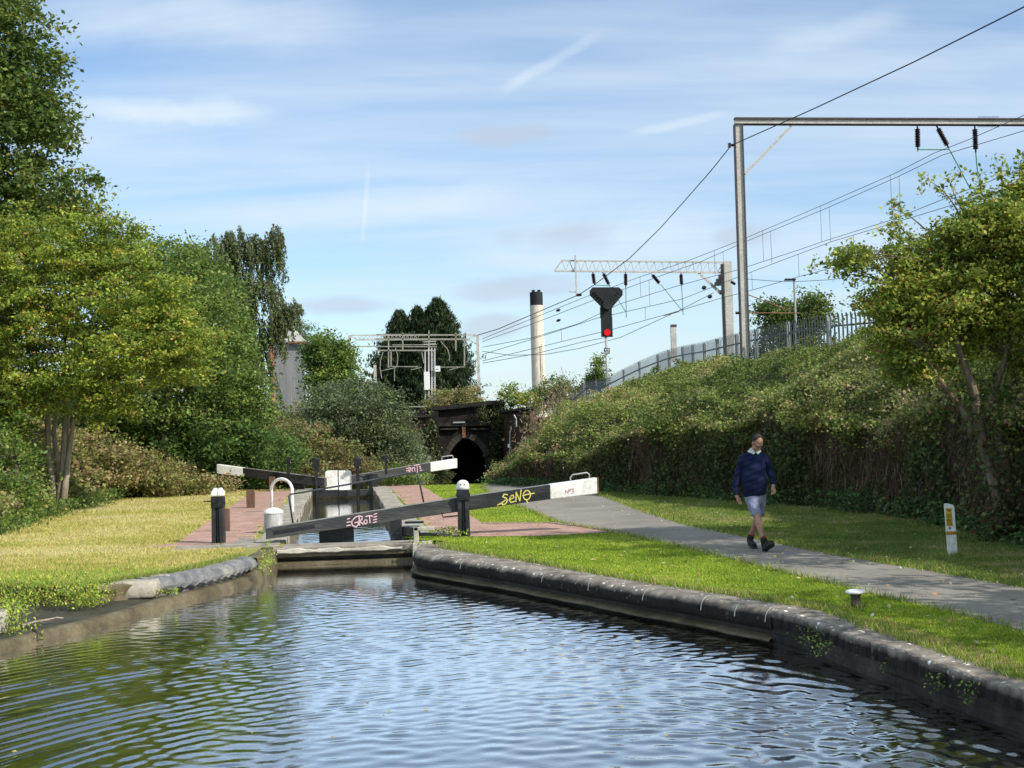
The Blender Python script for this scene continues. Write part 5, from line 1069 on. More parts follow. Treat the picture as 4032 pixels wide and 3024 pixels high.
tag(leaf_mesh('ivy_growth',pp,0.075,mixcols(len(pp),*PAL_IVY,0.2,ry),None,None,0.2,0.75,0.5,53),'dark ivy clinging round the stems of the large right-hand tree','ivy',kind='stuff')
# long bare twigs with leaf sprays reaching out of the crown
tw=thing('broadleaf_tree','thin outreaching sprays of the right-hand thicket growing behind the large tree','tree',TP((4010,2030,Yr+1))[0])
mb=MB(); rg=np.random.default_rng(77); pp=[]
mb.tube(TP((4010,2040,Yr+1),(4020,1700,Yr+1),(3960,1300,Yr+1),(3900,1000,Yr+1)),[0.07,0.06,0.05,0.03],8)
for (x0,y0_,x1,y1_) in ((3500,1120,3215,1040),(3500,1120,3290,1085),(3640,900,3500,820),(3780,850,3630,690),(3820,880,3735,700),(3880,800,3860,690),(3980,760,3930,670),(4020,720,4020,630),(3600,1000,3470,900),(3560,1240,3420,1230),(3600,950,3520,870),(3960,850,4032,700),(3480,1090,3370,980)):
    a=P(x0,y0_,Yr); b=P(x1,y1_,Yr+rg.uniform(-.3,.3)); q=limb(mb,a,b,0.014,0.004,0.1,6,random.Random(int(x0)),5)
    c0=P(3850,1050,Yr+1); limb(mb,c0,a,0.02,0.014,0.08,5,random.Random(int(x1)),5)
    for k in range(3,7):
        m=9; pp.append(np.array(q[k])+rg.normal(0,0.055,(m,3)))
        e=Vector(q[k])+Vector(rg.normal(0,0.14,3)); mb.tube([q[k],e],[0.004,0.002],4); pp.append(np.array(e)+rg.normal(0,0.05,(m,3)))
mb.build('trunk',M['bark'],tw); pp=np.concatenate(pp); leaf_mesh('crown',pp,0.085,mixcols(len(pp),*PAL_RIGHT,0.18,rg),tw,None,0.3,0.6,None,9)
# trees along the verge outside the frame on the right that shade path and hedge
def shade_tree(lab,x,y,h,r,seed,nc=150,holes=0.25):
    tr=[([Vector((x,y,0)),Vector((x+0.2,y,h*0.5)),Vector((x,y,h*0.85))],[0.22,0.15,0.05])]
    bb=[(x,y,h*0.74,r,r,h*0.22),(x+r*0.5,y+r*0.3,h*0.66,r*0.7,r*0.7,h*0.15),(x-r*0.3,y-r*0.5,h*0.64,r*0.7,r*0.7,h*0.13)]
    tree('broadleaf_tree',lab,'tree',(x,y,0),tr,bb,nc,0.45,40,0.16,*PAL_RIGHT,seed=seed,nlimb=10)
for a in ((10.5,15.1,8.8,1.6,61,110),(10.2,9.5,6.6,2.2,62,150),(11.5,18.5,6.6,1.9,63,150),(14.5,14.5,8.5,2.6,64,190),(10.2,3.2,7,2.3,65,150),(12.3,26,6.3,1.8,66,120),(17.5,21,9.0,2.4,67,170),(11.0,-3.0,8,2.6,68,150)):
    shade_tree('hedgerow tree beyond the right edge of the view',*a)
for o in bpy.data.objects:
    if o.get('label')=='hedgerow tree beyond the right edge of the view': o['group']='hedgerow trees beyond the right edge of the view'
# ---- weeds on the banks
def weed(label,spots,leaf,hh,sp,pal,per,seed,name='weed_clump',cat='plant',z=0.0,asp=0.5):
    rg=np.random.default_rng(seed)
    for k,(x,y,zz_,s) in enumerate(spots):
        m=int(per*s); o=rg.normal(0,1,(m,3))*np.array([sp*s,sp*s*0.6,0]); o[:,2]=rg.random(m)*hh*s-0.02
        t=leaf_mesh(name,o+np.array([x,y,zz_]),leaf,mixcols(m,*pal,0.15,rg),None,None,0.2,asp,-0.7,seed+k); tag(t,label[k] if isinstance(label,list) else label,cat)
g_=lambda x,y,z=0: tuple(G(x,y,z))
rg=np.random.default_rng(5)
def weeds_patch(label,pts,seed,leaf=0.055,hh=0.2,per=60,pal=PAL_WEED,sp=0.12):
    rr=np.random.default_rng(seed); pp=[]
    for (x,y,z,s) in pts:
        m=int(per*s); o=rr.normal(0,1,(m,3))*np.array([sp,sp*0.7,0]); o[:,2]=(rr.random(m)-0.45)*hh*s; pp.append(o+np.array([x,y,z]))
    pp=np.concatenate(pp); o=leaf_mesh('weed_clump',pp,leaf,mixcols(len(pp),*pal,0.16,rr),None,None,0.3,0.5,-0.4,seed); tag(o,label,'weeds',kind='stuff')
weeds_patch('bright green weeds hanging over the left bank beside the pale stone',[(*g_(x,y,-0.05),1.0) for x,y in ((60,2345),(110,2340),(160,2330),(210,2335),(250,2345),(300,2350),(340,2350),(370,2325),(140,2310),(240,2300),(330,2300),(380,2340),(80,2310),(190,2320),(40,2325),(360,2330))],6,0.042,0.3,210)
weeds_patch('leafy weeds in the lower left corner of the ledge',[(*g_(x,y,-0.12),1.2) for x,y in ((10,2380),(40,2400),(60,2430),(20,2450),(75,2460),(5,2420))],7,0.042,0.32,150)
weeds_patch('small weed tuft growing below the cracked stone on the left bank',[(*g_(x,y,-0.15),0.8) for x,y in ((600,2325),(640,2330))],8,0.05,0.16,60)
weeds_patch('bright weed hanging on the stone corner left of the lock slab',[(*g_(x,y,0.0),1.0) for x,y in ((1055,2160),(1040,2190),(1062,2200),(1035,2215),(1050,2235))],9,0.036,0.26,90,PAL_WEED,0.06)
weeds_patch('lush green tuft at the foot of the domed paddle post',[(*g_(x,y),1.1) for x,y in ((1755,2105),(1780,2110),(1770,2100),(1800,2118),(1735,2112))],10,0.06,0.22,60)
weeds_patch('weeds in the gap of the right lock corner',[(*g_(x,y,-0.05),1.0) for x,y in ((1660,2150),(1690,2150),(1700,2115),(1715,2100))],11,0.07,0.16,26)
weeds_patch('ragged weeds hanging from the brick-on-edge bank near its rounded end',[(*g_(x,y,-0.12),0.9) for x,y in ((3110,2430),(3135,2450),(3160,2475),(3190,2500),(3215,2520),(3200,2480),(3230,2550))],12,0.03,0.2,70,PAL_GREEN,0.06)
weeds_patch('sprouting weed low on the lower right bank wall',[(*g_(x,y,-0.13),0.9) for x,y in ((3410,2555),(3430,2570),(3500,2600),(3520,2615))],13,0.03,0.18,60,PAL_GREEN,0.05)
weeds_patch('fern-like weed on the bank wall by the lower right corner',[(*g_(x,y,-0.13),0.9) for x,y in ((3700,2665),(3690,2690),(3810,2720),(3830,2735))],14,0.035,0.18,55,PAL_GREEN,0.05)
weeds_patch('grass tufts sprouting along the left coping of the lock',[(*tuple(LK(s,-1.68+0.1*math.sin(s*5))),0.6) for s in (2,3.2,4.6,5,6.3,8,9.5,11,12.3,14,16,18)],15,0.07,0.08,34,PAL_WEED,0.1)
weeds_patch('grass tufts between the right lock coping and the bricks',[(*tuple(LK(s,1.66+0.1*math.sin(s*4))),0.6) for s in (3.4,5,6.6,8,9.5,10,11.2,13,14.5,16,18,20)],16,0.07,0.08,34,PAL_WEED,0.1)

weeds_patch('rank weeds and nettles along the foot of the shrubs at the left lawn edge',[(a.x+rg.normal(0,0.25),a.y+rg.normal(0,0.2)-0.1,0.12,1.0) for a in resample([Vector(q) for q in LB[1:5]],0.22) for _ in range(2)],21,0.09,0.55,46,PAL_GREEN,0.2)
# ================================================================== RAILWAY AND BACKGROUND STRUCTURES
# ---- palisade fence
FP_=[(18.0,29.5),(16.0,32.8),(14.0,36.0),(12.8,38.1)]+[(P(px,py,Y).x,Y) for px,py,Y in ((3484,1214,39.8),(3261,1235,41.4),(3101,1262,43.6),(2975,1292,46.6),(2899,1311,49),(2822,1331,51.4),(2771,1345,53.4),(2727,1353,55.4),(2687,1361,57.5),(2632,1375,59.6),(2589,1391,61.8),(2516,1421,64.5),(2455,1452,67.2),(2391,1485,70),(2300,1502,72.6))]
FTOP=[5.4,5.4,5.4,5.4]+[P(px,py,Y).z for px,py,Y in ((3484,1214,39.8),(3261,1235,41.4),(3101,1262,43.6),(2975,1292,46.6),(2899,1311,49),(2822,1331,51.4),(2771,1345,53.4),(2727,1353,55.4),(2687,1361,57.5),(2632,1375,59.6),(2589,1391,61.8),(2516,1421,64.5),(2455,1452,67.2),(2391,1485,70),(2300,1502,72.6))]
pf=thing('palisade_fence','long grey steel palisade fence with spiked pales along the top of the railway bank','fence',(10,41,3))
rr=random.Random(4)
def bay(a,b,za,zb,par,H=2.35,withrail=True,sp=0.155,off_=0.0):
    A=Vector((a[0],a[1],za));B=Vector((b[0],b[1],zb)); d=Vector((B.x-A.x,B.y-A.y,0)); Ld=d.length; d.normalize(); nrm=Vector((-d.y,d.x,0)); nrm=nrm if nrm.y<0 else -nrm
    mb=MB(); n=int(Ld/sp)
    for k in range(n):
        t=(k+0.5)/n; c=A.lerp(B,t); c=c+nrm*0.03; w=0.036
        z1=c.z+rr.uniform(-0.012,0.012); z0=z1-H; sw=nrm*0.018; tipb=nrm*0.05
        L_=c-d*w; R_=c+d*w
        vs=[Vector((L_.x,L_.y,z0)),Vector((c.x,c.y,z0))+sw,Vector((R_.x,R_.y,z0)),Vector((L_.x,L_.y,z1-0.16)),Vector((c.x,c.y,z1-0.16))+sw,Vector((R_.x,R_.y,z1-0.16)),Vector((L_.x,L_.y,z1-0.05))+tipb*0.6,Vector((c.x,c.y,z1))+tipb,Vector((R_.x,R_.y,z1-0.05))+tipb*0.6]
        mb.add(vs,[(0,1,4,3),(1,2,5,4),(3,4,7,6),(4,5,8,7)])
    mb.build('pales',M['galv'],par)
    mb=MB()
    for f in (0.42,1.85):
        mb=MB(); mb.bar(A-Vector((0,0,f))-nrm*0.02,B-Vector((0,0,f))-nrm*0.02,0.05,0.055); mb.build('rail',M['galv'],par)
for i in range(len(FP_)-1): bay(FP_[i],FP_[i+1],FTOP[i],FTOP[i+1],pf)
for i,(x,y) in enumerate(FP_):
    mb=MB(); wz=0.13 if i%2 else 0.10; mb.ibeam((x,y-0.03,FTOP[i]-2.7),(x,y-0.03,FTOP[i]-0.05),wz,0.12,0.014,(0,1,0)); mb.build('post',M['galv_pale'],pf)
# stepped lower run beside the portal
pf2=thing('palisade_fence','lower run of palisade fence stepping down the slope towards the tunnel portal','fence',(3.2,78,2))
lowp=[(2395,1488,72.5),(2345,1497,74),(2295,1511,75.5),(2255,1545,77),(2217,1585,78.5),(2195,1610,80)]
q=[P(*a) for a in lowp]
for a,b in zip(q,q[1:]): bay((a.x,a.y),(b.x,b.y),a.z,b.z,pf2,1.9,sp=0.2)
for a in q: 
    mb=MB(); mb.bar((a.x,a.y-0.03,a.z-2.2),(a.x,a.y-0.03,a.z-0.05),0.09,0.09,(0,1,0)); mb.build('post',M['galv_pale'],pf2)
pf3=thing('palisade_fence','short pale fence bay with cable tray between the chimney and the signal','fence',(4,80,2))
q=[P(2285,1500,78),P(2330,1492,77),P(2372,1488,76)]
for a,b in zip(q,q[1:]): bay((a.x,a.y),(b.x,b.y),a.z,b.z,pf3,2.0,sp=0.3)
# ---- handrail posts on the portal
rl=thing('handrail','rusty tubular handrail along the top of the portal right of the arch','railing',V3(2100,1620,87))
mb=MB(); A=P(2040,1596,87); B=P(2245,1570,84); mb.tube([A,B],0.035,6); mb.tube([A-Vector((0,0,0.55)),B-Vector((0,0,0.55))],0.03,6)
for k in range(7): c=A.lerp(B,k/6); mb.tube([c-Vector((0,0,1.2)),c+Vector((0,0,0.02 if k not in (4,) else 0.7))],0.04,6)
mb.build('rails',M['rust'],rl)
rl2=thing('handrail','pale green tubular handrail on the wall left of the portal below the gantry','railing',V3(1600,1620,92))
mb=MB(); A=P(1555,1603,92); B=P(1672,1602,92); mb.tube([A,B],0.05,6); mb.tube([P(1570,1624,92),P(1672,1622,92)],0.03,6); mb.tube([P(1597,1603,92),P(1598,1640,92)],0.06,6); mb.tube([P(1578,1606,92),P(1597,1632,92)],0.04,6); mb.build('rails',M['olive'],rl2)
# ---- tunnel portal
Yp=90.0
tp_=thing('tunnel_portal','soot-black brick tunnel portal with a dark pointed arch at the end of the towpath','tunnel portal',V3(1840,1900,Yp))
ax=[P(1764,1785,Yp),P(1909,1800,Yp)]; xl,xr=ax[0].x,ax[1].x; xc=(xl+xr)/2; apex=P(1832,1725,Yp).z; spring=P(1836,1800,Yp).z; zb=-2.6
def archpts(x0,x1,zs,za,n=14):
    c=(x0+x1)/2; out=[(x0,zb)]
    for i in range(n+1):
        t=i/n; x=x0+(x1-x0)*t; u=abs((x-c)/((x1-x0)/2)); z=zs+(za-zs)*(1-u**1.75)**0.85 if u<1 else zs; out.append((x,z))
    out.append((x1,zb)); return out
ap=archpts(xl,xr,spring,apex)
xL=P(1640,1700,Yp).x; xR=P(1985,1700,Yp).x
def topz(px,py): return P(px,py,Yp).z
tl=topz(1700,1612); tm=topz(1870,1597)
cc_=lambda px,py:(P(px,py,Yp).x,P(px,py,Yp).z)
outl=[cc_(1700,1612),cc_(1800,1606),cc_(1870,1597),cc_(1935,1590),cc_(1985,1588)]
wall=[(xL,zb),(xL,outl[0][1]-0.5),cc_(1700,1650)]+outl+[(xR,zb)]
# face with the arch cut out: strips left/right/above
mb=MB()
face=[(xL,zb),(xL,cc_(1650,1612)[1])]+outl+[(xR+0.1,zb)]+[(x,z) for x,z in reversed(ap)]
mb.add([(x,Yp,z) for x,z in face],[tuple(range(len(face)))]); mb.build('portal_wall',M['darkbrick'],tp_,tri=True)
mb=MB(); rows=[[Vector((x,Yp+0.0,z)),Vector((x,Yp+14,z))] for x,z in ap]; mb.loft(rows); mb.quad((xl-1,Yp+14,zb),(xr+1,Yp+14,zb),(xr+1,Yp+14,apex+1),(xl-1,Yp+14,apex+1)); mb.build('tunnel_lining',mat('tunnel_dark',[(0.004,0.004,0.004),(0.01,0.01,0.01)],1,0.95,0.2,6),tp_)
# arch ring of headers
mb=MB(); ring=ap[1:-1]
for i in range(len(ring)-1):
    a=Vector((ring[i][0],0,ring[i][1])); b=Vector((ring[i+1][0],0,ring[i+1][1])); d=(b-a).normalized(); n_=Vector((-d.z,0,d.x)); n_=n_ if n_.z>0 or abs(n_.z)<.01 else -n_
    q=[a,b,b+n_*0.42,a+n_*0.42]; mb.prism([Vector((v.x,Yp-0.08,v.z)) for v in q],(0,0.1,0))
mb.build('arch_ring',mat('ring_stone',[(0.035,0.032,0.027),(0.075,0.068,0.058)],2,0.9,0.4,12),tp_)
# string courses and coping
def course(pts,h,d,m,name):
    mb=MB()
    for (a,b) in zip(pts,pts[1:]): mb.bar((a[0],Yp-d/2,a[1]),(b[0],Yp-d/2,b[1]),d,h)
    mb.build(name,m,tp_)
course([(x,z+0.08) for x,z in outl],0.28,0.4,mat('black_coping',[(0.012,0.011,0.010),(0.03,0.028,0.024)],2,0.9,0.4,12),'parapet_coping')
course([cc_(1722,1672),cc_(1985,1668)],0.25,0.25,M['stone_dark'],'string_course')
course([cc_(1735,1690),cc_(1805,1688)],0.10,0.32,M['stone_dark'],'string_course'); course([cc_(1855,1690),cc_(1925,1688)],0.10,0.32,M['stone_dark'],'string_course')
mb=MB(); c=P(1808,1663,Yp); mb.box((c.x,Yp-0.3,c.z),(0.85,0.12,0.1)); mb.build('pale_ledge',M['galv_pale'],tp_)
mb=MB(); a=P(1826,1675,Yp); b=P(1827,1724,Yp); mb.box(((a.x+b.x)/2,Yp-0.12,(a.z+b.z)/2),(0.24,0.12,a.z-b.z)); mb.build('drain_chute',M['rust'],tp_)
for px,wp in ((1712,36),(1955,40)):
    c=P(px,1760,Yp); mb=MB(); z1=P(px,1618,Yp).z; mb.box((c.x,Yp-0.2,(z1+zb)/2),(wp/FP*Yp,0.4,z1-zb)); mb.build('pilaster',M['darkbrick'],tp_)
c=P(1918,1870,Yp); mb=MB(); mb.box((c.x+0.1,Yp-0.25,-1.6),(0.42,0.45,3.2)); mb.build('buttress',M['stone_dark'],tp_)
# wing walls
lwp=thing('wing_wall','brown brick wing wall stepping down left of the tunnel portal','wall',V3(1620,1800,Yp-1))
mb=MB(); pts=[cc_(1560,1650),cc_(1690,1640),cc_(1690,1950),cc_(1560,1950)]; mb.prism([Vector((x,Yp-0.6,z)) for x,z in pts],(0,0.6,0)); mb.build('wall',M['brownbrick'],lwp)
mb=MB(); mb.bar((cc_(1560,1646)[0],Yp-0.5,cc_(1560,1646)[1]),(cc_(1695,1638)[0],Yp-0.5,cc_(1695,1638)[1]),0.9,0.14); mb.build('coping',M['stone_dark'],lwp)
rwp=thing('wing_wall','brown brick wing wall running forward from the right side of the portal','wall',V3(2060,1800,84))
mb=MB(); a0=P(1975,1626,Yp-0.4); a1=P(2085,1610,84); mb.add([(a0.x,a0.y,-2.6),(a1.x,a1.y,-2.6),(a1.x,a1.y,a1.z),(a0.x,a0.y,a0.z),(a0.x+0.4,a0.y+.3,-2.6),(a1.x+0.4,a1.y+.3,-2.6),(a1.x+0.4,a1.y+.3,a1.z),(a0.x+0.4,a0.y+.3,a0.z)],[(0,1,2,3),(4,7,6,5),(0,4,5,1),(3,2,6,7),(0,3,7,4),(1,5,6,2)]); mb.build('wall',M['brownbrick'],rwp)
mb=MB(); mb.bar(a0+Vector((0.1,-.1,0.06)),a1+Vector((0.1,-.1,0.06)),0.6,0.14); mb.build('coping',M['stone_dark'],rwp)
pc=thing('white_post','thin pale post with a small box against the portal right wing','post',V3(2007,1760,80))
mb=MB(); mb.tube([P(2007,1790,80),P(2008,1695,80)],0.045,6); mb.build('pole',M['galv_pale'],pc); mb=MB(); c=P(2003,1755,79.9); mb.box(c,(0.12,0.1,0.22)); mb.build('box',M['plastic_white'],pc)
pc=thing('white_post','pale bent pipe standing higher on the portal right wing','post',V3(2030,1670,82))
mb=MB(); mb.tube([P(2033,1680,82),P(2032,1650,82),P(2023,1633,82)],0.06,6); mb.build('pole',M['galv_pale'],pc)
pc=thing('white_post','small pale stake low beside the towpath at the hedge end','post',V3(1963,1912,60)); mb=MB(); mb.box(P(1963,1897,60),(0.06,0.05,0.34)); mb.build('pole',M['plastic_white'],pc)
# railway level behind the portal
mb=MB(); c=P(1800,1640,Yp+1); mb.quad((-16,Yp+0.5,2.35),(6,Yp+0.5,2.9),(60,420,3.0),(-120,420,3.0)); mb.quad((5.5,Yp-40,2.4),(90,Yp-40,2.9),(90,420,3.0),(5.9,Yp+0.5,2.88)); tag(mb.build('railway_ground',M['soil']),kind='structure')
# ivy on the portal
rg=np.random.default_rng(15); pp=[]
for (x,y,sx,sy,n_) in ((1965,1700,28,60,420),(1945,1800,24,50,300),(1690,1690,22,60,400),(1900,1630,22,26,220),(1975,1640,30,40,400),(1720,1880,45,30,400),(1700,1780,30,60,400)):
    c=P(x,y,Yp-0.6); k=Yp/FP; pp.append(np.array(c)+rg.normal(0,1,(n_,3))*np.array([sx*k,0.25,sy*k])*0.6)
pp=np.concatenate(pp); o=leaf_mesh('ivy_growth',pp,0.17,mixcols(len(pp),[(0.03,0.045,0.018),(0.06,0.085,0.03),(0.12,0.13,0.04)],[4,3,1.5],0.2,rg),None,None,0.2,0.7,0.8,3); tag(o,'dark ivy trailing over the pilasters of the tunnel portal','ivy',kind='stuff')
# ---- chimney
Yc=320; cb_=P(2127,1600,Yc); ct=P(2119,1145,Yc); rt=26*Yc/FP; rb_=29*Yc/FP
ch=thing('chimney','tall cream industrial chimney with a black crown on the skyline','chimney',(cb_.x,Yc,0))
Zt=P(2119,1203,Yc).z; Zt2=P(2119,1150,Yc).z
mb=MB(); mb.lathe((cb_.x-0.15,Yc,0),[(rb_,-2),(rt,Zt)],40); mb.build('stack',M['chimney'],ch,smooth=False)
mb=MB(); mb.lathe((cb_.x-0.15,Yc,0),[(rt*0.98,Zt+0.02),(rt*0.98,Zt2-0.1),(rt*0.8,Zt2)],40)
mb.build('crown',M['chimney_top'],ch)
mb=MB()
for a in range(4):
    an=math.pi/4+a*math.pi/2; mb.lathe((cb_.x-0.15+rt*0.6*math.cos(an),Yc+rt*0.6*math.sin(an),Zt2-0.4),[(0.4,0),(0.42,0.8),(0.3,0.9)],12)
mb.build('flues',M['chimney_top'],ch)
mb=MB(); c=P(2140,1480,Yc-2.5); mb.box((cb_.x+0.8,Yc-rb_-0.1,c.z),(0.12,0.2,16)); mb.build('ladder_strip',M['rust'],ch)
# ---- grey corrugated shed
Ys=96
sh=thing('metal_shed','grey corrugated metal shed with a white gable end behind the birch','building',V3(1120,1640,Ys))
def X(px,py): p=P(px,py,Ys); return (p.x,p.z)
a=X(1060,1348); b=X(1198,1352); c=X(1180,1640); d=X(1040,1640); e=X(1205,1345)
mb=MB(); rows=[]; n=90
for i in range(n+1):
    t=i/n; x=a[0]+(b[0]-a[0])*t; rows.append([Vector((x,Ys+(0.03 if i%2 else 0),c[1]-4)),Vector((x,Ys+(0.03 if i%2 else 0),b[1]+0.02))])
mb.loft(rows); mb.build('wall',mat('corrugated_grey',[(0.24,0.25,0.245),(0.36,0.37,0.36)],0.35,0.5,0.1,3,stretch=(6,1,0.15)),sh)
mb=MB(); g1_=X(1100,1350); ap_=X(1150,1283); g2_=X(1207,1345); mb.prism([Vector((g1_[0],Ys-0.12,g1_[1])),Vector((g2_[0],Ys-0.12,g2_[1])),Vector((ap_[0],Ys-0.12,ap_[1]))],(0,0.1,0)); mb.build('roof',mat('white_metal',[(0.6,0.6,0.57),(0.75,0.75,0.72)],0.5,0.5,0.05,3),sh)
mb=MB(); mb.prism([Vector((g1_[0],Ys,g1_[1])),Vector((g2_[0],Ys,g2_[1])),Vector((ap_[0],Ys,ap_[1])),],(-4,30,0)); mb.build('roof',M['galv_pale'],sh)
mb=MB(); p0=X(1140,1349); p1=X(1208,1350); mb.bar((p0[0],Ys-0.25,p0[1]),(p1[0],Ys-0.25,p1[1]),0.2,0.16); mb.build('gutter',M['rust'],sh)
mb=MB(); p0=X(1072,1430); mb.box((p0[0],Ys-0.1,p0[1]-1.2),(0.22,0.12,5.2)); mb.build('door_frame',mat('orange_red_paint',[(0.5,0.13,0.07),(0.62,0.2,0.11)],3,0.6,0.05,20),sh)
# ---- gantries -----------------------------------------------------------
def insulator(a,b,par,r=0.075,n=9):
    a=Vector(a);b=Vector(b); mb=MB(); pts=[];rs=[]
    for i in range(n*2+1):
        t=i/(n*2); pts.append(a.lerp(b,0.12+0.76*t)); rs.append(r if i%2 else r*0.55)
    mb.tube(pts,rs,10); mb.tube([a,b],r*0.3,6); return mb.build('insulator',M['insul'],par)
# near gantry
Yg=46.0
g1=thing('rail_gantry','tall grey steel I-beam railway portal gantry spanning to the right edge','gantry',V3(2918,1330,Yg))
mt=P(2906,492,Yg); mbm=P(2931,1320,Yg); k=Yg/FP
mb=MB(); A=Vector((mbm.x,Yg,mbm.z-1.4)); B=Vector((mt.x,Yg,mt.z+0.02)); mb.bar(A,B,0.24,0.17,(0,1,0)); mb.build('mast_web',M['mast'],g1)
for sg in (-1,1):
    mb=MB(); mb.bar(A+Vector((sg*0.14,0,0)),B+Vector((sg*0.14,0,0)),0.04,0.30,(0,1,0)); mb.build('mast_flange',M['mast_edge'],g1)
ba=P(2893,480,Yg); bb=P(4032,483,Yg+0.2); bb=ba+(bb-ba)*1.9
mb=MB(); mb.bar(ba,bb,0.17,0.165); mb.build('beam',M['mast'],g1)
for sg,th in ((1,0.055),(-1,0.025)):
    mb=MB(); mb.bar(ba+Vector((-0.02,-.02,sg*(0.0825+th/2)+.001*sg)),bb+Vector((0,-.02,sg*(0.0825+th/2)+.001*sg)),0.26,th); mb.build('beam_flange',M['mast_edge'],g1)
mb=MB(); mb.bar(P(3115,497,Yg),P(2932,685,Yg),0.09,0.10,(0,1,0)); mb.build('brace',M['mast'],g1)
mb=MB(); e2=ba+(bb-ba)*0.97; mb.bar((e2.x,Yg,2.5),(e2.x,Yg,e2.z-0.15),0.28,0.25,(0,1,0)); mb.build('mast',M['mast'],g1)
for (x0,y0_,x1,y1_) in ((3612,496,3614,590),(3688,496,3735,582),(3838,496,3842,600)): insulator(P(x0,y0_,Yg),P(x1,y1_,Yg),g1,0.11,11)
mb=MB()
for a,b in (((3615,589),(3738,589)),((3735,582),(3820,742)),((3842,600),(3852,705)),((3615,589),(3613,596))): mb.tube([P(*a,Yg),P(*b,Yg)],0.022,6)
mb.build('registration_rod',M['copper'],g1)
mb=MB(); mb.tube([P(2875,572,Yg),P(2900,570,Yg)],0.05,8); mb.box(P(2872,572,Yg),(0.1,0.1,0.16)); mb.build('cable_clamp',M['insul'],g1)
mb=MB()
for (x,y) in ((3875,470),):
    for i in range(12):
        a=P(3850+i*7,463,Yg-0.2); mb.tube([a,a+Vector((0.03,0,0.05)),a+Vector((0.06,0,0))],0.008,4); a=P(3850+i*7,497,Yg-0.2); mb.tube([a,a+Vector((0.03,0,-0.04)),a+Vector((0.06,0,0))],0.008,4)
mb.build('bird_spikes',M['cable'],g1)
mb=MB(); 
mb.tube([P(2895,1120,Yg+.1),P(2878,1108,Yg+.1)],0.05,8); mb.tube([P(2912,1232,Yg-.1),P(2896,1232,Yg-.1)],0.05,8)
mb.build('insulator',M['insul'],g1)
mb=MB(); mb.tube([P(2945,1160,Yg),P(3112,1225,Yg+1)],0.018,6); mb.tube([P(2945,1232,Yg),P(3150,1233,Yg+1)],0.022,6); mb.build('side_arm',M['rust'],g1)
# second gantry: lattice truss
Y2=80.0
g2_=thing('rail_gantry','grey lattice-truss railway gantry ending in a pointed overhang left of its mast','gantry',V3(2865,1330,Y2))
def p2(x,y,dy=0): return P(x,y,Y2+dy)
T=[(2212,1026),(2850,1033)]; Bm=[(2183,1067),(2838,1073)]
for dy in (-0.25,0.25):
    mb=MB(); mb.bar(p2(*T[0],dy),p2(*T[1],dy),0.09,0.09); mb.bar(p2(*Bm[0],dy),p2(*Bm[1],dy),0.10,0.10); mb.bar(p2(2183,1067,dy),p2(2212,1026,dy),0.08,0.08)
    mb.build('chord',M['mast'],g2_)
n=21
for dy in (-0.25,0.25):
    mb=MB()
    for i in range(n):
        t0=i/n; t1=(i+0.5)/n; t2=(i+1)/n; lt_=lambda L_,t: (L_[0][0]+(L_[1][0]-L_[0][0])*t, L_[0][1]+(L_[1][1]-L_[0][1])*t)
        B2=[(2212,1067),(2838,1073)]
        mb.bar(p2(*lt_(T,t0),dy),p2(*lt_(B2,t1),dy),0.045,0.045); mb.bar(p2(*lt_(B2,t1),dy),p2(*lt_(T,t2),dy),0.045,0.045)
    mb.build('lattice',M['mast'],g2_)
mb=MB(); a=p2(2864,1030); b=p2(2874,1340); mb.bar(b-Vector((0,0,1)),a,0.48,0.3,(0,1,0)); mb.build('mast',M['mast'],g2_)
mb=MB(); a=p2(2842,1040,-0.3); b=p2(2852,1340,-0.3); mb.bar(b-Vector((0,0,1)),a,0.16,0.2,(0,1,0)); 
for (x,y,w_) in ((2838,1090,.3),(2830,1105,.35),(2826,1118,.4),(2842,1150,.24)): mb.box(p2(x,y,-0.5),(w_,0.3,0.22))
mb.build('equipment',M['insul'],g2_)
mb=MB(); mb.bar(p2(2750,1073,-.2),p2(2852,1165,-.2),0.12,0.12,(0,1,0)); mb.bar(p2(2752,1078,-.4),p2(2838,1160,-.4),0.07,0.07,(0,1,0)); mb.build('brace',M['mast'],g2_)
mb=MB(); mb.bar(p2(2264,1004,-.4),p2(2270,1168,-.4),0.11,0.11,(0,1,0)); mb.tube([p2(2240,1148,-.4),p2(2270,1150,-.4)],0.03,5); mb.build('drop_post',M['mast'],g2_)
mb=MB(); mb.tube([p2(2270,1162,-.4),p2(2290,1160,-.4)],0.09,8); mb.build('cable_clamp',M['insul'],g2_)
for (x0,y0_,x1,y1_) in ((2334,1072,2341,1122),(2373,1072,2400,1125),(2463,1072,2464,1130),(2565,1078,2600,1120),(2681,1075,2684,1125)): insulator(p2(x0,y0_),p2(x1,y1_),g2_,0.14,8)
mb=MB()
for a,b in (((2464,1130),(2466,1252)),((2600,1118),(2690,1228)),((2684,1125),(2690,1240)),((2400,1125),(2464,1228)),((2341,1122),(2400,1126))): mb.tube([p2(*a),p2(*b)],0.026,5)
mb.build('registration_rod',M['copper'],g2_)
mb=MB(); mb.tube([p2(2612,1243,-1),p2(2675,1226,-1)],0.04,5); mb.build('steady_arm',M['olive'],g2_)
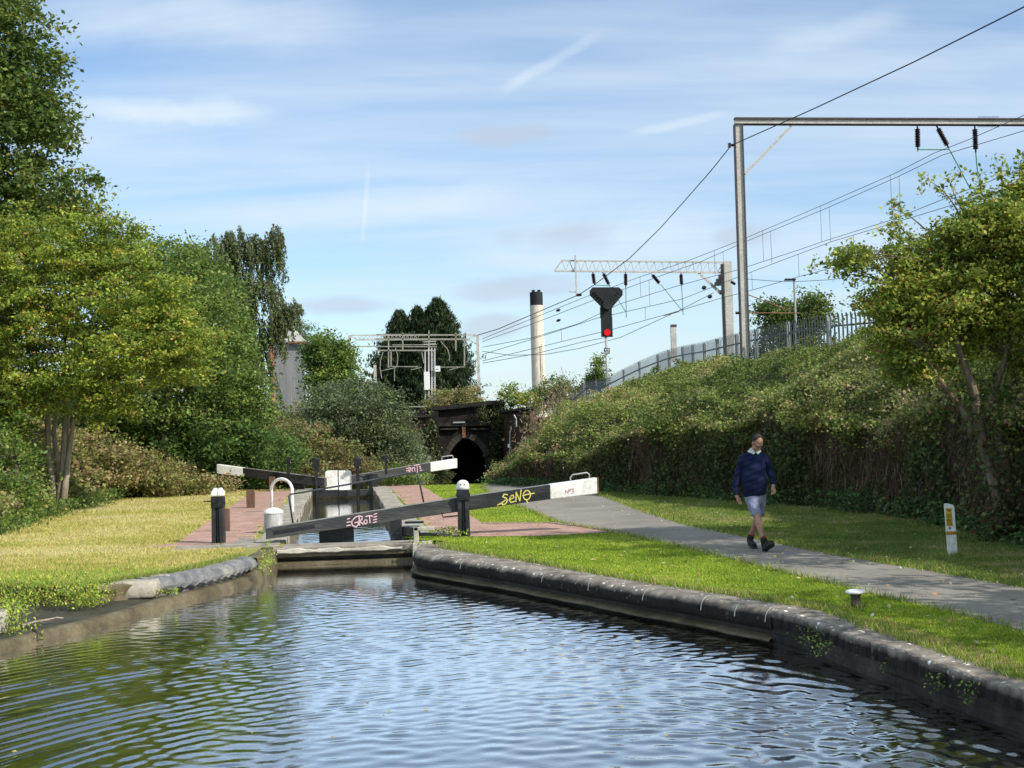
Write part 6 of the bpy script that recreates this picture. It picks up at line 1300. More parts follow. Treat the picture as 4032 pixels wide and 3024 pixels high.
# left far gantry (frame of tubes) and lattice mast before it
Y3=130.0
def p3(x,y,dy=0): return P(x,y,Y3+dy)
g3=thing('rail_gantry','distant twin-boom railway gantry between two masts in front of the conifers','gantry',V3(1880,1600,Y3))
for px,pt,pb,wd in ((1376,1320,1420,10),(1880,1320,1560,11)):
    mb=MB(); a=p3(px,pt); b=p3(px+ (7 if px>1500 else 0),pb); mb.bar(b-Vector((0,0,1.5)),a,wd*Y3/FP,0.3,(0,1,0)); mb.build('mast',M['mast'],g3)
mb=MB()
mb.bar(p3(1376,1320),p3(1880,1319),0.12,0.13); mb.bar(p3(1405,1338),p3(1850,1336),0.12,0.13); mb.bar(p3(1376,1322),p3(1407,1338),0.09,0.09,(0,1,0)); mb.bar(p3(1376,1356),p3(1407,1338),0.09,0.09,(0,1,0)); mb.bar(p3(1876,1355),p3(1842,1335),0.09,0.09,(0,1,0)); mb.bar(p3(1876,1320),p3(1842,1335),0.09,0.09,(0,1,0))
for i in range(16): x=1410+i*15; mb.bar(p3(x,1321,.3),p3(x+7,1337,.3),0.04,0.04); mb.bar(p3(x+7,1337,.3),p3(x+15,1321,.3),0.04,0.04)
mb.build('boom',M['mast'],g3)
g4=thing('rail_gantry','pale green drop-arm frame of the electrified line hanging before the conifers','gantry',V3(1690,1600,Y3-18))
Y4=112
def p4(x,y): return P(x,y,Y4)
mb=MB(); mb.bar(p4(1480,1317),p4(1835,1319),0.11,0.11); mb.bar(p4(1480,1335),p4(1840,1335),0.11,0.11); mb.bar(p4(1380,1364),p4(1720,1365),0.09,0.09); mb.bar(p4(1480,1380),p4(1700,1380),0.11,0.11); mb.bar(p4(1545,1358),p4(1720,1357),0.07,0.07); mb.build('boom',M['olive'],g4)
mb=MB()
for x,y0_,y1_ in ((1530,1322,1448),(1586,1310,1378),(1689,1302,1460),(1795,1310,1382),(1829,1340,1442),(1540,1385,1442)): mb.bar(p4(x,y0_),p4(x,y1_),0.11,0.11,(0,1,0))
mb.build('drop_post',M['olive'],g4)
mb=MB(); mb.bar(p4(1530,1443),p4(1645,1444),0.07,0.07); mb.bar(p4(1735,1446),p4(1829,1445),0.07,0.07); mb.bar(p4(1498,1461),p4(1560,1447),0.06,0.06); mb.bar(p4(1620,1456),p4(1660,1446),0.06,0.06); mb.bar(p4(1768,1457),p4(1805,1447),0.06,0.06)
for pts in (((1508,1385),(1498,1420),(1496,1450),(1503,1490)),((1556,1370),(1565,1395),(1566,1420),(1562,1442)),((1660,1380),(1664,1405),(1668,1430)),((1735,1345),(1762,1375),(1770,1400),(1768,1420)),((1553,1448),(1553,1500))): mb.tube([p4(*q) for q in pts],0.04,5)
mb.build('registration_arms',M['olive'],g4)
lm=thing('lattice_mast','white lattice switch mast with equipment cabinet and sign above the portal','mast',V3(1690,1640,95))
def p5(x,y,dy=0): return P(x,y,95+dy)
mb=MB()
for x in (1674,1688,1700,1712):
    mb.bar(p5(x+1,1640),p5(x,1370 if x>1680 else 1385),0.09,0.09,(0,1,0))
for i in range(14): y=1380+i*18; mb.bar(p5(1700,y),p5(1712,y+9),0.035,0.035); mb.bar(p5(1712,y+9),p5(1700,y+18),0.035,0.035)
for i in range(5): y=1555+i*20; mb.bar(p5(1674,y),p5(1690,y),0.14,0.05)
for y in (1382,1356,1346): mb.bar(p5(1668,y),p5(1716,y-2),0.12,0.06)
mb.build('lattice',mat('pale_steel',[(0.45,0.45,0.44),(0.65,0.65,0.63)],3,0.5,0,20),lm)
mb=MB(); mb.box(p5(1681,1500,-.2),(0.42,0.3,1.35)); mb.build('cabinet',M['plastic_white'],lm,bevel=0.02)
mb=MB(); mb.box(p5(1723,1452,-.3),(0.40,0.03,0.42)); mb.build('sign',M['plastic_white'],lm)
mb=MB(); mb.box(p5(1722,1453,-.33),(0.22,0.01,0.03)); mb.build('sign_mark',M['insul'],lm)
# ---- colour light signal
Y6=76.0
sg=thing('railway_signal','black railway signal with a lit red lamp and a wide route indicator head','signal',V3(2392,1500,Y6))
def p6(x,y,dy=0): return P(x,y,Y6+dy)
mb=MB(); a=p6(2386,1325); b=p6(2392,1520); mb.tube([b-Vector((0,0,1.5)),a],0.075,14); mb.build('pole',M['galv_pale'],sg,smooth=True)
pent=[(2333,1131),(2437,1131),(2452,1144),(2452,1162),(2411,1210),(2412,1213),(2362,1213),(2365,1206),(2322,1162),(2322,1144)]
mb=MB(); mb.prism([p6(x,y) for x,y in pent],(0,0.12,0)); mb.build('indicator_board',M['signal_black'],sg,bevel=0.01)
mb=MB(); pt=[(2345,1148),(2430,1148),(2398,1186),(2378,1186)]
for (cx0,cy0,cx1,cy1) in ((2342,1150,2388,1192),(2434,1150,2390,1192)):
    for i in range(6):
        t=i/5; c=p6(cx0+(cx1-cx0)*t,cy0+(cy1-cy0)*t,-0.03); mb.tube([c,c+Vector((0,-0.10,0))],0.07,12)
mb.build('route_lamps',mat('lamp_housing',[(0.02,0.024,0.024),(0.03,0.035,0.035)],3,0.5,0,20),sg)
mb=MB(); c=p6(2387,1210,-0.1); mb.tube([c+Vector((0.05,0,0.1)),c+Vector((0.05,-0.3,0.12))],[0.25,0.27],18); mb.build('hood',M['signal_black'],sg)
mb=MB(); mb.prism([p6(x,y,-0.12) for x,y in ((2366,1248),(2411,1248),(2413,1326),(2368,1326))],(0,0.2,0)); mb.prism([p6(x,y,-0.02) for x,y in ((2363,1212),(2409,1212),(2410,1252),(2364,1252))],(0,0.2,0)); mb.build('signal_head',M['signal_black'],sg,bevel=0.01)
mb=MB(); c=p6(2391,1309,-0.15); mb.tube([c,c+Vector((0,-0.03,0))],0.195,20); mb.build('red_lamp',emit('red_light',(1.0,0.02,0.035),0.95),sg)
mb=MB(); mb.prism([p6(x,y,-0.1) for x,y in ((2378,1370),(2401,1370),(2401,1393),(2378,1393))],(0,0.02,0)); pl_=mb.build('number_plate',M['signal_black'],sg)
# plate characters: W S / 0 3 2 1
def glyph(ch):
    D={'W':[[(0,1),(0.25,0),(0.5,0.7),(0.75,0),(1,1)]],'S':[[(0.95,0.85),(0.5,1),(0.05,0.8),(0.1,0.55),(0.9,0.4),(0.95,0.15),(0.5,0),(0.05,0.12)]],'0':[arc(0.5,0.5,0.42,0.5,0,360,10)],'3':[[(0.05,0.95),(0.6,1),(0.9,0.75),(0.4,0.52),(0.9,0.28),(0.6,0),(0.05,0.05)]],'2':[[(0.05,0.8),(0.5,1),(0.9,0.75),(0.05,0),(0.95,0)]],'1':[[(0.2,0.8),(0.5,1),(0.5,0)]],'M':[[(0,0),(0,1),(0.5,0.4),(1,1),(1,0)]]}
    return D[ch]
def word(txt,org,h,w,gap,m,par,th,nm='lettering'):
    sgs=[]
    for i,ch in enumerate(txt):
        for s in glyph(ch): sgs.append([(i*(w+gap)+a*w,b*h) for a,b in s])
    return strokes(nm,sgs,org,(1,0,0),(0,0,1),(0,-1,0),th,m,par)
word('WS',p6(2382,1380,-0.13),0.10,0.10,0.04,M['plastic_white'],pl_,0.026); word('0321',p6(2380.5,1391,-0.13),0.10,0.055,0.022,M['plastic_white'],pl_,0.022)
# ---- lamp post, stub mast
lp=thing('street_lamp','slim grey lamp post with a flat lantern beyond the palisade fence','street lamp',V3(3134,1400,70))
mb=MB(); mb.tube([P(3138,1420,70)-Vector((0,0,1)),P(3127,1103,70)],0.06,8); mb.build('pole',M['galv_pale'],lp); mb=MB(); mb.bar(P(3132,1101,70),P(3090,1101,70),0.3,0.10); mb.build('lantern',M['cable'],lp,bevel=0.02)
sm=thing('stub_mast','short pale concrete stub mast behind the fence between the signal and the gantries','mast',V3(2652,1380,100))
mb=MB(); mb.box(P(2652,1330,100)+Vector((0,0,-0.4)),(0.42,0.4,2.9)); mb.build('column',M['mast'],sm); mb=MB(); a=P(2652,1283,100); mb.box(a,(0.46,0.44,0.18)); mb.build('cap',M['mast_edge'],sm)
mb=MB(); a=P(1502,1490,100); mb.box(P(1477,1475,98),(0.2,0.2,1.5)); tag(mb.build('small_mast',M['mast']),'small pale mast stub poking out of the bushes left of the conifers','mast')
# ---- overhead wires
def wdep(px): return 1/(0.0125+8.3e-6*(px-2600))
def wire(label,pts,r=0.016,m='wire',name='overhead_wire',dep=None,group='overhead wires of the electrified railway'):
    Q=[]
    for i,a in enumerate(pts):
        Y=a[2] if len(a)>2 else wdep(a[0])
        Q.append(P(a[0],a[1],Y))
    mb=MB(); rs=[r*max(0.8,min(2.2,(q.y/70))) for q in Q]; mb.tube(Q,rs,5); return tag(mb.build(name,M[m]),label,'wire',group)
def sub(a,b,n,sag=0):
    return [(a[0]+(b[0]-a[0])*i/n, a[1]+(b[1]-a[1])*i/n+sag*4*(i/n)*(1-i/n)) for i in range(n+1)]
c1_=[(4200,-55,28.0),(4032,27,30),(3600,243,34.5),(3200,430,40),(2880,572,45.7)]
c2_=[(2880,572,45.7)]+[(x,y,1/(1/45.7+(1/79.6-1/45.7)*(2880-x)/600)) for x,y in ((2800,672),(2700,786),(2600,898),(2480,1016),(2345,1118),(2280,1160))]
wire('thick black cable sweeping from the upper right corner down past the gantry mast',c1_+c2_[1:]+[(2100,1236,92),(1960,1296,115),(1880,1320,129.7)],0.024,'cable','overhead_cable',group=None)
WA=[(1900,1334),(2301,1171),(2521,1090),(2714,1025),(2903,951),(3234,810),(3523,683),(3680,602),(3812,551),(4032,454),(4300,330)]
WB=[(1900,1345),(2105,1272),(2330,1185),(2560,1101),(2760,1030),(2939,950),(3264,816),(3541,693),(3710,611),(4032,515),(4300,400)]
WC=[(1900,1367),(2101,1329),(2280,1274),(2442,1196),(2670,1125),(2903,1063),(3143,985),(3240,951),(3517,864),(3750,770),(4300,560)]
WD=[(1900,1396),(2117,1329),(2350,1253),(2687,1177),(2903,1092),(3276,951),(3535,873),(4300,640)]
WE=[(1900,1421),(2101,1372),(2415,1296),(2670,1225),(2849,1171),(2945,1147),(3143,1090),(3350,1035),(3700,930)]
WG=[(1900,1383),(2008,1399),(2144,1396),(2280,1372),(2442,1329),(2670,1225),(2811,1152)]
wire('upper catenary wire of the nearer track, topmost of the parallel railway wires',WA)
wire('catenary wire running just beneath the topmost railway wire',WB)
wire('contact wire of the nearer track below the long droppers',WC)
wire('second contact wire running close under the first',WD)
wire('lowest straight railway wire meeting the lamp post height',WE)
wire('slack wire curving below the signal head towards the truss gantry',WG)
wire('sagging wire right of the gantry mast behind the lamp post',[(2945,1099,60),(3050,1107,60),(3131,1109,60),(3260,1102,60),(3390,1087,60),(3560,1060,60)])
wire('thin wire from the conifers rising to the signal',[(1900,1430,125),(2100,1395,105),(2300,1345,90),(2380,1330,85)])
def dropper_set(label,WT,WBm,xs_,grp):
    def yat(W,x):
        for a,b in zip(W,W[1:]):
            if a[0]<=x<=b[0]: t=(x-a[0])/(b[0]-a[0]); return a[1]+(b[1]-a[1])*t
    for x in xs_:
        mb=MB(); y0_=yat(WT,x); y1_=yat(WBm,x+9); Y=wdep(x); mb.tube([P(x,y0_,Y),P(x+ (y1_-y0_)*0.04,y1_,Y)],0.010*max(0.8,Y/70),4); tag(mb.build('dropper_wire',M['wire']),label,'wire',grp)
dropper_set('thin vertical dropper between the topmost and the contact wire',WA,WC,(3002,3230,3506),'droppers of the nearer wire pair')
dropper_set('thin vertical dropper between the topmost and the contact wire',WA,WC,(2520,2812),'droppers of the nearer wire pair')
dropper_set('thin vertical dropper hanging from the second catenary wire',WB,WD,(2555,2847,3034,3265,3540),'droppers of the second wire pair')
dropper_set('short dropper hanging from the lower contact wire to the lowest wire',WD,WE,(2210,2540,2960,3143,3360),'droppers of the lower wires')
for (x,y) in ((2198,1222),(2199,1262),(2772,1133),(2795,1168)):
    Y=wdep(x)-0.3; a=P(x-9,y+3,Y); b=P(x+9,y-4,Y); mb=MB(); mb.tube([a,a.lerp(b,.25),a.lerp(b,.5),a.lerp(b,.75),b],[0.03,0.11,0.12,0.11,0.03],8); tag(mb.build('wire_insulator',M['insul']),'small dark insulator strung in the railway wires'+{2198:' left of the signal, upper one',2199:' left of the signal, lower one',2772:' close to the truss gantry mast, upper one',2795:' close to the truss gantry mast, lower one'}[x],'insulator')
# ================================================================== WALKER
def remeshed(name, prims, voxel, m, parent, smooth_it=3, fn=None, keep=None):
    """overlapping tapered capsules / ellipsoids fused into one continuous surface"""
    bm=bmesh.new()
    def sphere(c,r,sc=None,rot=None):
        res=bmesh.ops.create_icosphere(bm,subdivisions=3,radius=1)
        for v in res['verts']:
            p=v.co*r if sc is None else Vector((v.co.x*sc[0],v.co.y*sc[1],v.co.z*sc[2]))
            if rot is not None: p=rot@p
            v.co=p+Vector(c)
    for p in prims:
        if p[0]=='c':
            a,ra,b,rb=Vector(p[1]),p[2],Vector(p[3]),p[4]; n=max(2,int((b-a).length/(min(ra,rb)*0.35))+1); flat=p[5] if len(p)>5 else None
            for i in range(n+1):
                t=i/n; r=ra+(rb-ra)*t
                sphere(a.lerp(b,t),r, (r*flat[0],r*flat[1],r) if flat else None)
        else: sphere(p[1],1,p[2],p[3] if len(p)>3 else None)
    me=bpy.data.meshes.new(name+'_raw'); bm.to_mesh(me); bm.free()
    o=bpy.data.objects.new(name+'_raw',me); COL.objects.link(o)
    md=o.modifiers.new('r','REMESH'); md.mode='VOXEL'; md.voxel_size=voxel; md.use_smooth_shade=True
    sm=o.modifiers.new('s','SMOOTH'); sm.iterations=smooth_it; sm.factor=0.5
    dg=bpy.context.evaluated_depsgraph_get(); me2=bpy.data.meshes.new_from_object(o.evaluated_get(dg)); bpy.data.objects.remove(o)
    me2.name=name
    if fn:
        for v in me2.vertices: v.co=fn(v.co.copy())
    me2.polygons.foreach_set('use_smooth',[True]*len(me2.polygons)); me2.materials.clear(); me2.materials.append(m)
    ob=bpy.data.objects.new(name,me2); return link(ob,parent)
wk=G(2985,2166); man=thing('person','walker in navy jumper and pale blue shorts striding along the towpath, head bowed','person',(wk.x,wk.y,0.006))
K=0.001305
def W(x,y,d): return (wk.x+(x-525)*K, wk.y+d, 0.006+(1515-y)*K)     # x,y read off the photo crop, d = metres away from the camera
M['skin']=mat('skin',[(0.42,0.22,0.16),(0.52,0.29,0.21)],9,0.55,0.05,60); M['jumper']=mat('navy_wool',[(0.005,0.010,0.038),(0.008,0.016,0.06),(0.012,0.022,0.078)],9,0.95,0.8,70)
M['shorts']=mat('pale_blue_check_cotton',[(0.19,0.21,0.33),(0.27,0.29,0.42),(0.36,0.38,0.5)],22,0.9,0.3,60); M['hair']=mat('dark_grey_hair',[(0.02,0.016,0.013),(0.06,0.05,0.042)],30,0.8,0.6,90)
M['boot']=mat('black_leather',[(0.008,0.008,0.009),(0.02,0.02,0.022)],12,0.5,0.3,50); M['sole']=mat('boot_sole',[(0.03,0.03,0.03),(0.06,0.06,0.058)],12,0.8,0.3,50); M['sock']=mat('red_wool',[(0.28,0.01,0.015),(0.4,0.02,0.025)],20,0.95,0.3,60)
M['shirt']=mat('white_cotton',[(0.62,0.64,0.6),(0.75,0.77,0.73)],9,0.8,0.1,40)
HY=-0.05
hc=W(556,272,HY-0.03)                      # head centre, tipped forward
hx,hy_,hz=hc
tiltx=Matrix.Rotation(math.radians(36),3,'X')@Matrix.Identity(3); yaw=Matrix.Rotation(math.radians(13),3,'Z'); HR=yaw@tiltx
def H(x,y,z): v=HR@Vector((x,y,z)); return (hx+v.x,hy_+v.y,hz+v.z)    # head space: -y is the face, z up
def HE(c,s): return ('e',H(*c),s,HR)
body=[HE((0,0.01,0.02),(0.076,0.094,0.098)),HE((0,-0.02,-0.055),(0.058,0.068,0.062)),HE((0,-0.052,-0.095),(0.03,0.028,0.024)),
 HE((0,-0.095,-0.02),(0.011,0.018,0.024)),HE((0,-0.102,-0.036),(0.015,0.014,0.011)),HE((-0.079,0.005,-0.015),(0.01,0.02,0.03)),HE((0.079,0.005,-0.015),(0.01,0.02,0.03)),
 HE((-0.032,-0.078,0.004),(0.022,0.014,0.009)),HE((0.032,-0.078,0.004),(0.022,0.014,0.009)),HE((0,-0.082,-0.068),(0.024,0.012,0.007)),HE((0,-0.080,-0.078),(0.02,0.012,0.007)),
 ('c',H(0,0.02,-0.05),0.054,W(520,395,0.02),0.06),
 # torso under the clothes
 ('c',W(517,430,0.02),0.075,W(515,560,0.0),0.12,(1.25,0.8)),('c',W(515,560,0.0),0.12,W(512,850,0.0),0.115,(1.25,0.85)),
 ('c',W(515,460,0.02),0.05,W(390,480,0.02),0.04),('c',W(515,460,0.02),0.05,W(640,480,0.02),0.04),
 # arms
 ('c',W(378,485,0.02),0.042,W(318,630,0.05),0.040),('c',W(318,630,0.05),0.042,W(290,860,-0.02),0.028),
 ('c',W(652,485,0.02),0.042,W(712,615,0.07),0.040),('c',W(712,615,0.07),0.042,W(712,775,-0.10),0.028),
 # legs: near leg striding forward, far leg trailing
 ('c',W(470,880,0.0),0.088,W(508,1120,-0.16),0.06),('c',W(508,1120,-0.16),0.058,W(515,1200,-0.20),0.058),('c',W(515,1200,-0.20),0.056,W(548,1370,-0.27),0.036),
 ('c',W(575,880,0.02),0.088,W(560,1120,0.12),0.058),('c',W(560,1120,0.12),0.055,W(540,1210,0.20),0.052),('c',W(540,1210,0.20),0.05,W(498,1370,0.33),0.034)]
def hand(wr, tip, thumb, r=0.026, curl=Vector((0,0,0)), side=Vector((1,0,0))):
    wr=Vector(wr); tip=Vector(tip); d=(tip-wr).normalized(); side=(side-d*side.dot(d)).normalized(); n=d.cross(side)
    out=[('c',wr,r,wr+d*0.075,r*1.05,None) if 0 else ('c',tuple(wr),r,tuple(wr+d*0.07),r)]
    for i,(o,l) in enumerate(((-0.027,0.058),(-0.009,0.07),(0.010,0.066),(0.027,0.05))):
        b=wr+d*0.078+side*o; m1=b+d*l*0.5+curl*0.35; t1=b+d*l*0.85+curl; out+= [('c',tuple(b-d*0.02),0.0105,tuple(m1),0.0095),('c',tuple(m1),0.0095,tuple(t1),0.008)]
    th=Vector(thumb); b=wr+d*0.02+side*(0.02 if (th-wr).dot(side)>0 else -0.02); out+=[('c',tuple(b),0.013,tuple(b.lerp(th,0.6)),0.011),('c',tuple(b.lerp(th,0.6)),0.011,tuple(th),0.009)]
    return out
body+=hand(W(293,880,-0.03),W(325,960,-0.05),W(330,915,-0.085),curl=Vector((0.01,-0.012,-0.006)),side=Vector((0.75,0.65,0)))
body+=hand(W(712,780,-0.11),W(712,860,-0.13),W(683,830,-0.15),curl=Vector((-0.022,-0.012,0.012)),side=Vector((0.8,-0.5,0)))
remeshed('body',body,0.0065,M['skin'],man,2)
# jumper: torso + sleeves, hem and cuffs
jp=[('c',W(520,412,0.02),0.085,W(515,470,0.01),0.135,(1.35,0.78)),('c',W(515,470,0.01),0.138,W(508,700,-0.015),0.155,(1.22,0.80)),('c',W(508,700,-0.015),0.155,W(505,830,-0.01),0.150,(1.2,0.84)),
 ('c',W(500,442,0.02),0.07,W(388,462,0.02),0.072),('c',W(540,442,0.02),0.07,W(645,462,0.02),0.072),
 ('c',W(386,470,0.02),0.073,W(335,620,0.05),0.062),('c',W(335,620,0.05),0.062,W(287,790,0.0),0.052),('c',W(287,790,0.0),0.052,W(286,850,-0.02),0.040),
 ('c',W(646,470,0.02),0.073,W(706,600,0.07),0.062),('c',W(706,600,0.07),0.062,W(720,690,-0.02),0.055),('c',W(720,690,-0.02),0.055,W(714,748,-0.08),0.041)]
def jf(v):
    lim=0.006+(1515-908)*K
    if v.z<lim and abs(v.x-(wk.x+(508-525)*K))<0.25 and v.z<lim and abs(v.x-wk.x)<0.235: v.z=lim-0.004*math.sin(v.x*40)
    w_=0.006*math.sin(v.z*38+v.x*16)+0.004*math.sin(v.z*80-v.x*30); v.y+=w_; v.x+=w_*0.5; return v
remeshed('jumper',jp,0.009,M['jumper'],man,3,jf)
mb=MB();c=W(520,402,0.015); pts=[(c[0]+0.078*math.cos(a),c[1]+0.062*math.sin(a),c[2]-0.012+0.018*math.sin(a)) for a in [i*2*math.pi/20 for i in range(21)]]; mb.tube(pts,0.013,8,cap=False); mb.build('neckband',M['jumper'],man,smooth=True)
mb=MB()
for sg,x0,x1,x2 in ((-1,478,432,500),(1,560,595,548)):
    a=Vector(W(x0,330,-0.06 if sg<0 else -0.04)); b=Vector(W(x1,372,-0.085)); c=Vector(W(x2,408,-0.115)); d=Vector(W(520 if sg<0 else 528,385,-0.10)); mb.add([a,b,c,d,a+Vector((0,.01,0)),b+Vector((0,.01,0)),c+Vector((0,.01,0)),d+Vector((0,.01,0))],[(0,1,2,3),(4,7,6,5),(0,4,5,1),(1,5,6,2),(2,6,7,3),(3,7,4,0)])
c=W(516,385,0.02); pts=[(c[0]+0.066*math.cos(a),c[1]+0.064*math.sin(a),c[2]+0.012*math.sin(a)) for a in [i*2*math.pi/20 for i in range(21)]]; mb.tube(pts,0.016,8,cap=False)
mb.build('shirt_collar',M['shirt'],man)
# shorts
sp_=[('c',W(512,880,0.0),0.135,W(512,930,0.0),0.125,(1.15,0.85)),('c',W(465,920,-0.01),0.098,W(500,1085,-0.13),0.083),('c',W(572,920,0.02),0.098,W(568,1105,0.09),0.08)]
def sf(v):
    lim=0.006+(1515-(1120 if v.y<wk.y-0.02 else 1140))*K
    if v.z<lim: v.z=lim
    w_=0.005*math.sin(v.z*45+v.x*30); v.y+=w_; return v
remeshed('shorts',sp_,0.009,M['shorts'],man,2,sf)
# hair cap and glasses
remeshed('hair',[HE((0,0.024,0.036),(0.080,0.094,0.090)),HE((-0.066,0.02,0.0),(0.016,0.035,0.04)),HE((0.066,0.02,0.0),(0.016,0.035,0.04)),HE((0,0.07,-0.02),(0.06,0.04,0.06))],0.007,M['hair'],man,2,lambda v:v+Vector((0.0015*math.sin(v.x*300),0.0015*math.sin(v.z*280),0)))
mb=MB()
for sg_ in (-1,1):
    pts=[H(sg_*0.034+0.026*math.cos(a),-0.104,0.0+0.017*math.sin(a)-0.012) for a in [i*2*math.pi/14 for i in range(15)]]; mb.tube(pts,0.0028,6,cap=False); mb.tube([H(sg_*0.058,-0.10,-0.006),H(sg_*0.082,-0.03,-0.004),H(sg_*0.082,0.02,-0.006)],0.0025,5)
mb.tube([H(-0.01,-0.106,-0.008),H(0.01,-0.106,-0.008)],0.0028,5); mb.build('glasses',M['cable'],man)
mb=MB()
for sg_ in (-1,1): mb.lathe(H(sg_*0.033,-0.088,-0.012),[(0.001,-0.006),(0.008,-0.004),(0.010,0),(0.008,0.004),(0.001,0.006)],10)
mb.build('eyes',M['cable'],man)
# boots and socks
def boot(ank,heel,toe,up,nm='boot'):
    ank,heel,toe=Vector(ank),Vector(heel),Vector(toe); d=(toe-heel).normalized(); upv=Vector(up).normalized()
    pr=[('c',tuple(ank),0.052,tuple(heel+upv*0.075+d*0.02),0.052),('c',tuple(heel+upv*0.055+d*0.03),0.05,tuple(heel+upv*0.05+d*0.13),0.047),('c',tuple(heel+upv*0.05+d*0.13),0.047,tuple(toe+upv*0.042-d*0.05),0.044)]
    b=remeshed(nm,pr,0.008,M['boot'],man,2)
    side=d.cross(upv).normalized(); mb=MB(); prof=[(-0.01,0.034),(0.02,0.043),(0.10,0.038),(0.17,0.05),(0.23,0.046),(0.265,0.028)]
    poly=[heel+d*t+side*w for t,w in prof]+[heel+d*t-side*w for t,w in reversed(prof)]; mb.prism(poly,upv*0.026)
    for i in range(7): c=heel+d*(0.02+i*0.035)-upv*0.004; mb.bar(c-side*0.036,c+side*0.036,0.016,0.012,tuple(upv))
    link(mb.build('sole',M['sole'],None),None) if 0 else mb.build('sole',M['sole'],b)
    mb=MB()
    for i in range(4): c=ank+d*(0.035+i*0.022)+upv*(0.0-i*0.028); mb.tube([c-side*0.03+upv*0.01,c+d*0.022+upv*0.012,c+side*0.03+upv*0.01],0.0035,5)
    mb.build('laces',M['sole'],b)
boot(W(552,1385,-0.28),(wk.x+0.035,wk.y-0.29,0.012),(wk.x+0.125,wk.y-0.50,0.125),(0.15,0.42,0.9))
boot(W(492,1385,0.33),(wk.x-0.055,wk.y+0.36,0.05),(wk.x-0.02,wk.y+0.11,0.008),(0.0,0.17,0.98))
mb=MB()
for a,b in ((W(549,1352,-0.262),W(553,1385,-0.28)),(W(500,1352,0.315),W(496,1380,0.33))): mb.tube([a,Vector(a).lerp(Vector(b),0.5),b],[0.041,0.044,0.043],12)
mb.build('socks',M['sock'],man,smooth=True)
# ================================================================== GRASS BLADES AND LITTER
def pip(P_,poly):
    x,y=P_[:,0],P_[:,1]; ins=np.zeros(len(P_),bool); n=len(poly); j=n-1
    for i in range(n):
        xi,yi=poly[i][0],poly[i][1]; xj,yj=poly[j][0],poly[j][1]
        c=((yi>y)!=(yj>y))&(x<(xj-xi)*(y-yi)/((yj-yi)+1e-12)+xi); ins^=c; j=i
    return ins
def blades(name,label,pts,h,w,cols,seed):
    rg=np.random.default_rng(seed); n=len(pts); h=h*rg.uniform(0.5,1.35,n); a=rg.uniform(0,2*math.pi,n); tl=rg.normal(0,0.5,(n,2))*h[:,None]
    s=np.stack([np.cos(a),np.sin(a),np.zeros(n)],1)*(w*0.5)[:,None]
    V=np.empty((n,3,3)); V[:,0]=pts-s; V[:,1]=pts+s; V[:,2]=pts; V[:,2,0]+=tl[:,0]; V[:,2,1]+=tl[:,1]; V[:,2,2]+=h
    me=bpy.data.meshes.new(name); me.vertices.add(n*3); me.vertices.foreach_set('co',V.ravel()); me.loops.add(n*3); me.loops.foreach_set('vertex_index',np.arange(n*3,dtype=np.int32)); me.polygons.add(n); me.polygons.foreach_set('loop_start',np.arange(0,n*3,3,dtype=np.int32)); me.update(calc_edges=True)
    ca=me.color_attributes.new('Col','FLOAT_COLOR','POINT'); cc=np.ones((n,3,4)); cc[:,:,:3]=cols[:,None,:]; ca.data.foreach_set('color',cc.ravel()); me.materials.append(M['grass_blade']); o=bpy.data.objects.new(name,me); COL.objects.link(o); return tag(o,label,'grass',kind='stuff')
def scatter(poly,excl,n,seed,ymin,ymax,xmin,xmax,falloff=16.0):
    rg=np.random.default_rng(seed); out=[]
    got=0
    while got<n:
        m=n*2; y=rg.uniform(ymin,ymax,m); x=rg.uniform(xmin,xmax,m); k=rg.random(m)<np.clip((falloff/np.maximum(y,1))**2,0,1)*1.0; p=np.stack([x,y,np.zeros(m)],1)[k]
        ok=pip(p,poly)
        for e in excl: ok&=~pip(p,e)
        out.append(p[ok]); got+=ok.sum()
        if ok.sum()==0: break
    return np.concatenate(out)[:n]
RLP=[(-1.3,22.6),tuple(LK(0,1.08)[:2]),tuple(LK(24,1.08)[:2])]+[(x,y) for x,y in reversed(HEDGE)]+[(x,y) for x,y in reversed(R_GRASS)]
COPR=[tuple(LK(0.4,1.0)[:2]),tuple(LK(24,1.0)[:2]),tuple(LK(24,1.66)[:2]),tuple(LK(0.4,1.66)[:2])]
pts=scatter(RLP,[PATH,BR_R,COPR],230000,101,7.5,46.5,-5,8.6,13.0)
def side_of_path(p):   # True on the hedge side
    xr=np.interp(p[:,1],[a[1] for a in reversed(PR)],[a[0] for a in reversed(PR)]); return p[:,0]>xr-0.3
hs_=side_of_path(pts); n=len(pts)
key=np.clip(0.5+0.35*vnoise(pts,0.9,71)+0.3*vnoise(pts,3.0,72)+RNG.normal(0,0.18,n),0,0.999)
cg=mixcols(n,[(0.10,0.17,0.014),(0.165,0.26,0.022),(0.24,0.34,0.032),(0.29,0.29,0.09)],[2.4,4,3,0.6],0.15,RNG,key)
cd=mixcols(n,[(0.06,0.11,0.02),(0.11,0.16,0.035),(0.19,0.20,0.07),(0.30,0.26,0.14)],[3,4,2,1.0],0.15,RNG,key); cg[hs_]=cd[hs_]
edge=np.minimum.reduce([np.abs(np.interp(pts[:,1],[a[1] for a in reversed(R_GRASS)],[a[0] for a in reversed(R_GRASS)])-pts[:,0])]); dryk=(edge<0.35)&(vnoise(pts,1.3,75)>-0.1)&(pts[:,1]<15)&(RNG.random(n)<0.6)
cg[dryk]=mixcols(int(dryk.sum()),[(0.26,0.22,0.11),(0.18,0.15,0.08),(0.22,0.24,0.06)],[2,1,1],0.15,RNG)
hh=np.where(hs_,0.036,0.022)*(1+0.4*vnoise(pts,1.5,73)); ww=0.004+0.00042*pts[:,1]
blades('grass_blades','short green grass blades of the right lawn and verge',pts,hh,ww,cg,5)
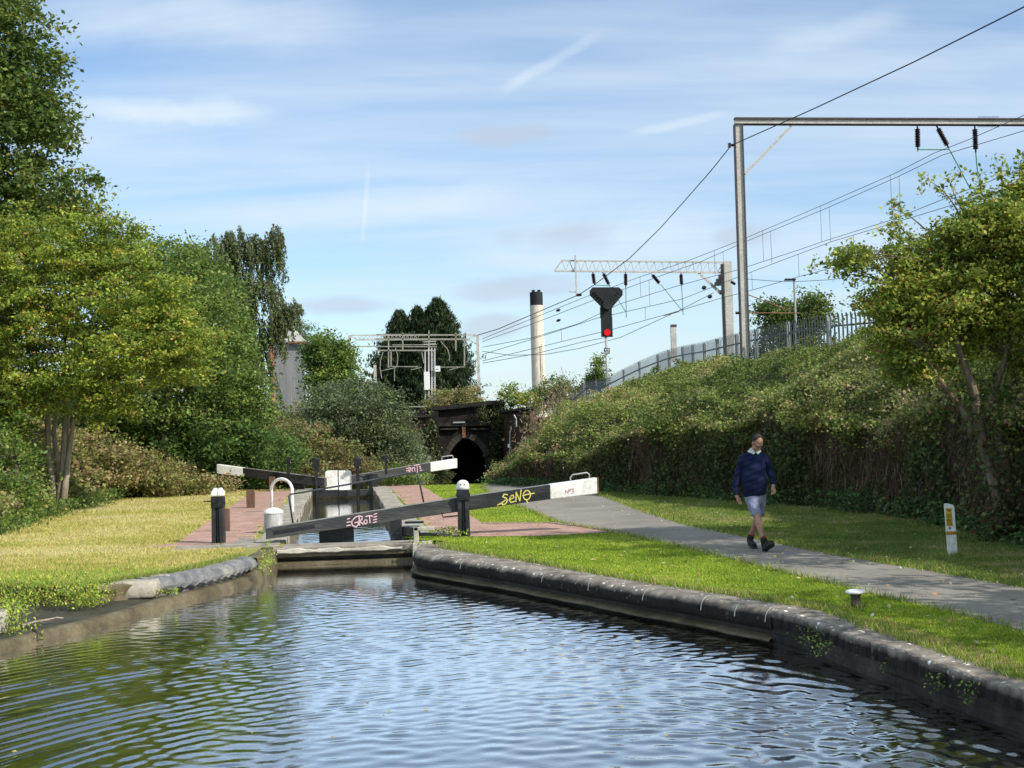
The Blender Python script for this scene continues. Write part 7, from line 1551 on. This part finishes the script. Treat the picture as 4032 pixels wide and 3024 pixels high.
LLP=[(-4.75,22.4),(-4.6,21.2),(-4.58,20.4),(-4.88,19.0),(-5.25,18.15),(-5.6,17.5),(-6.3,17.2),(-7.05,17.5),(-9,17.8),(-13,18.1),(-22,18.3)]+[(-22,24)]+[(x,y) for x,y in LB]+[tuple(LK(24,-1.08)[:2]),tuple(LK(-0.6,-1.08)[:2])]
COPL=[tuple(LK(-0.6,-1.0)[:2]),tuple(LK(24,-1.0)[:2]),tuple(LK(24,-1.7)[:2]),tuple(LK(1.0,-1.7)[:2]),tuple(LK(0.5,-2.2)[:2]),tuple(LK(0.4,-3.0)[:2]),tuple(LK(-0.5,-3.0)[:2])]
pts=scatter(LLP,[BR_L,COPL],170000,102,16.8,47,-15,-4,22.0); n=len(pts)
key=np.clip(0.5+0.4*vnoise(pts,0.6,81)+0.3*vnoise(pts*np.array([1,2.5,1]),1.8,82)+RNG.normal(0,0.2,n),0,0.999)
cl_=mixcols(n,[(0.17,0.21,0.035),(0.27,0.28,0.07),(0.36,0.33,0.115),(0.45,0.38,0.19)],[2,3.5,3.5,2.6],0.14,RNG,key)
nearc=pts[:,1]<19.2+0.0*pts[:,0]; gm=nearc&(RNG.random(n)<0.55); cl_[gm]=mixcols(int(gm.sum()),[(0.14,0.24,0.03),(0.2,0.31,0.045)],[1,1],0.15,RNG)
blades('grass_blades','sun-bleached dry grass blades of the left lawn',pts,np.full(n,0.04)*(1+0.5*vnoise(pts,1.2,83)),0.006+0.0004*pts[:,1],cl_,6)
# taller fringe blades at edges of bank, path and posts
fr=[]
rg=np.random.default_rng(33)
def fringe(poly,n,w,y0=7,y1=45):
    q=resample([p for p in poly if y0-3<=p[1]<=y1+3],0.05); idx=rg.choice(len(q),n); a=np.array([(q[i].x,q[i].y,0) for i in idx]); return a+np.stack([rg.normal(0,w,n),rg.normal(0,w,n),np.zeros(n)],1)
a=np.concatenate([fringe(R_GRASS,5000,0.05,7,22),fringe(PL,4500,0.04,9,44),fringe(PR,4500,0.05,10,44),fringe([(-5.2,18.1),(-5.6,17.4),(-6.3,17.2),(-7.05,17.5),(-9,17.8),(-13,18.1)],4500,0.06,16,22),fringe([(-4.5,20.6),(-4.55,20.2),(-4.83,18.9),(-5.2,18.1),(-5.6,17.5)],3000,0.06,16,22)])
a=np.concatenate([a,np.array([mg.x,mg.y,0])+rg.normal(0,1,(260,3))*np.array([.12,.09,0]),np.array([mp_.x,mp_.y,0])+rg.normal(0,1,(120,3))*np.array([.09,.07,0])])
blades('grass_tufts','longer untrimmed grass along the bank, path edges and posts',a,np.full(len(a),0.075),0.006+0.0004*a[:,1],mixcols(len(a),[(0.09,0.16,0.02),(0.15,0.22,0.035),(0.26,0.25,0.09)],[3,3,1.5],0.15,rg),7)
# fallen leaves
n=650; p=scatter(RLP,[],n,44,8,40,-2,8,16); p[:,2]=0.022
tag(leaf_mesh('fallen_leaves',p,0.055,mixcols(n,[(0.45,0.40,0.16),(0.30,0.22,0.10),(0.55,0.52,0.35)],[2,3,1],0.2,RNG),None,None,1.5,0.6,None,12),'scattered yellow and brown fallen leaves on verge and path','leaves',kind='stuff')
q=G(3990,2352,0.03); tag(rock('pebble',(q.x,q.y,0.03),(0.055,0.04,0.03),0.2,M['stone_light'],seed=5),'single pale pebble on the tarmac near the right picture edge','stone')

rgw=np.random.default_rng(66); n=70; fl=np.stack([rgw.uniform(-5.5,3.4,n),8+13*rgw.random(n)**1.3,np.full(n,WZ+0.008)],1); fl=fl[pip(fl,[(-4.0,21.5),(-4.6,17.3),(-5.6,13.8),(-6.2,8),(3.3,8),(2.8,11),(0.8,15),(-1.8,20)])]
tag(leaf_mesh('floating_leaves',fl,0.05,mixcols(len(fl),[(0.35,0.30,0.10),(0.16,0.12,0.05)],[1,1],0.2,rgw),None,None,6.0,0.7,None,12),'a few yellow leaves floating on the canal','leaves',kind='stuff')

# ================================================================== one mesh per piece for repeated small parts
def split_pieces(o, newname=None):
    me=o.data; n=len(me.vertices); par=list(range(n))
    def find(a):
        while par[a]!=a: par[a]=par[par[a]]; a=par[a]
        return a
    for p in me.polygons:
        vs=list(p.vertices); r=find(vs[0])
        for v in vs[1:]: par[find(v)]=r
    groups={}
    for p in me.polygons: groups.setdefault(find(p.vertices[0]),[]).append(p)
    if len(groups)<2: return
    nm=newname or o.name.split('.')[0]
    for k,(root,ps) in enumerate(groups.items()):
        idx={}; vs=[]; fs=[]
        for p in ps:
            f=[]
            for v in p.vertices:
                if v not in idx: idx[v]=len(vs); vs.append(me.vertices[v].co[:])
                f.append(idx[v])
            fs.append(f)
        m2=bpy.data.meshes.new(nm); m2.from_pydata(vs,[],fs); m2.materials.append(me.materials[0]); m2.polygons.foreach_set('use_smooth',[ps[0].use_smooth]*len(fs)); m2.update()
        c=o.copy(); c.data=m2; c.name=nm; COL.objects.link(c); c.parent=o.parent; c.matrix_parent_inverse=o.matrix_parent_inverse.copy()
    bpy.data.objects.remove(o)
WANT={'drop_post':None,'cap_bolt':None,'flagstones':'flagstone','registration_rod':None,'socks':'sock','eyes':'eye','route_lamps':'route_lamp','flues':'flue','laces':'lace','bird_spikes':None}
for o in list(bpy.data.objects):
    b=o.name.split('.')[0]
    if b in ('drop_post','cap_bolt','flagstones','registration_rod','socks','eyes','flues') and o.type=='MESH': split_pieces(o,WANT[b])
